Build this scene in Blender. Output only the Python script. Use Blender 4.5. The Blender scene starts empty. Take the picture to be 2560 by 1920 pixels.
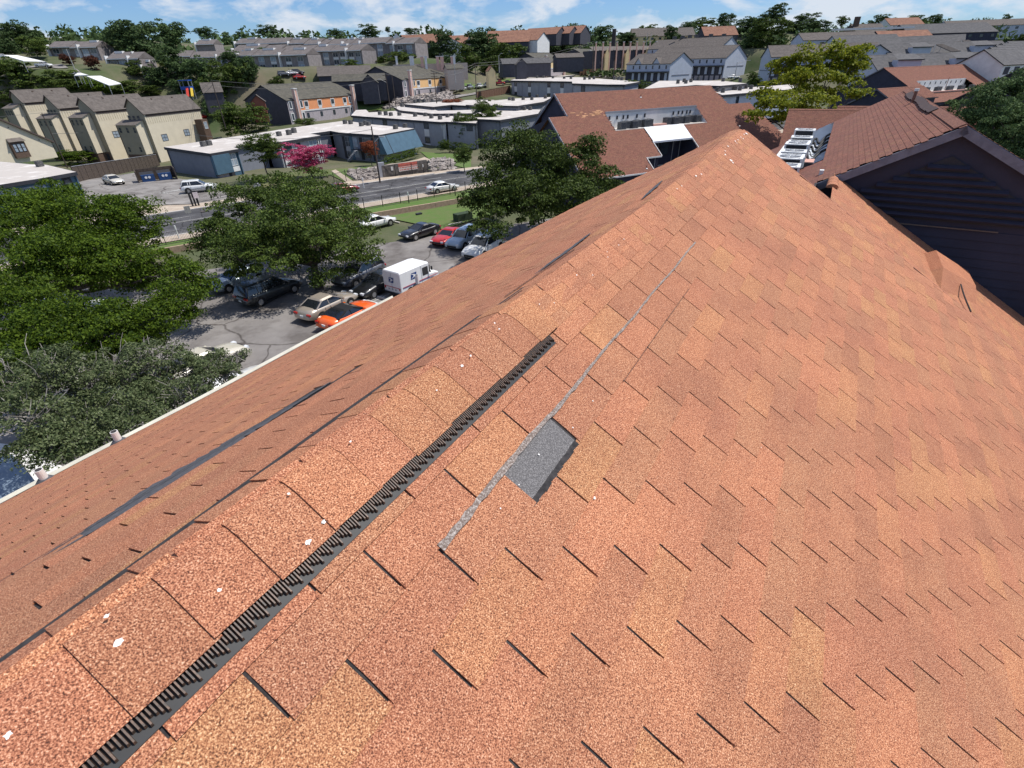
import bpy, math, random
import numpy as np
from mathutils import Vector, Matrix

random.seed(7); rng = np.random.default_rng(7)
sc = bpy.context.scene
col = sc.collection
CZ = 16.0                       # camera height above the car park datum

# ---------------------------------------------------------------- camera
F_PX, PITCH, ROLL = 1248.0, math.radians(32.6), math.radians(-1.65)
_F = np.array([0, math.cos(PITCH), -math.sin(PITCH)])
_R0 = np.array([1.0, 0, 0]); _U0 = np.cross(_R0, _F)
_R = math.cos(ROLL) * _R0 + math.sin(ROLL) * _U0
_U = -math.sin(ROLL) * _R0 + math.cos(ROLL) * _U0
cd = bpy.data.cameras.new('camera'); cam = bpy.data.objects.new('camera', cd); col.objects.link(cam)
cd.sensor_fit = 'HORIZONTAL'; cd.sensor_width = 36.0; cd.lens = 36.0 * F_PX / 2560.0
cd.clip_start = 0.05; cd.clip_end = 9000
cam.matrix_world = Matrix(((_R[0], _U[0], -_F[0], 0), (_R[1], _U[1], -_F[1], 0), (_R[2], _U[2], -_F[2], CZ), (0, 0, 0, 1)))
sc.camera = cam

# ---------------------------------------------------------------- light, sky, exposure
SUN_AZ, SUN_EL = math.radians(76), math.radians(62)
sun_dir = Vector((math.cos(SUN_EL) * math.sin(SUN_AZ), math.cos(SUN_EL) * math.cos(SUN_AZ), math.sin(SUN_EL)))
sd = bpy.data.lights.new('sun', 'SUN'); sd.energy = 5.0; sd.angle = math.radians(0.53); sd.color = (1.0, 0.955, 0.89)
sun = bpy.data.objects.new('sun', sd); col.objects.link(sun); sun.rotation_euler = sun_dir.to_track_quat('Z', 'Y').to_euler()
w = bpy.data.worlds.new('World'); sc.world = w; w.use_nodes = True
nt = w.node_tree; nt.nodes.clear()
def N(nt, t, **k):
    n = nt.nodes.new(t)
    for a, b in k.items():
        setattr(n, a, b)
    return n
wo = N(nt, 'ShaderNodeOutputWorld'); bg = N(nt, 'ShaderNodeBackground'); bg.inputs[1].default_value = 0.095
sky = N(nt, 'ShaderNodeTexSky', sky_type='NISHITA', sun_disc=False, sun_elevation=SUN_EL, sun_rotation=SUN_AZ)
sky.altitude = 200; sky.air_density = 1.0; sky.dust_density = 0.4; sky.ozone_density = 2.0
tc = N(nt, 'ShaderNodeTexCoord'); sx = N(nt, 'ShaderNodeSeparateXYZ')
nt.links.new(tc.outputs['Generated'], sx.inputs[0])
# cloud layer: project the view ray on a flat deck
zz = N(nt, 'ShaderNodeMath', operation='MAXIMUM'); nt.links.new(sx.outputs[2], zz.inputs[0]); zz.inputs[1].default_value = 0.0
za = N(nt, 'ShaderNodeMath', operation='ADD'); nt.links.new(zz.outputs[0], za.inputs[0]); za.inputs[1].default_value = 0.22
dv = N(nt, 'ShaderNodeVectorMath', operation='DIVIDE'); nt.links.new(tc.outputs['Generated'], dv.inputs[0])
cb = N(nt, 'ShaderNodeCombineXYZ')
for i in range(3): nt.links.new(za.outputs[0], cb.inputs[i])
nt.links.new(cb.outputs[0], dv.inputs[1])
mp = N(nt, 'ShaderNodeMapping'); mp.inputs['Scale'].default_value = (1.0, 1.0, 2.6); mp.inputs['Location'].default_value = (3.1, 1.7, .4)
nt.links.new(tc.outputs['Generated'], mp.inputs[0])
n1 = N(nt, 'ShaderNodeTexNoise'); n1.inputs['Scale'].default_value = 9.5; n1.inputs['Detail'].default_value = 8; n1.inputs['Roughness'].default_value = .56; n1.inputs['Distortion'].default_value = .25
nt.links.new(mp.outputs[0], n1.inputs['Vector'])
cr = N(nt, 'ShaderNodeValToRGB'); cr.color_ramp.elements[0].position = .47; cr.color_ramp.elements[1].position = .60
cr.color_ramp.elements[1].color = (.85, .85, .85, 1)
nt.links.new(n1.outputs[0], cr.inputs[0])
tint = N(nt, 'ShaderNodeMix', data_type='RGBA', blend_type='MULTIPLY'); tint.inputs[0].default_value = 1
nt.links.new(sky.outputs[0], tint.inputs[6]); tint.inputs[7].default_value = (.66, .90, 1.30, 1)
mx = N(nt, 'ShaderNodeMix', data_type='RGBA'); nt.links.new(cr.outputs[0], mx.inputs[0]); nt.links.new(tint.outputs[2], mx.inputs[6])
mx.inputs[7].default_value = (7.9, 8.4, 9.2, 1)
nt.links.new(mx.outputs[2], bg.inputs[0]); nt.links.new(bg.outputs[0], wo.inputs[0])
sc.view_settings.view_transform = 'Standard'; sc.view_settings.look = 'None'; sc.view_settings.gamma = 1
sc.view_settings.exposure = 0.0; sc.view_settings.use_curve_mapping = False
sc.cycles.max_bounces = 5; sc.cycles.transparent_max_bounces = 6

# ---------------------------------------------------------------- survey helpers (photo sight lines -> places in the world)
def ray(px, py):
    return _F + _R * (px - 1280) / F_PX - _U * (py - 960) / F_PX
def G(px, py, H):               # point on that sight line, H metres below eye level
    d = ray(px, py); P = d * (-H / d[2]); return np.array([P[0], P[1], CZ - H])
def GD(px, py, D):              # point on that sight line at depth D
    P = ray(px, py) * D; return P + np.array([0, 0, CZ])
def crop(ox, oy, wd, full=2212.0):
    k = wd / full
    return lambda x, y: (ox + x * k, oy + y * k)
c1 = crop(0, 0, 640); c2 = crop(600, 0, 640); c4 = crop(400, 240, 400); c5 = crop(780, 200, 400)
cl = crop(0, 240, 400); cc = crop(400, 400, 840); c6 = crop(860, 60, 320); c7 = crop(1160, 40, 400); c8 = crop(1500, 40, 400)
ct = crop(0, 60, 320); ct2 = crop(300, 60, 320); k3 = crop(1200, 0, 700); k4 = crop(1860, 0, 700); km = crop(1300, 200, 400)
kr = crop(2050, 40, 510); kf = crop(2150, 140, 410); ky = crop(1840, 60, 360, 2133.0)
def azv(deg):
    a = math.radians(deg); return np.array([math.sin(a), math.cos(a), 0.0])

# ---------------------------------------------------------------- materials
def lin(c):
    return tuple(((x / 255) / 12.92 if x / 255 <= .04045 else ((x / 255 + .055) / 1.055) ** 2.4) for x in c)
MATS = {}
def mat(name, color, rough=.8, crack=0, var=.15, scale=6.0, spec=.3, metal=0.0, bump=0.0, bscale=None, c2=None, mix=.5, streak=None, island=0.0, objr=0.0, detail=4, coat=0.0, space='world'):
    if name in MATS: return MATS[name]
    m = bpy.data.materials.new(name); m.use_nodes = True; t = m.node_tree; p = t.nodes['Principled BSDF']
    p.inputs['Roughness'].default_value = rough; p.inputs['Specular IOR Level'].default_value = spec
    p.inputs['Metallic'].default_value = metal
    if coat: p.inputs['Coat Weight'].default_value = coat; p.inputs['Coat Roughness'].default_value = .05
    g = N(t, 'ShaderNodeNewGeometry')
    if space == 'world': vec = g.outputs['Position']
    else: vec = N(t, 'ShaderNodeTexCoord').outputs['Object']
    if streak:
        mpn = N(t, 'ShaderNodeMapping'); mpn.inputs['Scale'].default_value = streak; t.links.new(vec, mpn.inputs[0]); vec = mpn.outputs[0]
    n = N(t, 'ShaderNodeTexNoise'); n.inputs['Scale'].default_value = scale; n.inputs['Detail'].default_value = detail; n.inputs['Roughness'].default_value = .65
    t.links.new(vec, n.inputs['Vector'])
    r = N(t, 'ShaderNodeValToRGB'); e = r.color_ramp.elements
    e[0].position = .32; e[1].position = .68
    base = np.array(color[:3]); other = np.array(c2[:3]) if c2 is not None else None
    if other is None:
        e[0].color = (*(base * (1 - var)), 1); e[1].color = (*np.minimum(base * (1 + var), 1), 1)
    else:
        e[0].color = (*other, 1); e[1].color = (*base, 1); e[0].position = .5 - .25 * (1 - mix) - .05; e[1].position = .5 + .2 * mix
    t.links.new(n.outputs[0], r.inputs[0]); out = r.outputs[0]
    if island or objr:
        src = g.outputs['Random Per Island'] if island else N(t, 'ShaderNodeObjectInfo').outputs['Random']
        k = island or objr
        ma = N(t, 'ShaderNodeMapRange'); ma.inputs[3].default_value = 1 - k; ma.inputs[4].default_value = 1 + k
        t.links.new(src, ma.inputs[0])
        mm = N(t, 'ShaderNodeMix', data_type='RGBA', blend_type='MULTIPLY'); mm.inputs[0].default_value = 1
        t.links.new(out, mm.inputs[6]); t.links.new(ma.outputs[0], mm.inputs[7]); out = mm.outputs[2]
    if crack:
        nd = N(t, 'ShaderNodeTexNoise'); nd.inputs['Scale'].default_value = .5; nd.inputs['Detail'].default_value = 6; t.links.new(g.outputs['Position'], nd.inputs['Vector'])
        ad = N(t, 'ShaderNodeMixRGB'); ad.blend_type = 'ADD'; ad.inputs[0].default_value = 1.6; t.links.new(g.outputs['Position'], ad.inputs[1]); t.links.new(nd.outputs['Color'], ad.inputs[2])
        vo = N(t, 'ShaderNodeTexVoronoi', feature='DISTANCE_TO_EDGE'); vo.inputs['Scale'].default_value = .13; t.links.new(ad.outputs[0], vo.inputs['Vector'])
        cr_ = N(t, 'ShaderNodeValToRGB'); cr_.color_ramp.elements[0].position = .003; cr_.color_ramp.elements[0].color = (.45, .43, .42, 1); cr_.color_ramp.elements[1].position = .012; t.links.new(vo.outputs[0], cr_.inputs[0])
        ns = N(t, 'ShaderNodeTexNoise'); ns.inputs['Scale'].default_value = .33; ns.inputs['Detail'].default_value = 7; ns.inputs['Roughness'].default_value = .62; t.links.new(g.outputs['Position'], ns.inputs['Vector'])
        cs_ = N(t, 'ShaderNodeValToRGB'); cs_.color_ramp.elements[0].position = .36; cs_.color_ramp.elements[0].color = (.58, .56, .55, 1); cs_.color_ramp.elements[1].position = .52; t.links.new(ns.outputs[0], cs_.inputs[0])
        for q_ in (cr_, cs_):
            m9 = N(t, 'ShaderNodeMix', data_type='RGBA', blend_type='MULTIPLY'); m9.inputs[0].default_value = 1; t.links.new(out, m9.inputs[6]); t.links.new(q_.outputs[0], m9.inputs[7]); out = m9.outputs[2]
    t.links.new(out, p.inputs['Base Color'])
    if bump:
        nb = N(t, 'ShaderNodeTexNoise'); nb.inputs['Scale'].default_value = bscale or scale * 3; nb.inputs['Detail'].default_value = 3
        t.links.new(vec, nb.inputs['Vector'])
        b = N(t, 'ShaderNodeBump'); b.inputs['Strength'].default_value = 1; b.inputs['Distance'].default_value = bump
        t.links.new(nb.outputs[0], b.inputs['Height']); t.links.new(b.outputs[0], p.inputs['Normal'])
    MATS[name] = m; return m

def granule_mat(name, cols, rnd, k=.88, gs=300.0):
    """mineral granules: a speckle of several stone colours, tone shifted per tab"""
    m = bpy.data.materials.new(name); m.use_nodes = True; t = m.node_tree; p = t.nodes['Principled BSDF']
    p.inputs['Roughness'].default_value = .9; p.inputs['Specular IOR Level'].default_value = .25
    g = N(t, 'ShaderNodeNewGeometry')
    n = N(t, 'ShaderNodeTexNoise'); n.inputs['Scale'].default_value = gs; n.inputs['Detail'].default_value = 2; n.inputs['Roughness'].default_value = .7
    t.links.new(g.outputs['Position'], n.inputs['Vector'])
    r = N(t, 'ShaderNodeValToRGB'); el = r.color_ramp.elements
    pos = (.34, .43, .52, .62, .71)
    el[0].position = pos[0]; el[1].position = pos[4]
    for q in pos[1:4]: el.new(q)
    for i in range(5): el[i].color = (*[min(1, x * k) for x in cols[i]], 1)
    t.links.new(n.outputs[0], r.inputs[0])
    # tone per tab
    src = g.outputs['Random Per Island'] if rnd == 'island' else N(t, 'ShaderNodeObjectInfo').outputs['Random']
    r2 = N(t, 'ShaderNodeValToRGB'); r2.color_ramp.interpolation = 'LINEAR'; e2 = r2.color_ramp.elements
    e2[0].position = 0; e2[0].color = (.90, .87, .88, 1); e2[1].position = 1; e2[1].color = (1.05, 1.10, .98, 1)
    for q, c in ((.3, (1.02, .93, .95)), (.55, (.95, .955, .96)), (.8, (1.10, 1.0, 1.0))):
        x = e2.new(q); x.color = (*c, 1)
    t.links.new(src, r2.inputs[0])
    m1 = N(t, 'ShaderNodeMix', data_type='RGBA', blend_type='MULTIPLY'); m1.inputs[0].default_value = 1
    t.links.new(r.outputs[0], m1.inputs[6]); t.links.new(r2.outputs[0], m1.inputs[7])
    # broad blotches of weathering
    nb = N(t, 'ShaderNodeTexNoise'); nb.inputs['Scale'].default_value = 2.6; nb.inputs['Detail'].default_value = 5; nb.inputs['Roughness'].default_value = .6
    t.links.new(g.outputs['Position'], nb.inputs['Vector'])
    r3 = N(t, 'ShaderNodeValToRGB'); e3 = r3.color_ramp.elements; e3[0].position = .33; e3[0].color = (.88, .85, .85, 1); e3[1].position = .66; e3[1].color = (1.08, 1.06, 1.0, 1)
    t.links.new(nb.outputs[0], r3.inputs[0])
    m2 = N(t, 'ShaderNodeMix', data_type='RGBA', blend_type='MULTIPLY'); m2.inputs[0].default_value = 1
    t.links.new(m1.outputs[2], m2.inputs[6]); t.links.new(r3.outputs[0], m2.inputs[7])
    t.links.new(m2.outputs[2], p.inputs['Base Color'])
    b = N(t, 'ShaderNodeBump'); b.inputs['Strength'].default_value = .7; b.inputs['Distance'].default_value = .0012
    t.links.new(n.outputs[0], b.inputs['Height']); t.links.new(b.outputs[0], p.inputs['Normal'])
    return m

# ---------------------------------------------------------------- object helpers
def tag(o, label=None, cat=None, group=None, kind=None):
    if label: o['label'] = label
    if cat: o['category'] = cat
    if group: o['group'] = group
    if kind: o['kind'] = kind
    return o
def thing(name, label, cat, loc=(0, 0, 0), group=None):
    o = bpy.data.objects.new(name, None); col.objects.link(o); o.location = [float(x) for x in loc]; o.empty_display_size = .3
    return tag(o, label, cat, group)
def wloc(p):
    v = Vector((0, 0, 0))
    while p is not None: v += p.location; p = p.parent
    return v
class MB:
    def __init__(s): s.v = []; s.f = []
    def quad(s, a, b, c, d): s.poly([a, b, c, d]); return s
    def poly(s, pts):
        n = len(s.v); s.v += [tuple(float(q) for q in p) for p in pts]; s.f.append(tuple(range(n, n + len(pts)))); return s
    def box(s, c, sx, sy, sz, ax=(1, 0, 0), ay=(0, 1, 0), az=(0, 0, 1)):
        c = np.array(c, float); X = np.array(ax, float) * sx / 2; Y = np.array(ay, float) * sy / 2; Z = np.array(az, float) * sz / 2
        n = len(s.v)
        for i in (-1, 1):
            for j in (-1, 1):
                for k in (-1, 1): s.v.append(tuple(c + i * X + j * Y + k * Z))
        for f in ((0, 1, 3, 2), (4, 6, 7, 5), (0, 4, 5, 1), (2, 3, 7, 6), (0, 2, 6, 4), (1, 5, 7, 3)): s.f.append(tuple(n + q for q in f))
        return s
    def prism(s, pts, top, bot=None):
        """closed prism: pts = plan corners (x, y), top and bot heights"""
        pts = [(float(p[0]), float(p[1])) for p in pts]
        if sum((pts[i - 1][0] * pts[i][1] - pts[i][0] * pts[i - 1][1]) for i in range(len(pts))) < 0: pts = pts[::-1]
        n = len(s.v); m = len(pts)
        s.v += [(x, y, bot) for x, y in pts] + [(x, y, top) for x, y in pts]
        s.f.append(tuple(range(n + m, n + 2 * m))); s.f.append(tuple(reversed(range(n, n + m))))
        for i in range(m): j = (i + 1) % m; s.f.append((n + i, n + j, n + m + j, n + m + i))
        return s
    def cyl(s, a, b, r, r2=None, n=10, cap=True):
        a = np.array(a, float); b = np.array(b, float); r2 = r if r2 is None else r2
        d = b - a; d /= max(np.linalg.norm(d), 1e-9); x = np.cross(d, [0, 0, 1.0])
        if np.linalg.norm(x) < 1e-3: x = np.array([1.0, 0, 0])
        x /= np.linalg.norm(x); y = np.cross(d, x); k = len(s.v)
        for P, R_ in ((a, r), (b, r2)):
            for i in range(n):
                t = 2 * math.pi * i / n; s.v.append(tuple(P + R_ * (math.cos(t) * x + math.sin(t) * y)))
        for i in range(n): j = (i + 1) % n; s.f.append((k + i, k + j, k + n + j, k + n + i))
        if cap: s.f.append(tuple(reversed(range(k, k + n)))); s.f.append(tuple(range(k + n, k + 2 * n)))
        return s
    def mesh(s, name, m=None, off=(0, 0, 0)):
        me = bpy.data.meshes.new(name); o = np.array(off, float)
        me.from_pydata([tuple(np.array(q) - o) for q in s.v] if any(off) else s.v, [], s.f)
        if m: me.materials.append(m)
        me.update(); return me
    def build(s, name, m, parent=None, smooth=False, **k):
        off = tuple(wloc(parent)) if parent is not None else (0, 0, 0)
        me = s.mesh(name, m, off); o = bpy.data.objects.new(name, me); col.objects.link(o)
        if parent is not None: o.parent = parent
        if smooth:
            for p in me.polygons: p.use_smooth = True
        return tag(o, **k)
def link(name, me, parent=None, M=None, **k):
    o = bpy.data.objects.new(name, me); col.objects.link(o)
    if parent is not None: o.parent = parent
    if M is not None: o.matrix_local = M
    return tag(o, **k)
def copy_tree(o, parent=None):
    c = o.copy(); col.objects.link(c); c.parent = parent
    for ch in [x for x in o.children]: copy_tree(ch, c)
    return c
def np_mesh(name, verts, faces4, m):
    """fast mesh from numpy quads"""
    me = bpy.data.meshes.new(name); nv = len(verts); nf = len(faces4)
    me.vertices.add(nv); me.vertices.foreach_set('co', verts.astype(np.float32).ravel())
    me.loops.add(nf * 4); me.loops.foreach_set('vertex_index', faces4.astype(np.int32).ravel())
    me.polygons.add(nf); me.polygons.foreach_set('loop_start', np.arange(0, nf * 4, 4, dtype=np.int32))
    me.polygons.foreach_set('loop_total', np.full(nf, 4, dtype=np.int32))
    me.polygons.foreach_set('use_smooth', np.zeros(nf, dtype=bool))
    me.materials.append(m); me.update(calc_edges=True); return me
# ================================================================ TERRAIN
CTRL = [(560, 840, 15), (900, 640, 15), (1100, 560, 15), (450, 700, 15), (300, 900, 15), (200, 700, 15), (1250, 600, 15),
        (480, 600, 15), (1000, 480, 15), (1180, 445, 15), (330, 560, 15), (640, 540, 15), (250, 480, 15.2), (820, 470, 15),
        (340, 460, 16), (538, 473, 16.6), (700, 425, 16.8), (959, 410, 16.8), (1110, 384, 16.6), (150, 500, 16),
        (1200, 330, 15.5),
        (741, 307, 13.5), (880, 280, 13.5), (650, 320, 14), (960, 260, 12), (1050, 300, 13.5), (1030, 245, 9.9), (1100, 240, 9.6), (1230, 225, 9.2),
        (1180, 240, 9.6), (1278, 248, 10.6), (1356, 186, 6.4), (1480, 172, 5.2), (1730, 200, 8.9), (1590, 194, 8.4), (1500, 200, 8.0), (1850, 205, 9.0), (1700, 260, 12.5),
        (2080, 205, 9.5), (2300, 185, 8.8), (2500, 175, 8.6)]
CP = [G(*c) for c in CTRL]
for px, py, D in [(125, 172, 170), (230, 160, 190), (1079, 152, 300), (800, 165, 260), (600, 165, 250), (1000, 175, 240),
                  (170, 140, 215), (400, 150, 240), (60, 130, 240), (1500, 140, 330), (1620, 115, 330), (1250, 130, 330), (1350, 110, 380), (1900, 120, 240), (2050, 130, 200), (2300, 108, 250), (2480, 115, 240),
                  (2200, 95, 300), (700, 110, 330), (300, 105, 330), (1000, 100, 380), (1700, 95, 420), (2400, 80, 380), (2540, 90, 330), (700, 168, 200), (800, 165, 203), (1034, 146, 220), (900, 160, 212), (600, 166, 203), (1200, 92, 460), (1450, 84, 520), (1900, 84, 420), (60, 98, 380)]:
    CP.append(GD(px, py, D))
for px, py, D in [(23, 226, 145), (108, 237, 140), (194, 243, 136), (315, 246, 130), (162, 218, 158), (255, 226, 155), (343, 231, 150), (464, 234, 145), (390, 238, 138), (230, 225, 142), (497, 272, 140), (359, 286, 122), (234, 279, 126), (145, 272, 130), (56, 257, 135), (100, 350, 108), (300, 370, 112), (200, 330, 116)]:
    q_ = GD(px, py, D); q_[2] = -3.8; CP.append(q_)
for a in range(-70, 71, 10): CP.append(np.array([1100 * math.sin(math.radians(a)), 1100 * math.cos(math.radians(a)), 47.0]))
for a in range(-180, 181, 30): CP.append(np.array([2600 * math.sin(math.radians(a)), 2600 * math.cos(math.radians(a)), 40.0]))
for p in [(0, 0), (20, 10), (-20, 5), (30, 30), (0, -60), (60, 0), (-60, 0), (80, 60), (40, 80), (100, 30), (20, 60)]: CP.append(np.array([p[0], p[1], 1.0]))
CP = np.array(CP)
def ground(x, y):
    x = np.atleast_1d(np.asarray(x, float)); y = np.atleast_1d(np.asarray(y, float))
    d2 = (x[:, None] - CP[None, :, 0]) ** 2 + (y[:, None] - CP[None, :, 1]) ** 2 + 9
    wt = d2 ** -2.2
    z = (wt * CP[None, :, 2]).sum(1) / wt.sum(1)
    near = np.clip((118 - y) / 12, 0, 1) * np.clip((60 - np.abs(x + 20)) / 10, 0, 1) * np.clip(y / 5, 0, 1)
    return z * (1 - near) + near * (1.0 - np.clip((y - 84) / 30, 0, 1) * 1.3)
def gz(x, y): return float(ground(x, y)[0])
def onground(px, py, H0=15.0):
    """where the sight line meets the terrain"""
    d = ray(px, py); s = 10.0; last = s
    while s < 900:
        P = d * s + np.array([0, 0, CZ])
        if P[2] <= gz(P[0], P[1]): break
        last = s; s *= 1.01
    lo, hi = last, s
    for _ in range(16):
        m_ = (lo + hi) / 2; P = d * m_ + np.array([0, 0, CZ])
        if P[2] <= gz(P[0], P[1]): hi = m_
        else: lo = m_
    P = d * hi + np.array([0, 0, CZ]); P[2] = gz(P[0], P[1]); return P

GRASS = mat('grass', (.075, .115, .028), .95, c2=(.16, .14, .07), mix=.55, scale=.12, detail=8, bump=.05, bscale=6)
SCRUB = mat('scrub_ground', (.06, .085, .03), .95, c2=(.15, .13, .085), mix=.6, scale=.05, detail=8, bump=.08, bscale=3)
LAWN = mat('lawn', (.085, .16, .03), .95, c2=(.12, .15, .05), mix=.7, scale=.5, detail=8, bump=.03, bscale=20)
ASPH = mat('street_asphalt', (.12, .117, .12), .85, crack=1, c2=(.055, .054, .056), mix=.8, scale=.25, detail=9, bump=.004, bscale=60)
LOT = mat('lot_asphalt', (.28, .262, .246), .9, crack=1, c2=(.19, .175, .165), mix=.9, scale=.16, detail=10, bump=.006, bscale=50)
LOT2 = mat('far_lot_asphalt', (.31, .29, .27), .9, crack=1, c2=(.22, .205, .19), mix=.9, scale=.2, detail=9)
CONC = mat('concrete', (.50, .42, .33), .9, c2=(.38, .31, .24), mix=.8, scale=.6, detail=8)
KERB = mat('kerb_concrete', (.52, .49, .45), .9, var=.15, scale=2)
PAINT = mat('road_paint', (.68, .67, .62), .7, c2=(.35, .34, .32), mix=1.1, scale=3, detail=8)

def grid_mesh(xs, ys):
    X, Y = np.meshgrid(xs, ys); Z = ground(X.ravel(), Y.ravel()).reshape(X.shape)
    v = np.stack([X.ravel(), Y.ravel(), Z.ravel()], 1); nx = len(xs); ny = len(ys)
    i = np.arange(nx * ny).reshape(ny, nx); f = np.stack([i[:-1, :-1].ravel(), i[:-1, 1:].ravel(), i[1:, 1:].ravel(), i[1:, :-1].ravel()], 1)
    return v, f
xs = np.concatenate([np.linspace(-3500, -500, 9), np.linspace(-420, -172, 14), np.arange(-165, 125, 2.5), np.linspace(135, 420, 20), np.linspace(500, 3500, 9)])
ys = np.concatenate([np.linspace(-3000, -200, 6), np.linspace(-120, -10, 6), np.arange(0, 330, 2.5), np.linspace(335, 600, 24), np.linspace(680, 3500, 10)])
v, f = grid_mesh(xs, ys)
o = bpy.data.objects.new('ground', np_mesh('ground', v, f, SCRUB)); col.objects.link(o); o['kind'] = 'structure'
for p in o.data.polygons: p.use_smooth = True

def patch(name, pts, m, off, n=14, kind='structure', flat=False, **k):
    """four world corners -> draped sheet"""
    a, b, c, d = [np.array(p[:2], float) for p in pts]
    L1 = max(np.linalg.norm(b - a), np.linalg.norm(c - d)); L2 = max(np.linalg.norm(d - a), np.linalg.norm(c - b))
    nu = max(2, int(L1 / 2.5) + 2); nv = max(2, int(L2 / 2.5) + 2)
    U, V = np.meshgrid(np.linspace(0, 1, nu), np.linspace(0, 1, nv)); U = U.ravel()[:, None]; V = V.ravel()[:, None]
    P = (a * (1 - U) + b * U) * (1 - V) + (d * (1 - U) + c * U) * V
    z = ground(P[:, 0], P[:, 1]) + off
    v = np.column_stack([P, z]); i = np.arange(nu * nv).reshape(nv, nu)
    f = np.stack([i[:-1, :-1].ravel(), i[:-1, 1:].ravel(), i[1:, 1:].ravel(), i[1:, :-1].ravel()], 1)
    n_ = np.cross(b - a, d - a)
    if n_ < 0: f = f[:, ::-1]
    o = bpy.data.objects.new(name, np_mesh(name, v, f, m)); col.objects.link(o); o['kind'] = kind
    return tag(o, **k)
def gp(*pxs): return [onground(*p) for p in pxs]
def off2(p, d, s): q = np.array(p, float).copy(); q[:2] += d[:2] * s; return q

# our car park (near), lawn strip, street, pavements
SD = azv(54)                                   # street direction
SN = azv(-36)                                  # across the street, away from us
S0 = G(1040, 488, 15)                          # near edge of the carriageway
S0[2] = 1.0
def sp(s, t): q = S0 + SD * s + SN * t; return q
patch('lot', [G(330, 1000, 15), (-60, 30, 0), sp(-60, -6), (-30, 3, 0)], LOT, .03) if False else None
patch('parking_lot', [(-75, 2, 0), (40, 2, 0), (40, 74, 0), sp(-72, -5.6)], LOT, .04)
patch('street', [sp(-90, 0), sp(110, 0), sp(110, 12.5), sp(-90, 12.5)], ASPH, .09)
patch('pavement', [sp(-90, -2.6), sp(110, -2.6), sp(110, -.3), sp(-90, -.3)], CONC, .16)
patch('pavement', [sp(-90, 12.8), sp(110, 12.8), sp(110, 15.6), sp(-90, 15.6)], CONC, .16)
patch('verge', [sp(-90, -5.0), sp(110, -5.0), sp(110, -2.65), sp(-90, -2.65)], LAWN, .10)
k = MB()
for t in (-.15, 12.65):
    for i in range(-90, 110, 5):
        a = sp(i, t); k.box(a + SD * 2.5 + np.array([0, 0, gz(a[0], a[1]) - 1 + .08]), 4.97, .28, .2, SD, SN)
k.build('kerb', KERB, kind='structure')
lm = MB()
def stripe(a, b, w, z=.1):
    a = np.array(a, float); b = np.array(b, float); d = (b - a); d[2] = 0; d /= np.linalg.norm(d); n_ = np.array([-d[1], d[0], 0]) * w / 2
    L = np.linalg.norm((b - a)[:2]); m_ = max(1, int(L / 3))
    for i in range(m_):
        p = a + (b - a) * i / m_; q = a + (b - a) * (i + 1) / m_
        p[2] = gz(p[0], p[1]) + z; q[2] = gz(q[0], q[1]) + z
        lm.quad(p + n_, p - n_, q - n_, q + n_)
for i in range(-88, 108, 9):
    stripe(sp(i, 4.0), sp(i + 3, 4.0), .14, .11); stripe(sp(i + 4, 8.6), sp(i + 7, 8.6), .14, .11)
stripe(sp(-90, 6.1), sp(110, 6.1), .12, .11); stripe(sp(-90, 6.45), sp(110, 6.45), .12, .11)
stripe(sp(-90, .7), sp(110, .7), .12, .11); stripe(sp(-90, 2.0), sp(110, 2.0), .12, .11)
lm.build('lane_markings', PAINT, kind='structure')
# grass bank between lot and street with low retaining wall
LW = [G(*cc(1385, 385), 15), G(*cc(2060, 268), 15)]
ld = (LW[1] - LW[0]); ld /= np.linalg.norm(ld); ln = np.array([-ld[1], ld[0], 0])
a0 = LW[0] - ld * 34; a1 = LW[1] + ld * 30
patch('bank', [a0, a1, sp(62, -5.0), sp(-52, -5.0)], LAWN, .13)
q0 = G(*cc(1560, 400), 15); q1 = G(*cc(1860, 462), 15)
patch('lawn', [q0, q1, a1 - ln * .2, G(*cc(1500, 378), 15)], LAWN, .12)
w_ = MB()
for i in range(22):
    p = a0 + (a1 - a0) * (i + .5) / 22; L_ = np.linalg.norm(a1 - a0) / 22
    w_.box((p[0], p[1], 1.28), L_ - .02, .22, .62, ld, ln)
WALLC = mat('tan_block', (.42, .31, .22), .9, var=.2, scale=3)
tag(w_.build('retaining_wall', WALLC), 'long low tan retaining wall between the grass and the street pavement', 'wall')
# car park across the street (left)
patch('parking_lot', [onground(150, 520), onground(600, 508), onground(545, 462), onground(180, 436)], LOT2, .07)
patch('driveway', [sp(-62, 12.6), sp(-26, 12.6), onground(*c4(800, 1500)), onground(*c4(-300, 1540))], CONC, .14)
# hillside bits
patch('grass_slope', [onground(*c5(590, 260)), onground(*c5(1000, 300)), onground(*c5(960, 430)), onground(*c5(640, 430))], LAWN, .2)
patch('lawn', [onground(*c6(1700, 1030)), onground(*c6(2212, 1020)), onground(*c6(2100, 1110)), onground(*c6(1720, 1200))], LAWN, .2)
patch('lawn', [onground(*c7(-20, 930)), onground(*c7(640, 870)), onground(*c7(640, 900)), onground(*c7(0, 1000))], LAWN, .25)
patch('grey_lot', [onground(*c5(1900, 235)), onground(*c7(700, 960)), onground(*c7(650, 990)), onground(*c5(2000, 262))], LOT2, .3)
patch('garden_lawn', [onground(*c4(1180, 1330)), onground(*c5(700, 1250)), onground(*c5(900, 1180)), onground(*c4(1500, 1090))], GRASS, .09)
patch('garden_lawn', [onground(*c5(230, 1310)), onground(*c5(480, 1430)), onground(*c5(900, 1200)), onground(*c5(400, 1240))], LAWN, .12)
patch('path', [onground(*c5(270, 1270)), onground(*c5(330, 1250)), onground(*c5(600, 1440)), onground(*c5(500, 1450))], CONC, .17)
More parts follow.
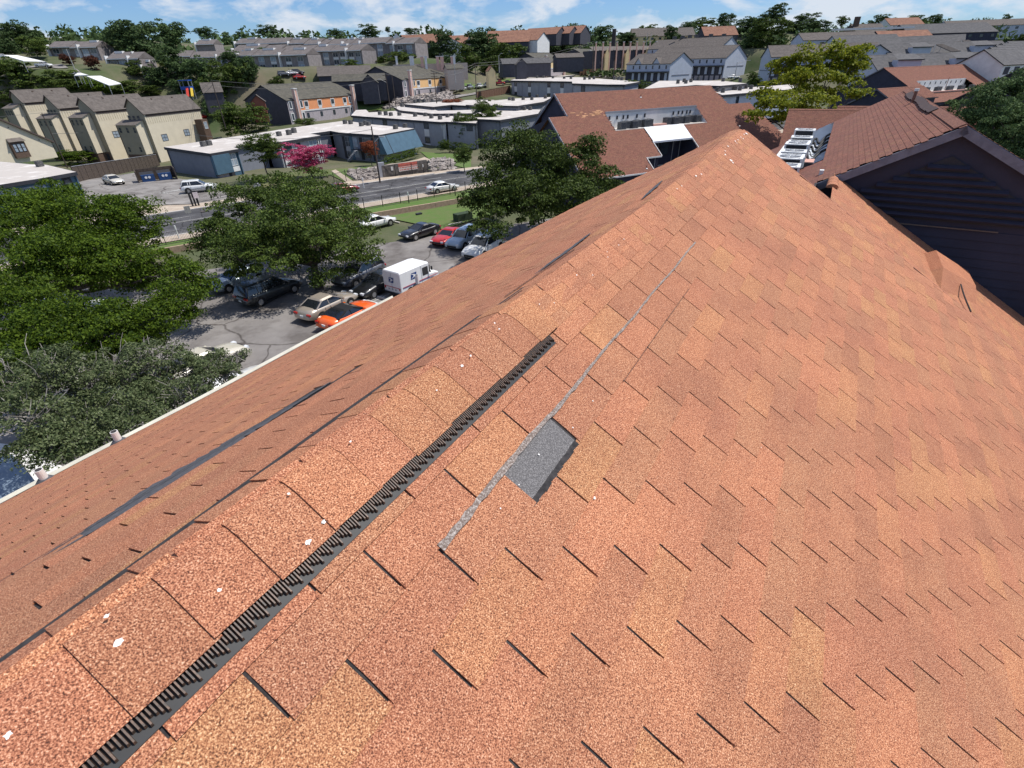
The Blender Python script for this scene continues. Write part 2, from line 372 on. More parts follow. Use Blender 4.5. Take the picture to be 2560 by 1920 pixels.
patch('path', [onground(*c5(1000, 1190)), onground(*c5(1560, 1075)), onground(*c5(1700, 1130)), onground(*c5(1020, 1240))], CONC, .17)
patch('lawn', [onground(*c5(1500, 1000)), onground(*c5(2200, 1050)), onground(*c5(2200, 1250)), onground(*c5(1650, 1120))], LAWN, .14)
# upper street between the red fence and white houses, far right road, far left lot
patch('upper_street', [onground(*c7(1700, 830)), onground(*c7(2212, 860)), onground(*c8(520, 690)), onground(*c7(2000, 700))], LOT2, .3)
patch('far_left_lot', [onground(*ct(400, 760)), onground(*ct(1500, 960)), onground(*ct(1350, 830)), onground(*ct(900, 700))], LOT2, .3)
patch('hill_road', [onground(*kr(1830, 345)), onground(*kr(1900, 345)), onground(*kr(2150, 190)), onground(*kr(2080, 185))], CONC, .5)
# parking bay lines and wheel stops in our lot
bl = MB(); lm = MB()
PD_ = azv(33)
for px, py in [c_ for c_ in [cc(1020, 1110), cc(1240, 920), cc(1320, 880)]]:
    p = G(px, py, 15); stripe(p, p + PD_ * 4.6, .1, .06)
for p0 in [G(*cc(1330, 960), 15), G(*cc(1470, 905), 15)]: stripe(p0 - PD_ * 2.2, p0 + PD_ * 2.2, .1, .06)
for p0 in [cl(1760, 1250), cl(1800, 1235), cl(1420, 1260)]:
    p = onground(*p0); stripe(p, p + azv(33) * 4, .14, .1)
for q in range(6):
    p = onground(*c4(-20 + q * 55, 1360 - q * 12)); stripe(p, p + azv(45) * 3.4, .16, .1)
for q in range(4):
    p = onground(*c4(640 + q * 60, 1420 - q * 10)); stripe(p, p + azv(45) * 3, .16, .1)
p = onground(*c4(-10, 1350)); stripe(p, p + azv(110) * 6, .16, .1)
lm.build('bay_lines', PAINT, kind='structure')
stop0 = None
me = MB().box((0, 0, .06), 1.8, .16, .12).mesh('wheel_stop', KERB)
lbl = ['concrete wheel stop in front of the black sedan', 'concrete wheel stop behind the tan sedan bonnet', 'concrete wheel stop beside the mail truck rear',
       'concrete wheel stop just past the orange convertible', 'pale wheel stop lying at the lawn edge by the red car', 'wheel stop by the white car at the lawn corner']
for i, (q, a) in enumerate([(cc(1350, 905), 125), (cc(1400, 945), 125), (cc(1455, 915), 125), (cc(1310, 930), 125), (cc(1945, 425), 54), (cc(1540, 412), 125)]):
    P = G(*q, 15); o = link('wheel_stop', me); o.location = (P[0], P[1], 1.05); o.rotation_euler[2] = math.radians(90 - a)
    tag(o, lbl[i], 'wheel stop', 'concrete wheel stops in the car park')
# ================================================================ THE ROOF WE STAND ON
AZ, TH, THL = .534, .573, math.radians(27.3)
RO = np.array([-.345, .755, -.918 + CZ]); SAG = .004; VC = -.23; TAB = .305; EXP = .127; RU = 6.02
rd_ = np.array([math.sin(AZ), math.cos(AZ), 0]); rh = np.array([math.cos(AZ), -math.sin(AZ), 0]); ZU = np.array([0, 0, 1.0])
rq = rh * math.cos(TH) - ZU * math.sin(TH); rn = rh * math.sin(TH) + ZU * math.cos(TH)
lq = -rh * math.cos(THL) - ZU * math.sin(THL); ln_ = -rh * math.sin(THL) + ZU * math.cos(THL)
CREST = RO + VC * rq
EAVE_W = 6.1; EAVE_V = 8.6
def rz(u, v):                     # gentle undulation of the old deck, normal to the plane
    return SAG * u * abs(u) + .006 * math.sin(1.9 * u + .7) * math.sin(1.1 * v + .4)
def PR(u, v, h=0): return RO + u * rd_ + v * rq + (rz(u, v) + h) * rn
def lz(u, w): return SAG * u * abs(u) * max(0, 1 - w / EAVE_W) + .008 * math.sin(1.6 * u + 2.2 * w)
def PL(u, w, h=0): return CREST + u * rd_ + w * lq + (lz(u, w) + h) * ln_
cols = [(.085, .038, .026), (.28, .112, .063), (.48, .208, .113), (.66, .355, .205), (.82, .60, .42)]
SH_O = granule_mat('shingle_granules', cols, 'obj'); SH_I = granule_mat('shingle_granules_field', cols, 'island')
SH_U = mat('shingle_underlay', (.026, .024, .025), .95, c2=(.06, .055, .055), mix=.6, scale=40)
FELT = mat('black_felt', (.05, .05, .055), .8, c2=(.11, .11, .12), mix=.9, scale=60, bump=.001, bscale=200)
FELTG = mat('bare_grey_shingle', (.30, .285, .28), .9, c2=(.10, .095, .095), mix=1.0, scale=260, bump=.0015, bscale=260)
TAR = mat('scuffed_tar', (.50, .45, .41), .9, c2=(.16, .12, .10), mix=1.0, scale=160)
TRIM = mat('cream_drip_edge', (.62, .60, .52), .6, var=.12, scale=3)
BRWALL = mat('brown_siding', (.10, .075, .06), .85, var=.15, scale=2)
roof = thing('apartment_building', 'foreground building with a big faded orange shingle roof, black ridge vent strip showing', 'building', (0, 0, 0))
# decks (dark base showing in the slots)
dk = MB()
us = np.linspace(-4, RU, 30)
for i in range(len(us) - 1):
    for v0 in np.arange(-.25, EAVE_V, .5):
        v1 = min(v0 + .5, EAVE_V); a, b = us[i], us[i + 1]
        dk.quad(PR(a, v0, -.0015), PR(a, v1, -.0015), PR(b, v1, -.0015), PR(b, v0, -.0015))
    for v0 in np.arange(0, EAVE_W, .5):
        v1 = min(v0 + .5, EAVE_W); a, b = us[i], us[i + 1]
        dk.quad(PL(a, v0, -.0015), PL(b, v0, -.0015), PL(b, v1, -.0015), PL(a, v1, -.0015))
dk.build('deck', SH_U, roof)
# tabs
def shift(r): return (r * 5 / 12) % 1.0
TW, TL = TAB - .0064, EXP
tabs = []                        # (area, side, u, v)
def ppx(P):
    q = P - np.array([0, 0, CZ]); wq = q @ _F
    if wq < .15: return None
    return 1280 + F_PX * (q @ _R) / wq, 960 - F_PX * (q @ _U) / wq, wq
for side, base, rows, PF in (('R', 0.0, range(-2, int(EAVE_V / EXP)), PR), ('L', .02, range(0, int((EAVE_W - .02) / EXP)), PL)):
    for r in rows:
        v0 = base + r * EXP
        s0 = shift(r) * TAB
        for k_ in range(-14, 22):
            u0 = s0 + k_ * TAB
            if side == 'L': u0 += .11
            if u0 + TAB < -3.2 or u0 > RU - .02: continue
            c = PF(u0 + TAB / 2, v0 + EXP / 2); pc = ppx(c); ar = 0
            if pc:
                cs = [ppx(PF(a, b)) for a, b in ((u0, v0), (u0 + TAB, v0), (u0 + TAB, v0 + EXP), (u0, v0 + EXP))]
                if all(cs):
                    xs_ = [min(max(q[0], 0), 2560) for q in cs]; ys_ = [min(max(q[1], 0), 1920) for q in cs]
                    ar = abs(sum(xs_[i] * ys_[(i + 1) % 4] - xs_[(i + 1) % 4] * ys_[i] for i in range(4))) / 2
            tabs.append((ar, side, u0, v0, r, k_))
tabs.sort(key=lambda t: -t[0])
def tab_mesh(seed, wdt):
    rr = random.Random(seed); b = MB(); nx, ny = 4, 2
    e = [rr.uniform(-.0012, .0012) for _ in range(nx + 1)]; t_ = [rr.uniform(0, .0025) for _ in range(nx + 1)]
    top = []
    for j in range(ny + 1):
        y = -.012 + (TL + .012) * j / ny
        for i in range(nx + 1):
            x = wdt * i / nx + (rr.uniform(-.001, .001) if i in (0, nx) else 0)
            b.v.append((x, y + (e[i] if j == ny else 0), .0008 + .0042 * j / ny + t_[i] * (j / ny) ** 2)); top.append((x, y))
    for j in range(ny):
        for i in range(nx):
            a = j * (nx + 1) + i; b.f.append((a, a + 1, a + nx + 2, a + nx + 1))
    n0 = len(b.v)
    ring = [i for i in range(nx + 1)] + [(j + 1) * (nx + 1) - 1 for j in range(1, ny + 1)] + [ny * (nx + 1) + i for i in range(nx - 1, -1, -1)] + [j * (nx + 1) for j in range(ny - 1, 0, -1)]
    for q in ring: x, y, z = b.v[q]; b.v.append((x, y, -.0012))
    m_ = len(ring)
    for i in range(m_): j = (i + 1) % m_; b.f.append((ring[j], ring[i], n0 + i, n0 + j))
    return b
tabsM = [tab_mesh(i, TW) for i in range(8)]
tmesh = [t.mesh('shingle', SH_O) for t in tabsM]
def frame(PF, u, v, qd, nd, h=0, rot=0):
    P = PF(u, v, h); X = rd_; Y = qd; Zv = nd
    M = Matrix(((X[0], Y[0], Zv[0], P[0]), (X[1], Y[1], Zv[1], P[1]), (X[2], Y[2], Zv[2], P[2]), (0, 0, 0, 1)))
    return M @ Matrix.Rotation(rot, 4, 'Z')
# local z must point out of the roof on both sides: d x q = n on the right side is -n, so mirror along u there
fieldV = []; fieldF = []
nb_ = 0; cnt = 0
BARE = (1, 1)                   # the torn off tab: course 1
def local(PF, u, v, qd, nd, p, wdt=TW):
    return PF(u + p[0], v + p[1], p[2])
FELT_ROWS = {}                  # left slope: courses that slid open  row -> (u0, u1)
for r, a, b in ((7, -.45, .8), (8, -.35, .7)): FELT_ROWS[r] = (a, b)
for ar, side, u0, v0, r, k_ in tabs:
    PF, qd, nd = (PR, rq, rn) if side == 'R' else (PL, lq, ln_)
    if side == 'R' and v0 + EXP < -.16: continue
    if side == 'R' and r == 1 and abs(u0 - (1 + 5 / 12) * TAB) < .02: continue
    if side == 'L' and r in FELT_ROWS and FELT_ROWS[r][0] < u0 < FELT_ROWS[r][1]: continue
    wdt = min(TW, RU - u0)
    if cnt < 300 and ar > 0 and wdt > TW * .99:
        # object: x along ridge, y downslope, z out. Right side frame (rd, rq, rn) is left handed -> use mirrored mesh on that side
        P0 = PF(u0, v0); P1 = PF(u0 + TW, v0); P2 = PF(u0, v0 + TL)
        X = P1 - P0; X /= np.linalg.norm(X); Y = P2 - P0; Y /= np.linalg.norm(Y); Zv = np.cross(X, Y); Zv /= np.linalg.norm(Zv)
        if side == 'R':          # start at the far end, x running back
            P0 = PF(u0 + TW, v0); X = -X; Zv = np.cross(X, Y)
        M = Matrix(((X[0], Y[0], Zv[0], P0[0]), (X[1], Y[1], Zv[1], P0[1]), (X[2], Y[2], Zv[2], P0[2]), (0, 0, 0, 1)))
        link('shingle', tmesh[random.randrange(8)], roof, M); cnt += 1
    elif wdt > .03:
        tb = tabsM[random.randrange(8)]; k0 = nb_
        for x, y, z in tb.v:
            x = x * wdt / TW
            fieldV.append(PF(u0 + x, v0 + y, z))
        nb_ += len(tb.v)
        for fc in tb.f: fieldF.append([k0 + q for q in (fc if side == 'L' else fc[::-1])])
o = bpy.data.objects.new('shingle_field', np_mesh('shingle_field', np.array(fieldV), np.array(fieldF), SH_I)); col.objects.link(o); o.parent = roof
o['kind'] = 'stuff'
# ridge caps
CAPM = SH_O
def cap_section(h):
    """cross section points from right edge over the crest to the left edge: (point fn of u)"""
    pts = []
    for t in np.linspace(0, 1, 13):
        if t < .40: a = -.075 - (t / .40) * .115 + (.0035 * math.sin(ci * 2.3) if t == 0 else 0); pts.append(('R', a, h))
        elif t > .60: a = .035 + (t - .60) / .40 * .115; pts.append(('L', a, h))
        else:
            s = (t - .4) / .2; pts.append(('C', s, h))
    return pts
def cap_pt(p, u, dz):
    s, a, h = p
    if s == 'R': return PR(u, a, h + dz)
    if s == 'L': return PL(u, a, h + dz)
    A_ = PR(u, -.19, h + dz); B_ = PL(u, .035, h + dz); C_ = CREST + u * rd_ + ZU * (rz(u, VC) / math.cos(.5) + h + dz + .004)
    return A_ * (1 - a) ** 2 + C_ * 2 * a * (1 - a) + B_ * a ** 2
UVENT = 1.05
u = -2.2; ci = 0
while u < RU:
    ex = .143 if ci not in (7, 11) else .16
    hh = .019 if u < UVENT else .0045
    sec = cap_section(hh); b = MB(); L_ = min(ex + .012, RU + .02 - u); m_ = len(sec)
    lift = .0048 if 9 <= ci <= 15 else (.0014 if u < UVENT else .0004)
    off = PR(u, -.2)
    for (uu, dz) in ((u, lift + .0008), (u + L_, .0)):
        for th in (0, -.0035):
            for q in sec: b.v.append(tuple(cap_pt(q, uu, dz + th) - off))
    for i in range(m_ - 1):
        b.f.append((i, i + 1, 2 * m_ + i + 1, 2 * m_ + i)); b.f.append((m_ + i, 3 * m_ + i, 3 * m_ + i + 1, m_ + i + 1)); b.f.append((i, m_ + i, m_ + i + 1, i + 1))
    b.f.append((0, 2 * m_, 3 * m_, m_)); b.f.append((m_ - 1, 2 * m_ - 1, 4 * m_ - 1, 3 * m_ - 1))
    me = b.mesh('ridge_cap_shingle', CAPM); me.shade_smooth() if False else None
    M = Matrix.Translation(Vector(off)); link('ridge_cap_shingle', me, roof, M)
    u += ex; ci += 1
# plastic ridge vent under the caps
PLAST = mat('black_vent_plastic', (.016, .017, .019), .55, var=.2, scale=30, spec=.4)
PLASTB = mat('dusty_vent_rib', (.17, .095, .06), .5, c2=(.05, .036, .028), mix=.8, scale=120, spec=.5)
fl = MB(); fr2 = MB(); us = np.linspace(-2.2, UVENT, 40)
for i in range(len(us) - 1):
    a, b_ = us[i], us[i + 1]
    fl.quad(PR(a, -.10, .0075), PR(a, -.034, .0075), PR(b_, -.034, .0075), PR(b_, -.10, .0075))
    fl.quad(PR(a, -.034, .0075), PR(a, -.034, .003), PR(b_, -.034, .003), PR(b_, -.034, .0075))
    fr2.quad(PL(a, .14, .0095), PL(b_, .14, .0095), PL(b_, .169, .0095), PL(a, .169, .0095))
fl.quad(PR(UVENT, -.10, .0075), PR(UVENT, -.03, .0075), PR(UVENT, -.03, .002), PR(UVENT, -.10, .002))
vent = fl.build('vent_strip', PLAST, roof); fr2.build('vent_strip', PLAST, roof)
gp_ = .0275; nrib = 4
for g_ in range(int((UVENT + 1.3) / gp_)):
    ug = UVENT - .006 - g_ * gp_; b = MB()
    for j in range(nrib):
        uu = ug - (nrib - 1 - j) * gp_ / nrib; ln2 = .0195 + .0047 * j + random.uniform(-.0018, .0012)
        w2 = gp_ / nrib * .34
        A = PR(uu, -.095, .016); V1 = -.075 + ln2
        p = [PR(uu - w2, -.095, .008), PR(uu - w2 * .6, -.095, .0185), PR(uu + w2 * .6, -.095, .0185), PR(uu + w2, -.095, .008)]
        q = [PR(uu - w2, V1, .008), PR(uu - w2 * .6, V1 - .004, .0165), PR(uu + w2 * .6, V1 - .004, .0165), PR(uu + w2, V1, .008)]
        n0 = len(b.v); b.v += [tuple(x) for x in p + q]
        for f_ in ((0, 1, 5, 4), (1, 2, 6, 5), (2, 3, 7, 6), (4, 5, 6, 7)): b.f.append(tuple(n0 + x for x in f_))
    b.build('baffle', PLASTB, vent)
bb = MB(); bb.quad(PR(-2.2, -.08, .0092), PR(-2.2, -.056, .0092), PR(UVENT, -.056, .0092), PR(UVENT, -.08, .0092)).build('vent_gap', SH_U, vent)
# torn-off tab, scuffed tear line, opened courses on the left slope
b = MB(); u0 = (1 + 5 / 12) * TAB; U = np.linspace(u0 - .03, u0 + TAB - .012, 9)
for i in range(8): b.quad(PR(U[i], .122, .0012), PR(U[i], .257 + random.uniform(-.004, .004), .0012), PR(U[i + 1], .257 + random.uniform(-.004, .004), .0012), PR(U[i + 1], .122, .0012))
b.build('bare_patch', FELTG, roof, label='bare grey patch where a shingle tab has torn away')
b = MB()
for i in range(8): b.quad(PR(U[i], .238 + random.uniform(-.002, .002), .0022), PR(U[i], .258 + random.uniform(-.005, .005), .0022), PR(U[i + 1], .258, .0022), PR(U[i + 1], .238, .0022))
b.build('sealant_strip', SH_U, roof)
def tearline(name, PF, u0, u1, vf, wf, m, h=.006, n=90, **k):
    b = MB(); U = np.linspace(u0, u1, n); e = [(vf(x) + random.uniform(-1, 1) * wf(x) * .12, wf(x) * random.uniform(.75, 1.15)) for x in U]
    for i in range(n - 1):
        a, c = U[i], U[i + 1]; q = [PF(a, e[i][0] - e[i][1] / 2, h), PF(a, e[i][0] + e[i][1] / 2, h), PF(c, e[i + 1][0] + e[i + 1][1] / 2, h), PF(c, e[i + 1][0] - e[i + 1][1] / 2, h)]
        b.poly(q if PF is PR else q[::-1])
    return b.build(name, m, roof, **k)
tearline('tear_line', PR, .125, 2.75, lambda u: .124 + .003 * math.sin(9 * u), lambda u: max(.010, .024 * (1 - u / 2.0)), TAR, h=.0092, label='pale scuffed tear along one shingle course')
tearline('tear_line', PR, 1.15, 2.2, lambda u: .257, lambda u: .0022, SH_U, h=.0085)
# black strip laid on the slope, painting in the left cap edge's shadow gap
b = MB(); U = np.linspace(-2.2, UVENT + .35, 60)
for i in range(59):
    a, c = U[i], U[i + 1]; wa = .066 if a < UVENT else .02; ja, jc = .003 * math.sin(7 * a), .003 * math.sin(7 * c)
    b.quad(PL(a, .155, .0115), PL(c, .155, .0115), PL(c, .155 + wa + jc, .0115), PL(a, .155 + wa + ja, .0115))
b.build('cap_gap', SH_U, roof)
felt = MB()
def uL(px, py, wv):              # u on the left slope for a sight line at slope distance wv
    r_ = ray(px, py); hrv = (CREST - np.array([0, 0, CZ])) @ rh - wv * math.cos(THL); s = hrv / (r_ @ rh); return s * (r_ @ rd_) - (CREST - np.array([0, 0, CZ])) @ rd_
def wL(px, py):                  # slope distance on the left slope
    r_ = ray(px, py); h = 0
    for _ in range(30):
        s = ((CREST - np.array([0, 0, CZ])) @ ln_ + h) / (r_ @ ln_); P = r_ * s - (CREST - np.array([0, 0, CZ])); u_ = P @ rd_; w_ = P @ lq; h = lz(u_, w_)
        if w_ < 0 or w_ > 9 or abs(u_) > 9: break
    return u_, w_
tearline('felt_strip', PL, -.36, .84, lambda u: .02 + 8 * EXP + .012 * math.sin(5 * u), lambda u: .27 * min(1, (.9 - u) * 1.6) * min(1, (u + .42) * 3), FELT, h=.004, n=50, label='strip of black felt showing where courses slid apart')
tearline('felt_strip', PL, -.5, .86, lambda u: .02 + 8.1 * EXP, lambda u: .012, SH_U, h=.010, n=50)
tearline('felt_strip', PL, -1.1, -.55, lambda u: .02 + 6.2 * EXP, lambda u: .05, FELTG, h=.010, n=30)
tearline('felt_strip', PL, 1.7, 2.55, lambda u: .30 + .05 * (u - 2.1), lambda u: .05 * min(1, (u - 1.68) * 4, (2.6 - u) * 4) + .004, FELT, h=.010, n=24)
tearline('felt_strip', PL, 3.25, 3.9, lambda u: .20 + .04 * (u - 3.5), lambda u: .045 * min(1, (u - 3.2) * 4, (3.95 - u) * 4) + .004, FELT, h=.011, n=18)
tearline('felt_strip', PL, 1.35, 2.1, lambda u: .24 - .03 * (u - 1.6), lambda u: .012, SH_U, h=.010, n=18)
# bird droppings
DROP = mat('bird_lime', (.82, .80, .76), .8, var=.1, scale=60)
b = MB()
def blot(PF, u, v, r, h):
    n = 11; r *= .5; e = random.uniform(1, 1.7); ph = random.uniform(0, 3)
    pts = [PF(u + r * e * math.cos(2 * math.pi * i / n + ph) * random.uniform(.5, 1.3), v + r * math.sin(2 * math.pi * i / n + ph) * random.uniform(.5, 1.3), h) for i in range(n)]
    b.poly(pts if PF is PL else pts[::-1])
def uvR(px, py):
    r_ = ray(px, py); h = 0; Oc = RO - np.array([0, 0, CZ])
    for _ in range(20):
        s = (Oc @ rn + h) / (r_ @ rn); P = r_ * s - Oc; u_ = P @ rd_; h = rz(u_, P @ rq)
    return u_, P @ rq
for px, py, r in [(717, 1247, .006), (774, 1246, .014), (833, 1298, .009), (804, 1314, .009), (766, 1365, .012), (546, 1483, .007), (28, 1842, .009), (1168, 902, .007), (1148, 925, .008), (1228, 820, .006), (1240, 835, .006),
                  (1345, 765, .005), (1384, 760, .005), (1440, 690, .006), (1480, 690, .006), (1343, 780, .005), (1518, 645, .005), (1545, 615, .006), (1558, 600, .007), (1516, 632, .005), (1085, 986, .006), (870, 1117, .005),
                  (1345, 1138, .005), (1295, 1214, .004), (1249, 1273, .005), (1430, 1071, .005), (1484, 1247, .007), (1551, 930, .004), (1480, 1004, .005), (2240, 1325, .004), (1900, 1120, .004), (1910, 1250, .004), (1690, 475, .012), (1702, 468, .01), (1738, 443, .015), (1752, 437, .014), (1811, 380, .016), (1818, 368, .018), (1826, 402, .03), (1831, 408, .02), (1836, 355, .02), (1843, 352, .014), (1850, 345, .016), (1858, 338, .02), (1864, 336, .03), (1856, 349, .02), (1812, 388, .02), (1840, 360, .012), (270, 1550, .006), (300, 1612, .01)]:
    u_, v_ = uvR(px, py)
    hh = (.0232 if u_ < UVENT else .0068) if v_ < -.07 else .0058
    if v_ < -.19: hh += .0045
    blot(PR, u_, v_, r, hh)
b.build('bird_droppings', DROP, roof, kind='stuff')
# rake trims, eaves, gutter, walls
b = MB()
for i in range(18):
    v0 = -.23 + i * .5; v1 = min(v0 + .5, EAVE_V)
    b.quad(PR(RU, v0, .004), PR(RU, v1, .004), PR(RU + .03, v1, .002), PR(RU + .03, v0, .002)); b.quad(PR(RU + .03, v0, .002), PR(RU + .03, v1, .002), PR(RU + .03, v1, -.16), PR(RU + .03, v0, -.16))
    v0 = i * .5; v1 = min(v0 + .5, EAVE_W)
    if v0 < EAVE_W: b.quad(PL(RU, v0, .004), PL(RU + .03, v0, .002), PL(RU + .03, v1, .002), PL(RU, v1, .004)); b.quad(PL(RU + .03, v0, .002), PL(RU + .03, v0, -.16), PL(RU + .03, v1, -.16), PL(RU + .03, v1, .002))
b.build('rake_board', mat('dull_rake', (.32, .13, .08), .8), roof)
b = MB(); us = np.linspace(-4, RU, 24)
for i in range(len(us) - 1):
    a, c = us[i], us[i + 1]
    for (w0, h0, w1, h1) in ((EAVE_W - .03, .008, EAVE_W + .03, .006), (EAVE_W + .03, .006, EAVE_W + .035, -.05), (EAVE_W + .035, -.05, EAVE_W + .10, -.05), (EAVE_W + .10, -.05, EAVE_W + .10, .04), (EAVE_W + .10, .04, EAVE_W + .13, .042), (EAVE_W + .13, .042, EAVE_W + .13, -.12)):
        b.quad(PL(a, w0, h0), PL(c, w0, h0), PL(c, w1, h1), PL(a, w1, h1))
b.build('gutter', TRIM, roof)
b = MB()
def bp(hr, u_): return CREST + u_ * rd_ + hr * rh
for (h0, h1) in ((-EAVE_W * math.cos(THL) + .45, EAVE_V * math.cos(TH) - .6),):
    pts = [bp(h0, -4), bp(h0, RU - .25), bp(h1, RU - .25), bp(h1, -4)]
    zt = CREST[2] - 4.9
    b.prism(pts, zt, 1.0)
    A_, B_, C_, D_ = pts[1], pts[2], bp(0, RU - .25), None
    b.poly([np.array([A_[0], A_[1], zt]), np.array([B_[0], B_[1], zt]), np.array([B_[0], B_[1], PR(RU, EAVE_V - .6)[2] - .2]), C_ - ZU * .05, np.array([A_[0], A_[1], PL(RU, EAVE_W - .6)[2] - .1])])
    b.quad(np.array([pts[0][0], pts[0][1], zt]), np.array([pts[1][0], pts[1][1], zt]), np.array([pts[1][0], pts[1][1], PL(0, EAVE_W - .5)[2] - .15]), np.array([pts[0][0], pts[0][1], PL(0, EAVE_W - .5)[2] - .15]))
b.build('wall', BRWALL, roof)
PVC = mat('white_pvc', (.75, .73, .70), .45, var=.08, scale=8)
for bx, by, hgt in ((131, 1224, .15), (310, 1124, .15), (1046, 727, .20)):
    wv = EAVE_W - .12; uu = uL(bx, by, wv); P = PL(uu, wv)
    vp = MB().cyl(P - ZU * .1, P + ZU * hgt, .038, n=14).build('vent_pipe', PVC, roof, smooth=False)
    MB().cyl(P + ZU * (hgt - .01), P + ZU * (hgt + .002), .031, n=14).build('pipe_mouth', SH_U, vp)
    fb = MB(); fb.cyl(P - ZU * .03, P + ZU * .04, .11, .05, n=14); fb.build('pipe_flashing', FELT, vp)
# ================================================================ BUILDINGS
GLASS = mat('window_glass', (.045, .06, .075), .12, var=.4, scale=.6, spec=.8)
GLASSB = mat('pale_blind_glass', (.30, .36, .42), .25, var=.25, scale=1.5, spec=.6)
WHITE = mat('white_paint', (.72, .72, .70), .7, var=.08, scale=1)
DARKTR = mat('dark_trim', (.035, .037, .045), .7, var=.2, scale=2)
BROWNR = granule_mat('brown_roof', [(.13, .062, .045), (.20, .09, .064), (.25, .115, .082), (.29, .142, .10), (.35, .185, .135)], 'island', gs=30)
BROWNR2 = granule_mat('brown_roof_far', [(.155, .078, .058), (.21, .10, .073), (.25, .12, .086), (.28, .14, .10), (.32, .165, .12)], 'island', gs=9)
GREYR = mat('grey_brown_shingles', (.155, .135, .12), .9, c2=(.11, .095, .085), mix=.8, scale=1.2, detail=8, island=.08)
GREYR2 = mat('dark_grey_shingles', (.13, .125, .125), .9, c2=(.09, .088, .09), mix=.8, scale=1.2, detail=8, island=.08)
OLIVR = mat('olive_grey_shingles', (.13, .12, .095), .9, c2=(.085, .08, .066), mix=.8, scale=.9, detail=8, island=.08)
MEMB = mat('white_roof_membrane', (.78, .75, .71), .85, c2=(.48, .44, .40), mix=1.25, scale=.35, detail=10, streak=(1, 1, 1))
NAVY = mat('dark_navy_siding', (.036, .038, .064), .7, var=.15, scale=1.2)
NAVYT = mat('blue_grey_fascia', (.21, .215, .26), .7, c2=(.15, .155, .19), mix=.8, scale=4)
GREYW = mat('blue_grey_stucco', (.20, .215, .25), .85, var=.1, scale=.8, detail=7)
GREYL = mat('light_grey_stucco', (.33, .34, .37), .85, var=.1, scale=.8, detail=7)
TEAL = mat('teal_metal_panel', (.075, .14, .195), .6, var=.12, scale=.9)
CREAM = mat('cream_stucco', (.66, .59, .45), .85, var=.06, scale=.6, detail=7)
OLIVW = mat('taupe_siding', (.30, .27, .20), .85, var=.08, scale=.8)
BRICKB = mat('brown_brick_base', (.12, .08, .06), .85, var=.2, scale=3)
ORANGEW = mat('orange_stucco', (.80, .33, .15), .85, var=.05, scale=.6)
YELLOWW = mat('apricot_stucco', (.80, .50, .23), .85, var=.05, scale=.6)
PALEY = mat('pale_yellow_stucco', (.78, .60, .33), .85, var=.05, scale=.6)
PINKW = mat('pink_stucco', (.74, .42, .34), .85, var=.05, scale=.6)
LAVW = mat('grey_lilac_brick', (.40, .36, .37), .85, var=.15, scale=2)
DARKW = mat('charcoal_siding', (.065, .065, .08), .8, var=.15, scale=1)
BLUEW = mat('pale_blue_siding', (.46, .50, .58), .8, var=.07, scale=.7)
PINKB = mat('pink_chimney_stucco', (.66, .42, .34), .85, var=.1, scale=1)
TERRA = mat('terracotta_shingles', (.30, .155, .10), .9, c2=(.22, .11, .075), mix=.8, scale=.7, detail=7, island=.08)
METAL = mat('galvanised', (.45, .45, .45), .4, var=.15, scale=6, metal=.6)
WOODP = mat('weathered_wood', (.12, .09, .07), .9, c2=(.07, .055, .045), mix=.8, scale=4)

def courses(name, org, ud, vd, nd, L, W, m, parent, row=.18, col_w=.6, h=.012, stuff=True, poly=None):
    """shingle courses as stepped geometry; ud along the eave, vd down the slope"""
    nr = max(1, int(round(W / row))); nc = max(1, int(round(L / col_w))); row = W / nr; col_w = L / nc
    org = np.array(org, float); V = []; Fc = []
    for r in range(nr):
        sh = (r * 5 / 12) % 1
        a = [0] + [x for x in ((np.arange(nc) + sh) * col_w) if 0.01 < x < L - .01] + [L]
        for i in range(len(a) - 1):
            if poly:
                cx, cy = (a[i] + a[i + 1]) / 2, (r + .5) * row
                if not poly(cx, cy): continue
            b = len(V); p = lambda x, y, z: org + ud * x + vd * y + nd * z
            V += [p(a[i], r * row, .001), p(a[i + 1], r * row, .001), p(a[i + 1], (r + 1) * row, h), p(a[i], (r + 1) * row, h), p(a[i + 1], (r + 1) * row, 0), p(a[i], (r + 1) * row, 0)]
            Fc += [(b, b + 3, b + 2, b + 1), (b + 3, b + 5, b + 4, b + 2)]
    V = np.array(V) - np.array(wloc(parent)); Fc = np.array(Fc)
    if np.cross(ud, vd) @ nd > 0: Fc = Fc[:, ::-1]
    o = bpy.data.objects.new(name, np_mesh(name, V, Fc, m)); col.objects.link(o); o.parent = parent
    if stuff: o['kind'] = 'stuff'
    return o
def window(parent, c, xd, nd, w_, h_, fm=WHITE, gm=GLASS, fr=.07, mull=0, bars=0, name='window'):
    """framed opening: frame ring proud of the wall, pane behind it"""
    c = np.array(c, float); z = ZU; b = MB(); e = c + nd * .03
    for s in (-1, 1):
        b.box(e + xd * s * (w_ / 2 - fr / 2), fr, .06, h_, xd, nd, z)
        b.box(e + z * s * (h_ / 2 - fr / 2), w_ - 2 * fr - .004, .06, fr, xd, nd, z)
    for i in range(mull): b.box(e + xd * ((i + 1) / (mull + 1) - .5) * w_, fr * .8, .05, h_ - 2 * fr - .004, xd, nd, z)
    if bars: b.box(e, w_ - 2 * fr - .01, .04, fr * .7, xd, nd, z)
    f_ = b.build(name, fm, parent)
    p = c + nd * .015
    q = [p - xd * w_ / 2 - z * h_ / 2, p + xd * w_ / 2 - z * h_ / 2, p + xd * w_ / 2 + z * h_ / 2, p - xd * w_ / 2 + z * h_ / 2]
    if np.cross(q[1] - q[0], q[2] - q[1]) @ nd < 0: q = q[::-1]
    MB().poly(q).build('pane', gm, f_)
    return f_
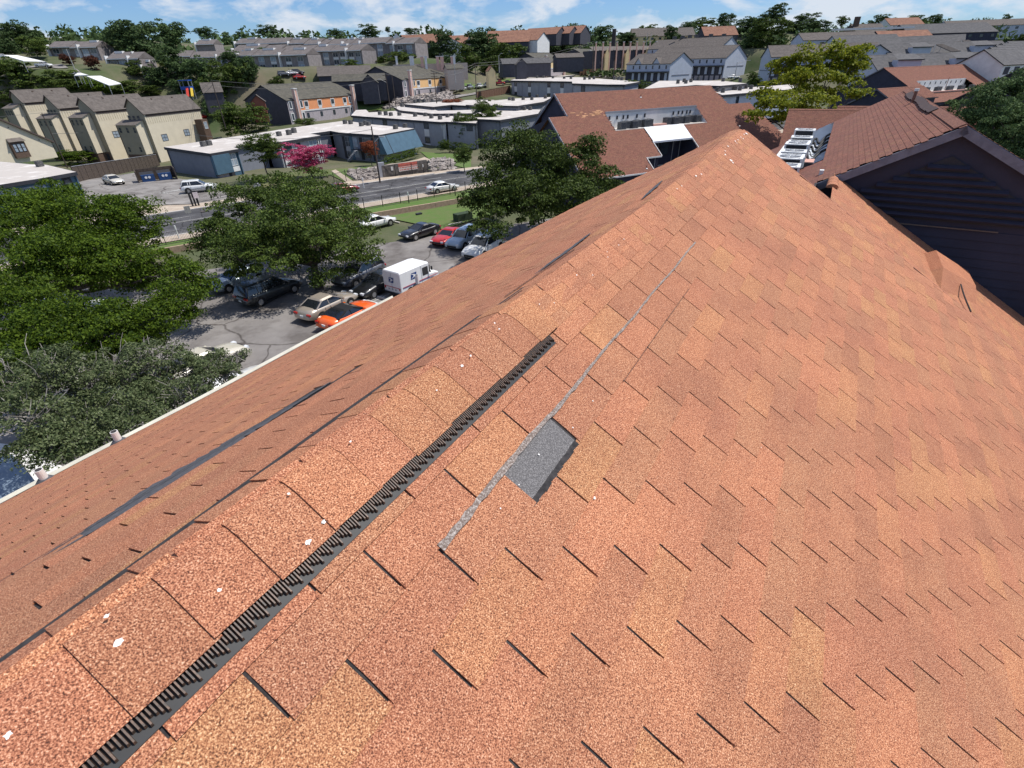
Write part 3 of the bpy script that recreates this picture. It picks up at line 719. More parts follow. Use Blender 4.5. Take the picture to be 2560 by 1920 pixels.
def panel(parent, c, xd, nd, w_, h_, m, name='panel', t=.05, **k):
    return MB().box(np.array(c, float) + nd * t / 2, w_, t, h_, xd, nd, ZU).build(name, m, parent, **k)

def gable(name, label, cat, A, az, L, W, pitch, wallh, rm, wm, gm=None, group=None, over=.35, W2=None, wallh2=None, trim=DARKTR, zbot=None, row=.2, colw=.9, thick=.16, vent=False, th=.02):
    """A = ridge point over the front gable; az = ridge heading; W/W2 = half widths (right/left of heading)"""
    pitch = math.radians(pitch); A = np.array(A, float); X = azv(az); Y = np.array([X[1], -X[0], 0])   # Y = right of heading
    W2 = W2 or W; ze = A[2] - W * math.tan(pitch); ze2 = A[2] - W2 * math.tan(pitch)
    zb = (min(ze, ze2) - wallh) if zbot is None else zbot
    t = thing(name, label, cat, (A[0], A[1], zb), group)
    wr = W - over; wl = W2 - over; f0 = A + X * over; f1 = A + X * (L - over)
    zt = lambda p, hgt: np.array([p[0], p[1], hgt])
    def wall(a, b, ha, hb, m_, nm='wall'):
        MB().poly([zt(a, zb), zt(b, zb), zt(b, hb), zt(a, ha)]).build(nm, m_, t)
    cR0 = f0 + Y * wr; cR1 = f1 + Y * wr; cL0 = f0 - Y * wl; cL1 = f1 - Y * wl
    hr_ = A[2] - wr * math.tan(pitch) - .05; hl_ = A[2] - wl * math.tan(pitch) - .05
    wall(cR0, cR1, hr_, hr_, wm); wall(cL1, cL0, hl_, hl_, wm)
    for (p, q, s, m_) in ((cL0, cR0, f0, gm or wm), (cR1, cL1, f1, gm or wm)):
        a, b = (hl_, hr_) if s is f0 else (hr_, hl_)
        MB().poly([zt(p, zb), zt(q, zb), zt(q, b), zt(s, A[2] - .05), zt(p, a)]).build('gable_wall', m_, t)
    for s, Wd in ((1, W), (-1, W2)):
        vd = Y * s * math.cos(pitch) - ZU * math.sin(pitch); nd = Y * s * math.sin(pitch) + ZU * math.cos(pitch); SL = Wd / math.cos(pitch)
        courses('roof', A, X, vd, nd, L, SL, rm, t, row, colw, h=th)
        b = MB(); c = A + vd * SL / 2 - nd * thick / 2
        b.box(c + X * L / 2 - nd * .004, L, SL, thick, X, vd, nd); b.build('roof_edge', trim, t)
    b = MB()
    for s in (1, -1):
        vd = Y * s * math.cos(pitch) - ZU * math.sin(pitch); nd = Y * s * math.sin(pitch) + ZU * math.cos(pitch)
        b.box(A + X * L / 2 + vd * .1 + nd * (th + .012), L, .2, .02, X, vd, nd)
    b.build('ridge_cap', rm, t, kind='stuff')
    return dict(t=t, X=X, Y=Y, A=A, L=L, cR0=cR0, cL0=cL0, f0=f0, f1=f1, zb=zb, hr=hr_, hl=hl_, wr=wr, wl=wl, cR1=cR1, cL1=cL1)
# ---------------------------------------------------------------- neighbour on the right (dark gable), and the low roof joining it
U0 = 15.0
CE = np.array([0, 0, CZ])
def onU(px, py, U): r_ = ray(px, py); return r_ * (U / (r_ @ rd_)) + CE
apB = onU(2417, 312, U0)
PB = math.radians(28.5)
rg = gable('dark_gable_house', 'brown shingled house with the big dark navy gable at the right edge', 'building', apB - rd_ * .0, math.degrees(AZ), 15.2, 7.6, 28.5, 9, BROWNR, NAVY, group=None, over=.14,
           W2=5.2, trim=NAVYT, row=.127, colw=.305, thick=.08, th=.007, zbot=1.0)
B = rg['t']; gx, gy = rg['X'], rg['Y']
# horizontal lap siding on the gable, board by board
Lb = MB(); fz = rg['A'][2]; nG = -gx
k_ = 0; z = fz - .75
while z > 3.0:
    half = (fz - z) / math.tan(PB) - .2
    l_ = min(half, rg['wl']); r_ = min(half, rg['wr'])
    c0 = rg['f0'] + nG * .02; a = c0 - gy * l_; b = c0 + gy * r_
    m_ = MB(); ht = .2
    tiltA = nG * .018
    q = [np.array([a[0], a[1], z]) + tiltA, np.array([b[0], b[1], z]) + tiltA, np.array([b[0], b[1], z + ht]), np.array([a[0], a[1], z + ht])]
    m_.poly(q); m_.poly([q[0], np.array([a[0], a[1], z]), np.array([b[0], b[1], z]), q[1]])
    if fz - z > 2.15 and k_ < 60: m_.build('siding_board', NAVY, B)
    z -= .2; k_ += 1
# louvre vent high in the gable
lv = MB(); lv.poly([rg['f0'] + nG * .03 + gy * s * x + ZU * (zz_) for s, x, zz_ in ((-1, 2.45, -2.0), (1, 2.45, -2.0), (1, .0, -.62))]).build('vent_backing', DARKTR, B)
for i in range(8):
    zz_ = -.85 - i * .15; hw = (-zz_ - .58) / math.tan(PB) - .12
    if hw > .1: MB().box(rg['f0'] + nG * .07 + ZU * zz_, hw * 2, .10, .05, gy, (nG * .8 - ZU * .6), np.cross(gy, nG * .8 - ZU * .6)).build('louvre', NAVYT if i == -1 else NAVY, B)
# barge boards
for s, W_ in ((1, 7.6), (-1, 5.2)):
    vd = gy * s * math.cos(PB) - ZU * math.sin(PB); nd = gy * s * math.sin(PB) + ZU * math.cos(PB)
    if s == -1: W_ = 2.45
    MB().box(rg['A'] + vd * (W_ / math.cos(PB) / 2) - nd * .10 - gx * .03, .05, W_ / math.cos(PB), .17, gx, vd, nd).build('barge_board', NAVYT, B)
MB().box(rg['f0'] + nG * .06 + ZU * -2.12 + gy * .2, 2.3, .03, .025, gy, nG, ZU).build('vent_sill', mat('bleached_sill', (.15, .12, .10), .9), B)
# ridge vent strip standing on the ridge, vent pipe
b = MB()
for i in range(12):
    a = rg['A'] + gx * (4.2 + i * .72)
    vd = -gy * math.cos(PB) - ZU * math.sin(PB); nd = -gy * math.sin(PB) + ZU * math.cos(PB)
    b.box(a + gx * .36 + vd * (.16 + .03 * math.sin(i * .9)) + nd * .035, .72, .22, .04, gx, vd, nd)
b.build('ridge_vent', mat('dark_ridge_vent', (.07, .045, .04), .8), B)
def onB(px, py):
    nn = -gy * math.sin(PB) + ZU * math.cos(PB); r_ = ray(px, py); a = rg['A'] - CE; return r_ * ((a @ nn) / (r_ @ nn)) + CE
P = onB(2281, 256); MB().cyl(P, P + ZU * .36, .05, n=10).build('vent_pipe', mat('rusty_pipe', (.22, .10, .07), .7), B); MB().cyl(P + ZU * .34, P + ZU * .42, .07, n=10).build('pipe_cap', WHITE, B)
# the equipment well cut in the left slope
c_ = onB(2085, 306); d_ = onB(2055, 392); e_ = onB(*(1900 + 700 / 8.296, 280 + 1130 / 8.296)) ; f_ = onB(1965, 420)
wA = (onB(2055, 392) - rg['A']) @ gx; wB = (onB(2085, 306) - rg['A']) @ gx
hB = (c_ - rg['A']) @ gy
u1, u2 = -.9, wB                      # along the ridge heading (relative to gable)
h1 = hB; h2 = (onB(1967, 358) - rg['A']) @ gy
u1 = (onB(2058, 400) - rg['A']) @ gx
zf = rg['A'][2] + h2 * math.tan(PB)
# re-cut the left slope round the well
for ch in [x for x in B.children if x.name.startswith('roof')]:
    if ch.name.startswith('roof_edge') : continue
rl = [x for x in B.children if x.name.split('.')[0] == 'roof'][1]; bpy.data.objects.remove(rl)
re_ = [x for x in B.children if x.name.startswith('roof_edge')][1]; bpy.data.objects.remove(re_)
vdl = -gy * math.cos(PB) - ZU * math.sin(PB); ndl = -gy * math.sin(PB) + ZU * math.cos(PB)
v1_, v2_ = -h1 / math.cos(PB), -h2 / math.cos(PB)
NE = 9.0                              # the slope carries on this far in front of the gable, below its rake
vj = 2.45 / math.cos(PB)
def keep(x, y):
    x = x - NE
    if x < 0 and y < vj + .02: return False
    if u1 < x < u2 and v1_ < y < v2_: return False
    return True
courses('roof', rg['A'] - gx * NE, gx, vdl, ndl, 15.2 + NE, 8.2, BROWNR, B, .127, .305, h=.007, poly=keep)
MB().box(rg['A'] + gx * 7.6 + vdl * 1.3 - ndl * .12, 15.2, 2.55, .14, gx, vdl, ndl).build('roof_edge', NAVYT, B)
WELLG = mat('grey_well_lining', (.55, .58, .62), .7, var=.15, scale=1.5)
def wl(u_, h_, z_): p = rg['A'] + gx * u_ + gy * h_; p[2] = z_; return p
zt_ = lambda h_: rg['A'][2] + h_ * math.tan(PB)
MB().quad(wl(u1, h1, zf), wl(u2, h1, zf), wl(u2, h1, zt_(h1) + .02), wl(u1, h1, zt_(h1) + .02)).build('well_wall', WELLG, B)
MB().poly([wl(u2, h1, zf), wl(u2, h2, zf), wl(u2, h2, zt_(h2) + .02), wl(u2, h1, zt_(h1) + .02)]).build('well_wall', WELLG, B)
MB().poly([wl(u1, h1, zf), wl(u1, h2, zf), wl(u1, h2, zt_(h2) + .02), wl(u1, h1, zt_(h1) + .02)]).build('well_wall', NAVY, B)
zf2 = zt_(h2) + .02
MB().prism([wl(u1, h1, 0)[:2], wl(u2, h1, 0)[:2], wl(u2, h2, 0)[:2], wl(u1, h2, 0)[:2]], zf2, zf2 - .15).build('well_floor', WELLG, B)
# condensing units in the well: white cabinets, black coil sides, wire fan guards
CABW = mat('white_cabinet_metal', (.72, .73, .72), .45, var=.08, scale=3)
COIL = mat('black_coil', (.03, .032, .036), .6, var=.3, scale=20)
def condenser_tree(big=True):
    t = thing('condenser_unit', 'x', 'air conditioner')
    s, h_ = .78, .72
    b = MB()
    for i in (-1, 1):
        for j in (-1, 1): b.box((i * (s / 2 - .03), j * (s / 2 - .03), h_ / 2), .06, .06, h_)
    b.box((0, 0, .04), s - .002, s - .002, .08); bodyf = b.build('cabinet_frame', CABW, t)
    c = MB().box((0, 0, h_ / 2), s - .07, s - .07, h_ - .02).build('coil', COIL, t)
    b = MB(); n = 16
    for i in range(n):
        a0, a1 = 2 * math.pi * i / n, 2 * math.pi * (i + 1) / n
        for r_, R_ in ((.30, .34),):
            b.poly([(r_ * math.cos(a0), r_ * math.sin(a0), h_ + .03), (R_ * math.cos(a0), R_ * math.sin(a0), h_ + .02), (R_ * math.cos(a1), R_ * math.sin(a1), h_ + .02), (r_ * math.cos(a1), r_ * math.sin(a1), h_ + .03)])
    for s1 in (-1, 1):
        b.box((s1 * (s / 2 - .045), 0, h_ + .01), .09, s, .03); b.box((0, s1 * (s / 2 - .045), h_ + .01), s - .182, .09, .03)
    b.build('lid', CABW, t)
    b = MB()
    for i in range(6):
        a0 = math.pi * i / 6; b.box((0, 0, h_ + .035 + .001 * i), .62, .014, .008, (math.cos(a0), math.sin(a0), 0), (-math.sin(a0), math.cos(a0), 0))
    b.build('fan_guard', CABW, t)
    b = MB()
    for i in range(3):
        a0 = 2 * math.pi * i / 3; b.box((.13 * math.cos(a0), .13 * math.sin(a0), h_ - .002), .24, .10, .006, (math.cos(a0), math.sin(a0), 0), (-math.sin(a0), math.cos(a0), .0), (0, 0, 1))
    b.build('fan', METAL, t)
    return t
CU = condenser_tree()
uniq = ['white air conditioner nearest the roof edge in the right well', 'second white air conditioner from the near end of the well', 'third white air conditioner up the row in the well', 'fourth white air conditioner in the row in the well',
        'fifth white air conditioner up the row, by the grey lining', 'sixth white air conditioner in the row in the well', 'furthest white air conditioner, at the top end of the row in the well', 'white unit in the well second from the far end']
npos = 0
for i in range(8):
    o = CU if npos == 0 else copy_tree(CU); npos += 1
    t_ = i / 7; P = G(2012 - 46 * t_, 330 + 82 * t_, CZ - (zf2 + .80)); o.location = (P[0], P[1], zf2 + .06 + (.0 if i % 3 else .10)); o.rotation_euler[2] = -AZ + .02 * (i % 3)
    tag(o, uniq[i], 'air conditioner', 'air conditioners in the right roof well')
# white slatted cabinet / ladder rack beside them
b = MB(); P = G(1962, 400, CZ - (zf2 + .35)); P[2] = zf2
rk = thing('equipment_rack', 'long white slatted equipment rack lying beside the air conditioners in the well', 'rack', P)
rx, ry = gx, gy
MB().box(P + rx * 2.2 + ZU * .28 - ry * .10, 4.6, .62, .06, rx, ry, ZU).build('rack_top', WHITE, rk)
for i in range(9): MB().box(P + rx * (.3 + i * .48) + ZU * .325 - ry * .02, .10, .36, .02, rx, ry, ZU).build('slot', METAL, rk)
for i in range(4): MB().box(P + rx * (.1 + i * 1.4) + ZU * .12 - ry * .10, .06, .5, .24, rx, ry, ZU).build('leg', METAL, rk)
PK = mat('faded_pink_panel', (.62, .36, .30), .7, var=.08, scale=5)
P = G(2010, 402, CZ - (zf2 + .3)); P[2] = zf2; bx = thing('pink_panel_box', 'low box with a faded pink lid among black pipes in the roof well', 'electrical box', P)
MB().box(P + ZU * .15, .75, .6, .3, gx, gy, ZU).build('box_body', DARKTR, bx); MB().box(P + ZU * .31, .8, .66, .03, gx, gy, ZU).build('box_lid', PK, bx)
def tube(name, pts, r, m, parent=None, n=6, **k):
    b = MB(); pts = [np.array(p, float) for p in pts]
    # smooth
    for _ in range(2):
        q = [pts[0]]
        for i in range(len(pts) - 1): q += [pts[i] * .75 + pts[i + 1] * .25, pts[i] * .25 + pts[i + 1] * .75]
        q.append(pts[-1]); pts = q
    rings = []
    for i, p in enumerate(pts):
        d = pts[min(i + 1, len(pts) - 1)] - pts[max(i - 1, 0)]; d /= np.linalg.norm(d) + 1e-9; x = np.cross(d, [0, 0, 1.0])
        x = x / np.linalg.norm(x) if np.linalg.norm(x) > 1e-3 else np.array([1.0, 0, 0]); y = np.cross(d, x)
        b.v += [tuple(p + r * (math.cos(2 * math.pi * j / n) * x + math.sin(2 * math.pi * j / n) * y)) for j in range(n)]
    for i in range(len(pts) - 1):
        for j in range(n): b.f.append((i * n + j, i * n + (j + 1) % n, (i + 1) * n + (j + 1) % n, (i + 1) * n + j))
    return b.build(name, m, parent, smooth=True, **k)
hl_ = ['black insulated hose looping over the far end of the roof well', 'black insulated hose bundle crossing the middle of the roof well', 'black insulated hose nearest the pink lidded box', 'thin black cable running up to the well wall',
       'black hose coil lying lowest on the grey well lining']
for i in range(5):
    q1_ = G(2022 - 8 * i, 362 + 11 * i, CZ - (zf2 + .2)); q2_ = G(2045, 366 + 7 * i, CZ - (zf2 + .35)); a = (q1_ - rg['A']) @ gx; ha = (q1_ - rg['A']) @ gy
    pts = [wl(a, ha, zf2 + .15), wl(a + .5, ha + (h1 - ha) * .3, zf2 + .5), wl(a - .1, ha + (h1 - ha) * .5, zf2 + .2), wl(a + .8, ha + (h1 - ha) * .75, zf2 + .45), wl(a + .6, h1 - .02, zf2 + .6)]
    tag(tube('insulated_hose', pts, .05 if i != 3 else .02, COIL), hl_[i], 'hose', 'black hoses in the roof well')
P = onB(2052, 436); g2 = MB().box(P + ZU * .05, .16, .10, .12, gx, gy, ZU).build('gutter_end', WHITE, B, label='white capped stub at the foot of the gable rake')

# low joining roof between us and the gable (its crest runs toward the gable's left foot)
LC = onU(2085, 440, U0) + ZU * .02
Lr = thing('low_link_roof', 'lower orange shingle roof between our rake and the dark gable wall', 'roof', (LC[0], LC[1], 1))
TH2 = math.radians(31.3)
vdR = rh * math.cos(TH2) - ZU * math.sin(TH2); ndR = rh * math.sin(TH2) + ZU * math.cos(TH2)
LO = LC - rd_ * 8.6
def notw(x, y): return True
courses('roof', LO, rd_, vdR, ndR, 8.9, 9.0, SH_I, Lr, EXP, TAB, h=.006)
MB().quad(LO - ZU * .02, LO + rd_ * 8.9 - ZU * .02, LO + rd_ * 8.9 + vdR * 9 - ZU * .02, LO + vdR * 9 - ZU * .02).build('deck', SH_U, Lr)
# half round cap at its crest
cp = MB(); n = 8
for k_ in range(3):
    s0 = 8.9 - 1.05 - k_ * .35; r1 = .125 + .008 * k_
    ring = lambda s, r_: [LO + rd_ * s + rh * (r_ * .8 * math.cos(math.pi * i / n)) + ZU * (r_ * .55 * math.sin(math.pi * i / n) - .03) for i in range(n + 1)]
    A_, B_ = ring(s0, r1 + .015), ring(s0 + .37, r1)
    for i in range(n): cp.quad(A_[i], A_[i + 1], B_[i + 1], B_[i])
    cp.poly(A_[::-1])
cp.build('half_round_cap', SH_O, Lr)
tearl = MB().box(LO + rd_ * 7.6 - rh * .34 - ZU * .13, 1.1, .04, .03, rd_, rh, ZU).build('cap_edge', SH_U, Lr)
# raised cricket against the wall, with a black slot
K0 = (onU(2330, 672, U0 - .3)); 
def onL(px, py, h=0):
    r_ = ray(px, py); a = LO + ndR * h - CE; return r_ * ((a @ ndR) / (r_ @ ndR)) + CE
c0 = onL(2358, 668, .18); cA = onL(2326, 676, .004); cB = onL(2352, 722, .006); cC = onL(2440, 760, .004); cD = onL(2440, 715, .15)
b = MB(); b.poly([c0, cA, cB]); b.poly([c0, cB, cC, cD]); b.poly([c0 + rd_ * 1.2, cA + rd_ * 1.2, cA, c0]); b.poly([c0 + rd_ * 1.2, c0, cD, cD + rd_ * 1.0])
b.build('cricket', SH_I, Lr, label='small raised saddle of shingles against the dark wall')
for pts, r_ in (([onL(2402, 711, .12), onL(2411, 742, .10), onL(2427, 779, .05)], .014),):
    tube('open_seam', pts, r_, SH_U, Lr)

# ---------------------------------------------------------------- brown roof across the court (centre), with equipment well and white canopy
A1 = G(*km(470, 190), 3.2); B1 = G(*k3(1780, 675), 3.2); azD = math.degrees(math.atan2(B1[0] - A1[0], B1[1] - A1[1])); PDp = 36.0
dx = azv(azD); dy = np.array([dx[1], -dx[0], 0]); pr = math.radians(PDp)
D = thing('court_building', 'three storey building with brown roof, rooftop equipment well and white canopy', 'building', (A1[0], A1[1], 1))
vdf = dy * math.cos(pr) - ZU * math.sin(pr); ndf = dy * math.sin(pr) + ZU * math.cos(pr)
vdb = -dy * math.cos(pr) - ZU * math.sin(pr); ndb = -dy * math.sin(pr) + ZU * math.cos(pr)
c36 = math.cos(pr)
dn = [3.2, 5.65, 9.55, 11.4]          # horizontal distances down the front slope
def inD(x, y):
    h = y * c36; x = x - 2.6
    if h < 3.2: return 2.6 - 2.6 <= x + 0 and 0 <= x <= 26.2 + (h) * .28 if x >= 0 else False
    if 3.2 < h < 5.65 and 5.7 < x < 21.0: return False
    if h > 5.6 and 10.2 < x < 16.8: return False
    if h > 9.55 and x > 7.75 and x < 16.8: return False
    if h > 3.2 and x > 31.4 + (h - 3.2) * .35: return False
    return x > -2.55 + 0 * h if h > 3.2 else True
courses('roof', A1 - dx * 2.6, dx, vdf, ndf, 37, 11.4 / c36, BROWNR2, D, .14, .45, h=.012, poly=inD)
courses('roof', A1, dx, vdb, ndb, 26, 8, BROWNR2, D, .3, 1.2, h=.012)
courses('roof', A1 + dx * 26 + vdf * 3.2 / c36, dx, vdb, ndb, 5.2, 5, BROWNR2, D, .3, 1.2, h=.012)
def dp(x, h, z=None): p = A1 + dx * x + dy * h; p[2] = (A1[2] - abs(h) * math.tan(pr)) if z is None else z; return p
# gable walls (upper and lower step)
MB().poly([dp(.3, 3.1, None) - ZU * .1, dp(.3, 0) - ZU * .1, dp(.3, -3.6) - ZU * .1, dp(.3, -3.6, A1[2] - 4.2), dp(.3, 3.1, A1[2] - 2.5)]).build('gable_wall', NAVY, D)
z_ = A1[2] - .55
while z_ > A1[2] - 2.5:
    hw = (A1[2] - z_) / math.tan(pr) - .15; MB().quad(dp(.27, hw, z_), dp(.27, -hw, z_), dp(.29, -hw, z_ + .22), dp(.29, hw, z_ + .22)).build('siding_board', NAVYT if False else NAVY, D); z_ -= .22
MB().poly([dp(-2.2, 5.5) - ZU * .1 if False else dp(-2.2, 3.2), dp(-2.2, 11), dp(-2.2, 11, 1), dp(-2.2, -7, 1), dp(-2.2, -7)]).build('gable_wall', NAVY, D)
for (xx, h0, h1_) in ((.0, 0, 3.2), (.0, -8.6, 0), (-2.62, 3.2, 11.4)):
    s = 1 if h1_ > 0 else -1; a = dp(xx, h0); b_ = dp(xx, h1_); d_ = b_ - a; Ln = np.linalg.norm(d_); d_ /= Ln; nn = np.cross(d_, dx)
    MB().box((a + b_) / 2 - ZU * .06, .10, Ln, .24, dx, d_, nn).build('barge_board', NAVYT, D)
MB().poly([dp(-2.6, 3.2), dp(0.1, 3.2), dp(.1, 3.2, A1[2] - 2.6), dp(-2.6, 3.2, A1[2] - 2.6)]).build('step_flashing', NAVYT, D)
courses('roof', dp(-2.6, 3.2), dx, vdb, ndb, 2.7, 6, BROWNR2, D, .3, 1.2, h=.012)
# main walls below
for seg in ([(-2.2, 11.0), (7.3, 11.0)], [(7.3, 11.0), (7.3, 9.2)], [(7.3, 9.2), (10.0, 9.2)], [(10.0, 9.2), (10.0, 5.6)], [(10.0, 5.6), (17.0, 5.6)], [(17.0, 5.6), (17.0, 11.0)], [(17.0, 11.0), (34.0, 11.0)], [(34, 11), (34, -7)], [(34, -7), (-2.2, -7)]):
    (xa, ha), (xb, hb) = seg; a = dp(xa, ha, 1); b_ = dp(xb, hb, 1)
    ta = A1[2] - abs(ha) * math.tan(pr) - .12; tb = A1[2] - abs(hb) * math.tan(pr) - .12
    MB().poly([a, b_, np.array([b_[0], b_[1], tb]), np.array([a[0], a[1], ta])]).build('wall', NAVY, D)
for (xa, ha, xb, hb) in ((-2.6, 11.42, 7.75, 11.42), (7.75, 9.57, 10.2, 9.57), (16.8, 11.42, 34, 11.42)):
    a = dp(xa, ha); b_ = dp(xb, hb); MB().box((a + b_) / 2 + ZU * -.02, np.linalg.norm(b_ - a), .08, .16, dx, dy, ZU).build('fascia', WHITE, D)
for (xa, ha, xb, hb) in ((7.77, 9.6, 7.77, 11.4), (10.22, 7.5, 10.22, 9.55), (16.78, 7.5, 16.78, 11.4)):
    a = dp(xa, ha); b_ = dp(xb, hb); d_ = (b_ - a); Ln = np.linalg.norm(d_); d_ /= Ln; MB().box((a + b_) / 2, .07, Ln, .14, dx, d_, np.cross(d_, dx)).build('fascia', WHITE, D)
zw = dp(0, 5.65)[2] + .03
MB().prism([dp(5.7, 3.2)[:2], dp(21, 3.2)[:2], dp(21, 5.68)[:2], dp(5.7, 5.68)[:2]], zw, zw - .2).build('well_floor', MEMB, D)
MB().quad(dp(5.7, 3.2, zw), dp(21, 3.2, zw), dp(21, 3.2) + ZU * .03, dp(5.7, 3.2) + ZU * .03).build('well_wall', WHITE, D)
MB().poly([dp(21, 3.2, zw), dp(21, 5.65, zw), dp(21, 3.2) + ZU * .03]).build('well_wall', WELLG, D)
MB().poly([dp(5.7, 3.2, zw), dp(5.7, 5.65, zw), dp(5.7, 3.2) + ZU * .03]).build('well_wall', WHITE, D)
MB().box((dp(5.7, 3.2) + dp(21, 3.2)) / 2 + ZU * .08, 15.3, .1, .22, dx, dy, ZU).build('flashing', GREYL, D)
b = MB()
for i in range(1): b.quad(dp(10.1, 5.6) + ndf * .10, dp(10.3, 7.6) + ndf * .06, dp(16.8, 7.6) + ndf * .06, dp(16.7, 5.6) + ndf * .10)
b.box((dp(10.3, 7.6) + dp(16.8, 7.6)) / 2 - ZU * .05, 6.5, .06, .2, dx, dy, ZU); b.build('canopy', mat('white_metal_sheet', (.72, .74, .78), .5, var=.1, scale=1.2), D)
for i, (hx, hh_) in enumerate([(6.4, .5), (7.6, .5), (8.6, .5), (9.3, .5), (10.8, .5), (12.1, .5), (17, .5), (17.9, .5), (18.6, .5), (19.4, .5), (20.0, .5)]):
    MB().box(dp(hx, 3.24, dp(0, 3.2)[2] - .55), .2, .1, .42, dx, dy, ZU).build('wall_vent', DARKTR, D)
# pale scuffed shingle repair
b = MB()
for i in range(26):
    xx = random.uniform(.6, 5.3); h_ = random.uniform(2.75, 3.55) - .1; w_ = random.uniform(.3, .9)
    b.quad(dp(xx, h_) + ndf * .02, dp(xx, h_ + .12) + ndf * .02, dp(xx + w_, h_ + .12) + ndf * .02, dp(xx + w_, h_) + ndf * .02)
b.build('repair_patch', mat('new_tan_shingles', (.42, .22, .12), .9, var=.2, scale=4), D, kind='stuff')
for (px, py) in (km(1668, 240), km(1750, 1225), k3(2050, 995)):
    r_ = ray(px, py); P = r_ * (((A1 - CE) @ ndf) / (r_ @ ndf)) + CE
    vp = MB().cyl(P, P + ZU * .35, .05, n=8).build('vent_pipe', mat('rusty_pipe', (.2, .1, .07)), D); MB().cyl(P - ZU * .02, P + ZU * .08, .16, .06, n=8).build('pipe_flashing', WHITE, vp)
# condensers in it (dark cabinets)
CABD = mat('dark_cabinet', (.085, .088, .095), .5, c2=(.16, .165, .17), mix=.6, scale=6)
def dark_unit():
    t = thing('dark_condenser', 'x', 'air conditioner')
    b = MB(); n = 8
    b.box((0, 0, .42), .82, .82, .84); bd = b.build('cabinet', CABD, t)
    b = MB()
    for s1 in (-1, 1):
        for i in range(5): b.box((s1 * .415, 0, .16 + i * .14), .012, .70, .03); b.box((0, s1 * .415, .16 + i * .14), .70, .012, .03)
    b.build('louvre', COIL, t, kind='stuff')
    MB().cyl((0, 0, .842), (0, 0, .87), .34, .30, n=14).build('fan_grille', COIL, t)
    return t
DU = dark_unit(); nd_ = 0
words = ['front left corner unit', 'second unit behind the front left one', 'third unit of the left cluster', 'fourth unit of the left cluster', 'fifth unit of the left cluster', 'rightmost unit of the left cluster', 'leftmost unit of the right cluster',
         'low unit, right cluster, white wall behind it', 'middle unit of the right cluster', 'second last unit of the right cluster', 'tall unit by the white well right end', 'last unit at the right end']
for i, (x_, h_) in enumerate([(7.1, 5.0), (8.1, 4.5), (9.1, 4.9), (10.1, 4.3), (11.2, 4.6), (12.0, 4.3), (15.2, 4.2), (16.2, 4.6), (17.3, 4.2), (18.2, 4.5), (19.5, 3.9), (20.3, 4.4)]):
    o = DU if i == 0 else copy_tree(DU); P = dp(x_, h_, zw); o.location = P; o.rotation_euler[2] = -math.radians(azD) + math.pi / 2; tag(o, 'dark air conditioner, ' + words[i], 'air conditioner', 'dark air conditioners in the white roof well')
P = dp(13.5, 4.6, zw); hb = MB().box(P + ZU * .12, 2.2, .5, .22, dx, dy, ZU).build('roof_hatch_box', PK); tag(hb, 'long low pinkish box on the white well floor between the two unit clusters', 'box')
# court facades: windows and downpipes
for i, (x_, h_, z_) in enumerate([(11.5, 5.62, 6.0), (14.0, 5.62, 6.0), (11.5, 5.62, 3.2), (14.0, 5.62, 3.2), (8.6, 9.22, 3.6)]):
    window(D, dp(x_, h_, z_), dx, dy, 1.5, 1.6, WHITE if i > 2 else DARKTR, GLASS, bars=1)
for x_, h_ in ((10.4, 5.7), (12.8, 5.7), (15.4, 5.7), (16.6, 5.7), (7.5, 11.1), (9.4, 9.3)):
    MB().cyl(dp(x_, h_, 1), dp(x_, h_, A1[2] - h_ * math.tan(pr) - .2), .05, n=6).build('downpipe', GREYL, D)

# ---------------------------------------------------------------- brown valley roofs between centre and right, and the far brown roof with its well
V0 = G(*k4(400, 860), 4.2); 
vr = gable('brown_valley_roof', 'plain brown gable roof wedged between the yellow tree and the right house', 'building', G(*k4(440, 862), 4.6) - azv(118) * 1.0, 118, 16, 9, 30, 6, BROWNR2, NAVY, row=.16, colw=.5, zbot=1, trim=NAVYT)
vr2 = gable('brown_step_roof', 'small dark brown roof step just right of the plain valley roof', 'building', G(*k4(740, 838), 4.6), 118, 12, 8, 30, 6, BROWNR2, NAVY, row=.16, colw=.5, zbot=1, trim=NAVYT)
Fa = G(*kf(315, 158), 2.6)
fr_ = gable('far_brown_house', 'brown roofed house with white equipment well and black gable, beyond the right house', 'building', Fa, 66, 33, 12.5, 27, 8, BROWNR2, NAVY, over=.4, W2=11, row=.16, colw=.5, zbot=1, trim=NAVYT)
Fb = G(*kf(285, 438), 4.7)
fr2 = gable('far_lower_gable', 'lower black gable with grey trim left of the far brown house', 'building', Fb - azv(66) * 1.0, 66, 12, 3.0, 27, 6, BROWNR2, NAVY, over=.3, W2=8, row=.16, colw=.5, zbot=1, trim=NAVYT)
pf = math.radians(27); fX, fY = fr_['X'], fr_['Y']; nf = fY * math.sin(pf) + ZU * math.cos(pf)
def onF(p): r_ = ray(*p); return r_ * (((Fa - CE) @ nf) / (r_ @ nf)) + CE
q = [onF(kf(800, 350)), onF(kf(1420, 300)), onF(kf(1640, 450)), onF(kf(950, 500))]
xs_ = [(p - Fa) @ fX for p in q]; hs_ = [(p - Fa) @ fY for p in q]
x0, x1, h0, h1 = (xs_[0] + xs_[3]) / 2, (xs_[1] + xs_[2]) / 2, (hs_[0] + hs_[1]) / 2, (hs_[2] + hs_[3]) / 2
fz = lambda h: Fa[2] - h * math.tan(pf)
fp = lambda x, h, z=None: np.array([*(Fa + fX * x + fY * h)[:2], fz(h) if z is None else z])
zfw = fz(h1) + .1
MB().prism([fp(x0, h0)[:2], fp(x1, h0)[:2], fp(x1, h1)[:2], fp(x0, h1)[:2]], fz(h1) + .13, fz(h1) - .1).build('well_floor', MEMB, fr_['t'])
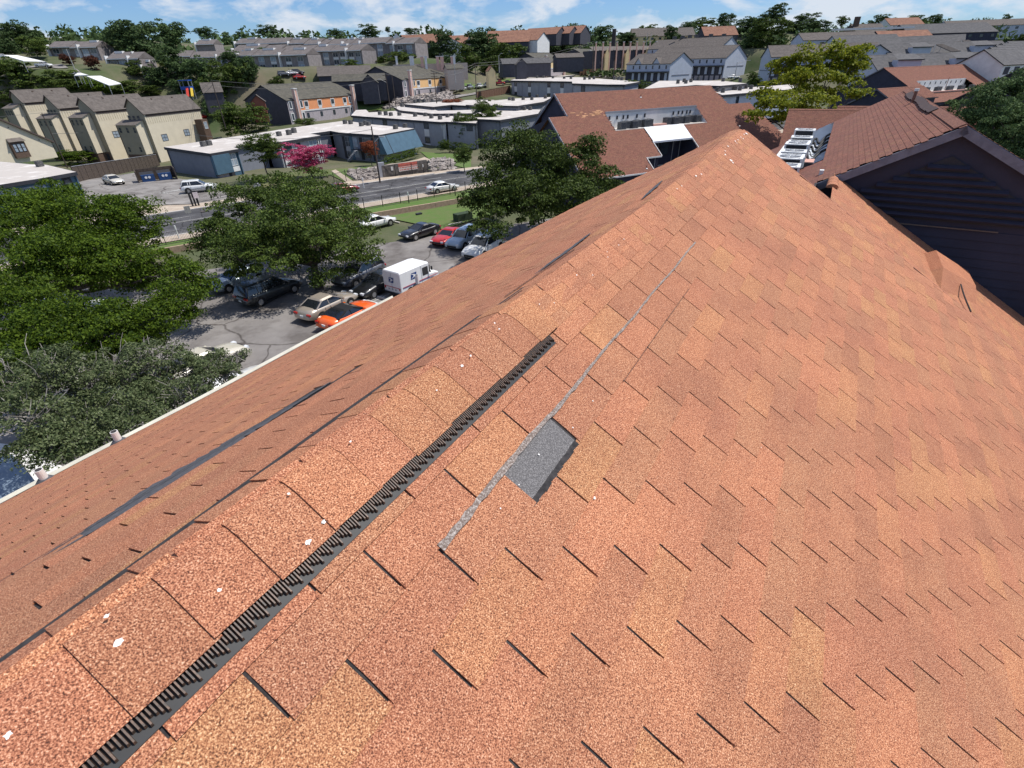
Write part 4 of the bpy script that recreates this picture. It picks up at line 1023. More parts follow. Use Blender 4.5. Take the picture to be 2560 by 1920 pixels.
MB().box((fp(x0, h0) + fp(x1, h0)) / 2 - ZU * ((fz(h0) - fz(h1)) / 2 - .12), x1 - x0, .1, (fz(h0) - fz(h1)) + .0, fX, fY, ZU).build('well_wall', WHITE, fr_['t'])
MB().box((fp(x0, h1) + fp(x1, h1)) / 2 + ZU * .2, x1 - x0 + .6, .5, .18, fX, fY, ZU).build('well_kerb', mat('pink_flashing', (.60, .34, .27), .7), fr_['t'])
# cut: lower the covering roof courses inside the well
ro = [x for x in fr_['t'].children if x.name.split('.')[0] == 'roof'][0]; bpy.data.objects.remove(ro)
ed = [x for x in fr_['t'].children if x.name.startswith('roof_edge')][0]; bpy.data.objects.remove(ed)
cf = math.cos(pf)
courses('roof', Fa, fX, fY * cf - ZU * math.sin(pf), nf, 33, 12.5 / cf, BROWNR2, fr_['t'], .16, .5, h=.012, poly=lambda x, y: not (x0 < x < x1 and h0 < y * cf < h1))
MB().prism([fp(x0 - .02, h0)[:2], fp(x1, h0)[:2], fp(x1, h1 - .1)[:2], fp(x0, h1 - .1)[:2]], zfw - .3, zfw - .4).build('well_base', MEMB, fr_['t'])
for i in range(8):
    o = copy_tree(DU); t_ = (i + .7) / 8.4; P = fp(x0 + (x1 - x0) * t_, h0 + (h1 - h0) * (.45 + .2 * (i % 2)), fz(h1) + .13); o.location = P; o.rotation_euler[2] = -math.radians(66)
    tag(o, 'dark air conditioner number %s from the left in the far pink edged well' % ['one', 'two', 'three', 'four', 'five', 'six', 'seven', 'eight'][i], 'air conditioner', 'air conditioners in the far roof well')
for i in range(9): MB().box(fp(x0 + (x1 - x0) * (i + .6) / 9.5, h0 + .06, fz(h0) - .45), .22, .08, .5, fX, fY, ZU).build('wall_vent', DARKTR, fr_['t'])
P = fp(x0 + (x1 - x0) * .53, h0 + 1.0, fz(h1)); MB().cyl(P, P + ZU * 2.6, .06, n=8).build('mast', mat('rusty_pipe', (.2, .1, .07)), fr_['t'])
# ================================================================ TREES
def leaf_mat(name, c, c2, trans=.25, rough=.55, yel=None):
    m = bpy.data.materials.new(name); m.use_nodes = True; t = m.node_tree; p = t.nodes['Principled BSDF']
    p.inputs['Roughness'].default_value = rough; p.inputs['Specular IOR Level'].default_value = .12
    g = N(t, 'ShaderNodeNewGeometry'); r = N(t, 'ShaderNodeValToRGB'); e = r.color_ramp.elements
    e[0].color = (*c, 1); e[1].color = (*c2, 1); e[0].position = .1; e[1].position = .9
    if yel: x = e.new(.97); x.color = (*yel, 1); e[2].position = .93 if e[2].position > .93 else e[2].position
    t.links.new(g.outputs['Random Per Island'], r.inputs[0])
    ob = N(t, 'ShaderNodeObjectInfo'); ma = N(t, 'ShaderNodeMapRange'); ma.inputs[3].default_value = .82; ma.inputs[4].default_value = 1.2
    t.links.new(ob.outputs['Random'], ma.inputs[0]); mm = N(t, 'ShaderNodeMix', data_type='RGBA', blend_type='MULTIPLY'); mm.inputs[0].default_value = 1
    t.links.new(r.outputs[0], mm.inputs[6]); t.links.new(ma.outputs[0], mm.inputs[7]); t.links.new(mm.outputs[2], p.inputs['Base Color'])
    tr = N(t, 'ShaderNodeBsdfTranslucent'); t.links.new(mm.outputs[2], tr.inputs[0]); mx = N(t, 'ShaderNodeMixShader'); mx.inputs[0].default_value = trans
    t.links.new(p.outputs[0], mx.inputs[1]); t.links.new(tr.outputs[0], mx.inputs[2]); t.links.new(mx.outputs[0], t.nodes['Material Output'].inputs[0])
    return m
LF_OAK = leaf_mat('oak_leaves', (.030, .053, .012), (.106, .150, .028))
LF_BRIGHT = leaf_mat('bright_leaves', (.030, .062, .008), (.125, .19, .016), .35)
LF_DUSTY = leaf_mat('dusty_leaves', (.045, .068, .026), (.155, .185, .085), .2, .4)
LF_YEL = leaf_mat('yellow_green_leaves', (.10, .14, .012), (.34, .36, .03), .4)
LF_FAR = leaf_mat('far_leaves', (.040, .070, .026), (.095, .145, .050), .2, .7)  # leaf colour brightened in place of distance haze
LF_FARB = leaf_mat('far_bright_leaves', (.05, .085, .018), (.12, .16, .035), .2, .7)
LF_PINK = leaf_mat('crape_myrtle_blossom', (.42, .035, .12), (.75, .16, .30), .3)
LF_RED = leaf_mat('rusty_leaves', (.16, .05, .02), (.34, .10, .05), .3)
LF_MAR = leaf_mat('maroon_leaves', (.06, .022, .014), (.13, .05, .03), .2)
BARK = mat('bark', (.13, .11, .095), .95, c2=(.07, .06, .05), mix=.8, scale=8)
BARKP = mat('pale_bark', (.38, .36, .32), .9, c2=(.20, .18, .16), mix=.8, scale=8)
def leaf_cloud(lobes, n, size, seed, shell=.55, flat=.35, droop=0.0, clump=0):
    """leaf quads spread through ellipsoid lobes: lobes = (cx, cy, cz, rx, ry, rz)"""
    r = np.random.default_rng(seed); L = np.array(lobes, float)
    wts = (L[:, 3] * L[:, 4] + L[:, 4] * L[:, 5] + L[:, 3] * L[:, 5]); wts /= wts.sum(); idx = r.choice(len(L), n, p=wts)
    d = r.normal(size=(n, 3)); d /= np.linalg.norm(d, axis=1)[:, None]
    rad = 1 - shell * r.random(n) ** 2.2
    # lumpy shell: direction dependent bumps
    ph = r.random((6, 3)) * 6.28; fr = r.normal(size=(6, 3)) * 3.2
    bump = sum(np.sin((d * fr[i]).sum(1) * 2 + ph[i, 0] + idx * 1.7) for i in range(6)) / 6
    rad *= 1 + .30 * bump
    C = L[idx, :3] + d * L[idx, 3:6] * rad[:, None]
    if isinstance(clump, tuple):
        k, R_ = clump; cen = C[:k]; ii = r.integers(0, k, n); dd = r.normal(size=(n, 3)); dd /= np.linalg.norm(dd, axis=1)[:, None]; dd[:, 2] = np.where(dd[:, 2] < -.3, -dd[:, 2], dd[:, 2])
        rs = R_ * (.55 + .9 * r.random(k)); C = cen[ii] + dd * (rs[ii] * (1 - .5 * r.random(n) ** 1.6))[:, None] * np.array([1, 1, .62]); d = dd * .75 + d[:k][ii] * .5
    elif clump:                                            # gather into sprays
        k = max(1, n // clump); seeds = C[:k]; C = seeds[r.integers(0, k, n)] + r.normal(size=(n, 3)) * size * np.array([1.9, 1.9, 1.1])
    nrm = d * .7 + r.normal(size=(n, 3)) * .75 + np.array([0, 0, flat]); nrm /= np.linalg.norm(nrm, axis=1)[:, None]
    a = np.cross(nrm, r.normal(size=(n, 3))); a /= np.linalg.norm(a, axis=1)[:, None]; b = np.cross(nrm, a)
    s = size * (.55 + .9 * r.random(n)); a *= (s * .5)[:, None]; b *= (s * .32)[:, None]
    V = np.stack([C - a, C - b * (.9), C + a, C + b], 1).reshape(-1, 3); Fq = np.arange(n * 4).reshape(n, 4)
    return V, Fq
def limb(b, p0, p1, r0, r1, seed, seg=4, wob=.12):
    rr = random.Random(seed); P = [np.array(p0, float)]; L_ = np.linalg.norm(np.array(p1) - p0)
    for i in range(1, seg + 1):
        t = i / seg; q = np.array(p0) * (1 - t) + np.array(p1) * t
        if i < seg: q = q + np.array([rr.uniform(-1, 1), rr.uniform(-1, 1), rr.uniform(-.3, .6)]) * wob * L_ * .6
        P.append(q)
    for i in range(seg): b.cyl(P[i], P[i + 1], r0 + (r1 - r0) * i / seg, r0 + (r1 - r0) * (i + 1) / seg, n=7, cap=False)
    return P
def rand_lobes(seed, n, rx, ry, rz, spread=.62, low=-.25):
    rr = random.Random(seed); out = [(0, 0, 0, rx * .62, ry * .62, rz * .72)]
    for i in range(n):
        a = rr.uniform(0, 6.28); q = rr.uniform(.35, 1) * spread; z = rr.uniform(low, .55)
        s = rr.uniform(.26, .46)
        out.append((rx * q * math.cos(a), ry * q * math.sin(a), rz * z, rx * s, ry * s, rz * s * 1.05))
    return out
ARCH = {}
def arch(kind):
    """shared crown meshes, unit radius"""
    if kind in ARCH: return ARCH[kind]
    base, lm_ = kind; seed = sum(map(ord, base)) + len(lm_.name)
    n, size = (7000, .085) if base.startswith('far') else (15000, .052)
    if base.endswith('hedge'): lob = [(x, 0, 0, .5, .5, .75) for x in np.linspace(-1.0, 1.0, 6)]
    else: lob = rand_lobes(seed, 9 if 'tall' not in base else 11, 1, 1, 1)
    V, Fq = leaf_cloud(lob, n, size, seed, clump=((90, .20) if n < 8000 else (200, .15)))
    ARCH[kind] = np_mesh('crown', V, Fq, lm_); return ARCH[kind]
TR = {}
def tree(label, base, rx, ry, h, lmat, kind='a', cat='tree', group=None, name='tree', rz=None, rot=None, crown_low=None, trunk=True, bark=None):
    """base on the ground, h = total height, crown half widths rx, ry"""
    base = np.array(base, float); rzz = rz or h * .36; cz = h - rzz * 1.0
    t = thing(name, label, cat, base, group)
    o = link('crown', arch((kind, lmat)), t); o.location = (0, 0, cz); o.scale = (rx, ry, rzz); o.rotation_euler[2] = rot if rot is not None else random.uniform(0, 6.28)
    if trunk:
        k = 'trunk' + str(bark is not None)
        if k not in TR:
            b = MB(); limb(b, (0, 0, -.3), (0, 0, .55), .035, .024, 3, wob=.05)
            for i, a in enumerate((0.3, 2.1, 4.0, 5.2)): limb(b, (0, 0, .42 + .03 * i), (.33 * math.cos(a), .33 * math.sin(a), .85), .018, .006, i)
            TR[k] = b.mesh('trunk', bark or BARK)
        tr = link('trunk', TR[k], t); tr.scale = (max(rx, 1) * .8 + .8, max(ry, 1) * .8 + .8, cz + rzz * .2)
    return t
def big_tree(label, base, lobes, n, size, lmat, seed, trunk_to=None, r0=.3, name='tree', branches=True, bark=BARK, group=None, clump=0, extra=None, shell=.5):
    base = np.array(base, float); t = thing(name, label, 'tree', base, group)
    V, Fq = leaf_cloud(lobes, n, size, seed, clump=clump, shell=shell)
    o = bpy.data.objects.new('crown', np_mesh('crown', V, Fq, lmat)); col.objects.link(o); o.parent = t
    b = MB(); L = np.array(lobes); cz = np.average(L[:, 2]); fork = np.array([0, 0, max(1.2, cz * .45)])
    limb(b, (0, 0, -.3), fork, r0, r0 * .7, seed, wob=.06)
    for i, l in enumerate(lobes): limb(b, fork, np.array(l[:3]) + np.array([0, 0, l[5] * .3]), r0 * .42, r0 * .08, seed + i, seg=5, wob=.10)
    if branches:
        rr = random.Random(seed)
        for l in lobes:
            for k in range(3):
                e = np.array([l[0] + l[3] * rr.uniform(-.9, .9), l[1] + l[4] * rr.uniform(-.9, .9), l[2] + l[5] * rr.uniform(.1, .95)])
                limb(b, np.array(l[:3]) - np.array([0, 0, l[5] * .3]), e, r0 * .14, r0 * .03, seed + k, seg=4, wob=.12)
    b.build('trunk', bark, t) if False else None
    me = b.mesh('trunk', bark); link('trunk', me, t)
    return t
TWK = [.97, 1.22]
def lobes_px(base, spec):
    """lobe centres from sight lines: (px, py, depth, r_px_x, r_px_y)"""
    out = []
    for px, py, D, wx, wy in spec:
        P = GD(px, py, D) - np.array(base); out.append((P[0], P[1], P[2], wx * D / F_PX * TWK[0], wx * D / F_PX * .9 * TWK[0], wy * D / F_PX * TWK[1]))
    return out
# oak over the car park (centre)
b0 = G(799, 722, 15)
sp_ = [(640, 560, 41, 110, 75), (740, 520, 43, 110, 70), (850, 560, 42, 85, 65), (560, 590, 39, 70, 50), (690, 620, 37, 110, 60), (800, 630, 37, 95, 60), (890, 620, 39, 60, 45), (600, 640, 36, 70, 40), (520, 610, 39, 45, 30), (760, 480, 45, 60, 35), (835, 492, 45, 48, 26), (720, 575, 38, 120, 70), (655, 500, 44, 60, 30)]
big_tree('broad dark green live oak shading the parked cars in the middle of the car park', b0, lobes_px(b0, sp_), 88000, .17, LF_OAK, 11, clump=(500, .78), r0=.38, name='oak_tree')
TWK[:] = [.84, 1.0]
# oak at the court building
b1 = G(1330, 560, 15)
sp_ = [(1260, 400, 52, 75, 55), (1350, 400, 50, 85, 60), (1440, 430, 50, 85, 60), (1500, 460, 50, 60, 45), (1230, 480, 46, 75, 50), (1320, 500, 46, 95, 55), (1420, 500, 47, 90, 50), (1230, 560, 43, 55, 35), (1300, 350, 54, 45, 28), (1470, 370, 51, 40, 25), (1190, 500, 46, 35, 30)]
big_tree('leafy oak in front of the brown court building, beside the white pickup', b1, lobes_px(b1, sp_), 62000, .22, LF_OAK, 23, clump=(380, .95), r0=.38, name='oak_tree')
b1b = G(1215, 590, 15)
TWK[:] = [.95, 1.15]
# left cluster
b2 = G(210, 800, 15)
sp_ = [(90, 580, 36, 110, 70), (210, 560, 37, 110, 65), (320, 560, 38, 85, 55), (60, 680, 32, 100, 70), (180, 660, 33, 120, 70), (300, 660, 34, 100, 60), (390, 670, 34, 70, 45), (450, 700, 33, 60, 35), (500, 720, 33, 40, 25), (30, 520, 38, 60, 40), (130, 500, 39, 70, 35)]
big_tree('large bright green tree at the left, in front of the blue flat roofed house', b2, lobes_px(b2, sp_), 104000, .16, LF_BRIGHT, 31, clump=(640, .74), r0=.35)
b3 = G(330, 1000, 15)
sp_ = [(250, 830, 25, 110, 55), (350, 810, 26, 90, 45), (120, 830, 25, 120, 60), (440, 760, 28, 60, 35), (60, 760, 27, 90, 50), (30, 900, 23, 80, 50)]
big_tree('medium green tree in the lower left, between the bright tree and the dusty one', b3, lobes_px(b3, sp_), 66000, .13, LF_BRIGHT, 41, clump=(560, .50), r0=.25)
b4 = G(200, 1180, 14.6)
sp_ = [(100, 960, 18, 130, 75), (240, 960, 19, 130, 75), (380, 930, 20, 110, 65), (480, 950, 21, 70, 45), (60, 1050, 16, 110, 60), (470, 985, 18.8, 65, 38), (560, 935, 21, 42, 26), (572, 905, 21.5, 26, 20), (520, 925, 20.5, 40, 24), (270, 1100, 16.5, 75, 28), (160, 1120, 16, 60, 30), (400, 1050, 17.6, 60, 28), (200, 1070, 17, 130, 65), (330, 1040, 18, 120, 60), (540, 900, 22, 40, 28), (420, 1010, 19, 80, 40), (600, 885, 23, 18, 14), (120, 1130, 15.5, 70, 40), (20, 980, 17, 70, 50)]
big_tree('dusty grey green tree with bare twigs against the eave at the lower left', b4, lobes_px(b4, sp_), 86000, .085, LF_DUSTY, 51, clump=(900, .30), r0=.16, bark=BARKP, shell=.75)
tw = MB(); rr = random.Random(5)
for i in range(130):
    l = lobes_px(b4, sp_)[rr.randrange(8)]; c = np.array(l[:3])
    e = c + np.array([rr.uniform(-1, 1) * l[3], rr.uniform(-1, 1) * l[4], l[5] * rr.uniform(.5, 1.12)]); s = c + np.array([rr.uniform(-.5, .5), rr.uniform(-.5, .5), -.2])
    limb(tw, s, e, .024, .008, i, seg=5, wob=.10)
dt = [o for o in col.objects if o.get('label', '').startswith('dusty grey green tree')][0]
link('bare_twigs', tw.mesh('bare_twigs', BARKP), dt, kind='stuff')
# yellow-green tree (right of centre)
TWK[:] = [.80, .95]
b5 = np.array(GD(2030, 300, 62)); b5[2] = 1
sp_ = [(2080, 150, 66, 62, 38), (2010, 170, 66, 55, 42), (2130, 170, 66, 42, 45), (1990, 215, 64, 55, 38), (2070, 215, 64, 55, 38), (1930, 245, 62, 50, 32), (1900, 280, 60, 35, 25), (1980, 275, 60, 60, 32), (2035, 270, 60, 45, 35), (2155, 215, 65, 26, 22), (2140, 150, 67, 35, 28), (1960, 165, 67, 32, 26), (2145, 240, 64, 20, 14)]
big_tree('loose yellow green tree between the brown roofs, right of centre', b5, lobes_px(b5, sp_), 20000, .34, LF_YEL, 61, r0=.3, clump=(190, .95), name='yellow_tree')
TWK[:] = [.97, 1.15]
# dark tree at right edge
b6 = np.array(GD(2530, 330, 30)); b6[2] = 1
sp_ = [(2480, 290, 34, 75, 60), (2560, 260, 34, 80, 60), (2420, 300, 35, 40, 35), (2540, 330, 32, 80, 50), (2600, 360, 31, 80, 60), (2400, 270, 36, 25, 22), (2500, 240, 35, 40, 25)]
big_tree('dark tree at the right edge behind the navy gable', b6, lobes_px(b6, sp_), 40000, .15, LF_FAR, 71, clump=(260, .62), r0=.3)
# small street trees
P = onground(*c4(1510, 1180)); t_ = tree('small round tree on the lawn in front of the blue flat roofed building', P, 4.2, 3.8, 7.6, LF_OAK, 'near', rz=2.9)
P = onground(*c5(830, 1190)); tree('little red leaved tree by the stairs of the grey flats', P, 2.4, 2.2, 4.9, LF_RED, 'near2', rz=1.8)
P = onground(*c2(620, 1560)); P = G(783, 452, 15.6); tree('bright pink flowering crape myrtle in front of the grey flats', P, 4.6, 4.2, 5.8, LF_PINK, 'near3', rz=2.6, name='crape_myrtle')
P = onground(*c4(1395, 1290)); tree('round clipped bush beside the gate of the blue building', P, 1.3, 1.3, 2.3, LF_BRIGHT, 'near', cat='bush', name='bush', rz=1.2, trunk=False)
P = onground(*c5(1820, 1010)); tree('clipped bush at the corner of the long grey building', P, 1.8, 1.6, 3.3, LF_OAK, 'near2', cat='bush', name='bush', rz=1.7, trunk=False)
P = onground(*c5(2110, 1280)); tree('thin young tree beside the street near the big oak', P, 2.4, 2.2, 4.8, LF_OAK, 'near3', rz=2.0)
def hedge(label, a, b, h, wd, lm_=LF_OAK, kind='hedge'):
    a = np.array(a, float); b = np.array(b, float); c = (a + b) / 2; L_ = np.linalg.norm((b - a)[:2]) / 2
    t = thing('hedge', label, 'hedge', c); o = link('foliage', arch((kind, lm_)), t); o.location = (0, 0, h / 2); o.scale = (L_ / 1.4, wd, h * .66); o.rotation_euler[2] = math.atan2(b[1] - a[1], b[0] - a[0])
hedge('clipped hedge under the big teal panel of the grey flats', onground(*c5(960, 1190)), onground(*c5(1490, 1060)), 1.8, 1.0, LF_BRIGHT)
hedge('dark hedge along the long grey building behind the oak', onground(*c5(1890, 1000)), onground(*c5(2180, 1010)), 2.2, 1.2)
hedge('hedge along the foot of the orange building', onground(*c5(-10, 570)), onground(*c5(380, 500)), 2.4, 1.4, LF_OAK)
hedge('short hedge right of the orange building chimney', onground(*c5(490, 490)), onground(*c5(660, 450)), 1.6, 1.2)
# middle distance trees: (centre px, centre py, half width px, half height px, depth, leaf, label)
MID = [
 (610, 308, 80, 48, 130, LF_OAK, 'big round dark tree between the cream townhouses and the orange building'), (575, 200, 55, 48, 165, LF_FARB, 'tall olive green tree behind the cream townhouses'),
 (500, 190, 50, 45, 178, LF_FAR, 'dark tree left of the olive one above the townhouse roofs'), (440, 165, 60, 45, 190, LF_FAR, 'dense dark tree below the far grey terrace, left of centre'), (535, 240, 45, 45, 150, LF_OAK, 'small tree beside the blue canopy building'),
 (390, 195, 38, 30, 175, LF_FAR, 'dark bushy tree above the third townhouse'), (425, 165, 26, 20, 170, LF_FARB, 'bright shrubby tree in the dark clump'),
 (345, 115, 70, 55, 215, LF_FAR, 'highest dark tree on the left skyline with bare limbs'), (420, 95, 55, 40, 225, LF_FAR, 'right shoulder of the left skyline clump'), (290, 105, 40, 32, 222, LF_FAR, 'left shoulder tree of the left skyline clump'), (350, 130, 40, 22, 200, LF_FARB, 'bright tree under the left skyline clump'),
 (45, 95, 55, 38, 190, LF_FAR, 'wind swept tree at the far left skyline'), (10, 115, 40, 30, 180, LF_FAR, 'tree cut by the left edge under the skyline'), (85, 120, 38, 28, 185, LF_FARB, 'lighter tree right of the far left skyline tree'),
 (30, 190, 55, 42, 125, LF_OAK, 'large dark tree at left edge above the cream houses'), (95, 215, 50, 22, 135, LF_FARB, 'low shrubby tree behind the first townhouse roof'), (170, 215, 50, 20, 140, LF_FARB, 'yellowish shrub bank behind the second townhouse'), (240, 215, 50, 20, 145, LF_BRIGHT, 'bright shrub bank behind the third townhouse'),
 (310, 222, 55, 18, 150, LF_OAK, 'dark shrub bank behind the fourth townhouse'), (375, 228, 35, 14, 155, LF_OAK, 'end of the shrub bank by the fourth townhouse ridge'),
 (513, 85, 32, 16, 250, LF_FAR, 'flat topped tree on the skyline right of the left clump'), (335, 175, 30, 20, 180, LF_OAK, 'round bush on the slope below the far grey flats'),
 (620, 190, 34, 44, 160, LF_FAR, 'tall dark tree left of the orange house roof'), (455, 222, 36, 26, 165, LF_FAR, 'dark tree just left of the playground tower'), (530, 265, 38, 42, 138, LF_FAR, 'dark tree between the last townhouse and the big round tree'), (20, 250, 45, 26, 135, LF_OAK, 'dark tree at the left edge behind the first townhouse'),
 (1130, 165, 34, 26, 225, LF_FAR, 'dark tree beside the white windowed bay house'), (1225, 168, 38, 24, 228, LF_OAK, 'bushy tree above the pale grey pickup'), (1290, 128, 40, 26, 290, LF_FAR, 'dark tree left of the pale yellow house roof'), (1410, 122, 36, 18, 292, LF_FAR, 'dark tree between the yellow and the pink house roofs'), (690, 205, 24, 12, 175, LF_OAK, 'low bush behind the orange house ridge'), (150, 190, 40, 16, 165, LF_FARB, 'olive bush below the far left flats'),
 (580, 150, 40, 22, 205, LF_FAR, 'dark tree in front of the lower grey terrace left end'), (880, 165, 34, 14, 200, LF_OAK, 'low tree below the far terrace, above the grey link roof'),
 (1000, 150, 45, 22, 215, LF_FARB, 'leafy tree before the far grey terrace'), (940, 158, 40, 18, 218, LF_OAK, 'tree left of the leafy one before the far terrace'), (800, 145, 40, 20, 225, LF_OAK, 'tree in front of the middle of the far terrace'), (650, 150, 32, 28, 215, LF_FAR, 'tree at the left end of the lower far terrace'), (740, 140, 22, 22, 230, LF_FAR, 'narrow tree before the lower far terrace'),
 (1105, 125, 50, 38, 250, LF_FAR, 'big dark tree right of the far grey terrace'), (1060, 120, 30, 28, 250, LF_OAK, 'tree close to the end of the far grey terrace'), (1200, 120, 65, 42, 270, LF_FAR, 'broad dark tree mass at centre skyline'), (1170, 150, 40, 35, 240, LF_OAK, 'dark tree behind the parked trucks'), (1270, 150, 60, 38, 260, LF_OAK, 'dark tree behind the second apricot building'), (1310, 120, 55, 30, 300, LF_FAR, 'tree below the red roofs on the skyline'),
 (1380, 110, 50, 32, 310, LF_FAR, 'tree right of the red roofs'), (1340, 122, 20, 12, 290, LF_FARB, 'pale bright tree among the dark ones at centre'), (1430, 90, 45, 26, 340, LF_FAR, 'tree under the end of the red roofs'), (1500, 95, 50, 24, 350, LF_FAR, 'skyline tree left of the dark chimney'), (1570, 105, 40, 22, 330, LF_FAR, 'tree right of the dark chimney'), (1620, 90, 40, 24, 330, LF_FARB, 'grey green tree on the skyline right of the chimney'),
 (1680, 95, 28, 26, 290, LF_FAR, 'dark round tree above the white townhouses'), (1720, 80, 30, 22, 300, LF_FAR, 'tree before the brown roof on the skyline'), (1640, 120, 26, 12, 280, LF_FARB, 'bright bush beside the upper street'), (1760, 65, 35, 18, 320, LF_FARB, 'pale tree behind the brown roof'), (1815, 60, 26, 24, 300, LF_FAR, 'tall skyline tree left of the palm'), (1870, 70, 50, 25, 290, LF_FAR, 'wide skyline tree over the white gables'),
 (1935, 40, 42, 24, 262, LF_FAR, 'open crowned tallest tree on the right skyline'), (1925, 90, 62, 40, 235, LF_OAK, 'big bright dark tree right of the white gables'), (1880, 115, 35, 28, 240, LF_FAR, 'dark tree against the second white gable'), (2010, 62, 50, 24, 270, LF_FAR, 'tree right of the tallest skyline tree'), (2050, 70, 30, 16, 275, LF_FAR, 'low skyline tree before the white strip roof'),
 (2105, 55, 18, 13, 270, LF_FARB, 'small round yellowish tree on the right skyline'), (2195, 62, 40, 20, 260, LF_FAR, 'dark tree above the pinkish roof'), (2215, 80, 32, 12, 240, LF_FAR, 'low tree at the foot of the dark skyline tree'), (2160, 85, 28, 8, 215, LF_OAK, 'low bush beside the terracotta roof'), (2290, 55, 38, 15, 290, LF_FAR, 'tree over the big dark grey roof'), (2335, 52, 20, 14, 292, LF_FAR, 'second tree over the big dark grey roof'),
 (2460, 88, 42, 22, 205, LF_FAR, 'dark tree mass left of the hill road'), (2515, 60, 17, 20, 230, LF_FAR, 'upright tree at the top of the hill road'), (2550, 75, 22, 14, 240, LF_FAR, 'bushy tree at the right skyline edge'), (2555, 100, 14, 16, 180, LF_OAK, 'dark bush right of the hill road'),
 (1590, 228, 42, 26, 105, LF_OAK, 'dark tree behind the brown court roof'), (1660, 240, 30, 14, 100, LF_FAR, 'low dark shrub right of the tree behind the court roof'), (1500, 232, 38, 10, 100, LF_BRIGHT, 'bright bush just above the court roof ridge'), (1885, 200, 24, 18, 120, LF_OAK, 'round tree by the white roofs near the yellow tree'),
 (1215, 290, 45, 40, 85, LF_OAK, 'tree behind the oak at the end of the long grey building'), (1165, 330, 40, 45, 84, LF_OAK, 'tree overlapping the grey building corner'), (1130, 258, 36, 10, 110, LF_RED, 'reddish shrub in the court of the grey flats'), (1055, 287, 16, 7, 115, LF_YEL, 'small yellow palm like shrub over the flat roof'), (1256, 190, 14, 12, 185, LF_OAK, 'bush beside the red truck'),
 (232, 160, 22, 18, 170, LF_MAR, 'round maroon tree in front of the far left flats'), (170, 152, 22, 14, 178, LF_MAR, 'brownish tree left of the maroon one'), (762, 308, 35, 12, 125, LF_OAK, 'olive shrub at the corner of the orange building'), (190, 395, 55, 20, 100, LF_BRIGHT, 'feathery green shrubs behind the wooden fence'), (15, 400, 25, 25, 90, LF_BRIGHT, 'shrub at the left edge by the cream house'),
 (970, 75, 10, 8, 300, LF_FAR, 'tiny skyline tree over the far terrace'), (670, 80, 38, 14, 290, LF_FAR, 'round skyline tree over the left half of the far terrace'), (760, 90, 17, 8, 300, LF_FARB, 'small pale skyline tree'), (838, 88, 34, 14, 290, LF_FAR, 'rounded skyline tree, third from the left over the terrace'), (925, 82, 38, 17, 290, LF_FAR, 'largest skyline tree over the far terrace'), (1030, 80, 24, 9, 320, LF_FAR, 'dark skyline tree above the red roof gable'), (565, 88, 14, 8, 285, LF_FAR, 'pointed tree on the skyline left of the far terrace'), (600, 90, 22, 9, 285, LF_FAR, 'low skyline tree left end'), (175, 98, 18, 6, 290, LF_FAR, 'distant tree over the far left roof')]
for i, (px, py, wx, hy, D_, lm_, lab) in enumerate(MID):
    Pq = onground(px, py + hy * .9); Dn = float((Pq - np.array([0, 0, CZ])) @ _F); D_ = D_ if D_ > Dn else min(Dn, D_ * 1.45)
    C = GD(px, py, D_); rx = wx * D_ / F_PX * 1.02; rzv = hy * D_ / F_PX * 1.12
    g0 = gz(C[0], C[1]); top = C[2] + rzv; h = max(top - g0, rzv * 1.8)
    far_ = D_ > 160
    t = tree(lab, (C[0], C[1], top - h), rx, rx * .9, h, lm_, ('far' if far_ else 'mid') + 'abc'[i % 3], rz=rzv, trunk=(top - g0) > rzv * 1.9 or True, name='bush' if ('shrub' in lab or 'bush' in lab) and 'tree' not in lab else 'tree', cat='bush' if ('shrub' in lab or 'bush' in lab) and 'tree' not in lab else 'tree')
# woodland on the far hills
def hill_wood():
    rr = np.random.default_rng(9); V = []; Fq = []; base = 0
    n = 0; vs = []
    while n < 900:
        a = rr.uniform(-62, 62); d = rr.uniform(330, 1000); x, y = d * math.sin(math.radians(a)), d * math.cos(math.radians(a))
        r_ = rr.uniform(4, 7.5); lob = [(0, 0, 0, r_, r_, r_ * .8), (r_ * .5, 0, -r_ * .2, r_ * .6, r_ * .6, r_ * .5)]
        v, f_ = leaf_cloud(lob, 90, 2.6, int(rr.integers(1e6))); v = v + np.array([x, y, gz(x, y) + r_ * .45]); vs.append(v); n += 1
    V = np.concatenate(vs); Fq = np.arange(len(V)).reshape(-1, 4)
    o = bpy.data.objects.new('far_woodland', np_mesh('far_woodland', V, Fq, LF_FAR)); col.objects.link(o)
    tag(o, 'woodland covering the far hills up to the skyline', 'trees', kind='stuff')
hill_wood()
# ================================================================ FLAT ROOFED FLATS ACROSS THE STREET
SMALLC = mat('grey_condenser', (.20, .195, .19), .7, c2=(.06, .06, .06), mix=.9, scale=5, space='object')
def small_unit():
    b = MB(); b.box((0, 0, .42), .8, .8, .84); n = 10
    b.cyl((0, 0, .84), (0, 0, .90), .30, .26, n=10)
    for s in (-1, 1): b.box((s * .405, 0, .42), .012, .6, .6); b.box((0, s * .405, .42), .6, .012, .6)
    return b.mesh('roof_condenser', SMALLC)
SU = small_unit(); ncond = [0]
def roof_units(pxs, H, lab, grp, sc_=1.0):
    for i, p in enumerate(pxs):
        P = G(p[0], p[1], H); o = link('roof_condenser', SU); o.location = (P[0], P[1], CZ - H + .02); o.rotation_euler[2] = -.5 + random.uniform(-.1, .1); o.scale = (sc_, sc_, sc_ * random.uniform(.9, 1.1))
        ordn = ['leftmost', 'second', 'third', 'fourth', 'fifth', 'sixth', 'seventh', 'eighth', 'ninth', 'tenth', 'eleventh', 'twelfth', 'thirteenth', 'fourteenth']
        tag(o, (ordn[i] + ' ' if len(pxs) > 1 else '') + lab, 'air conditioner', grp)
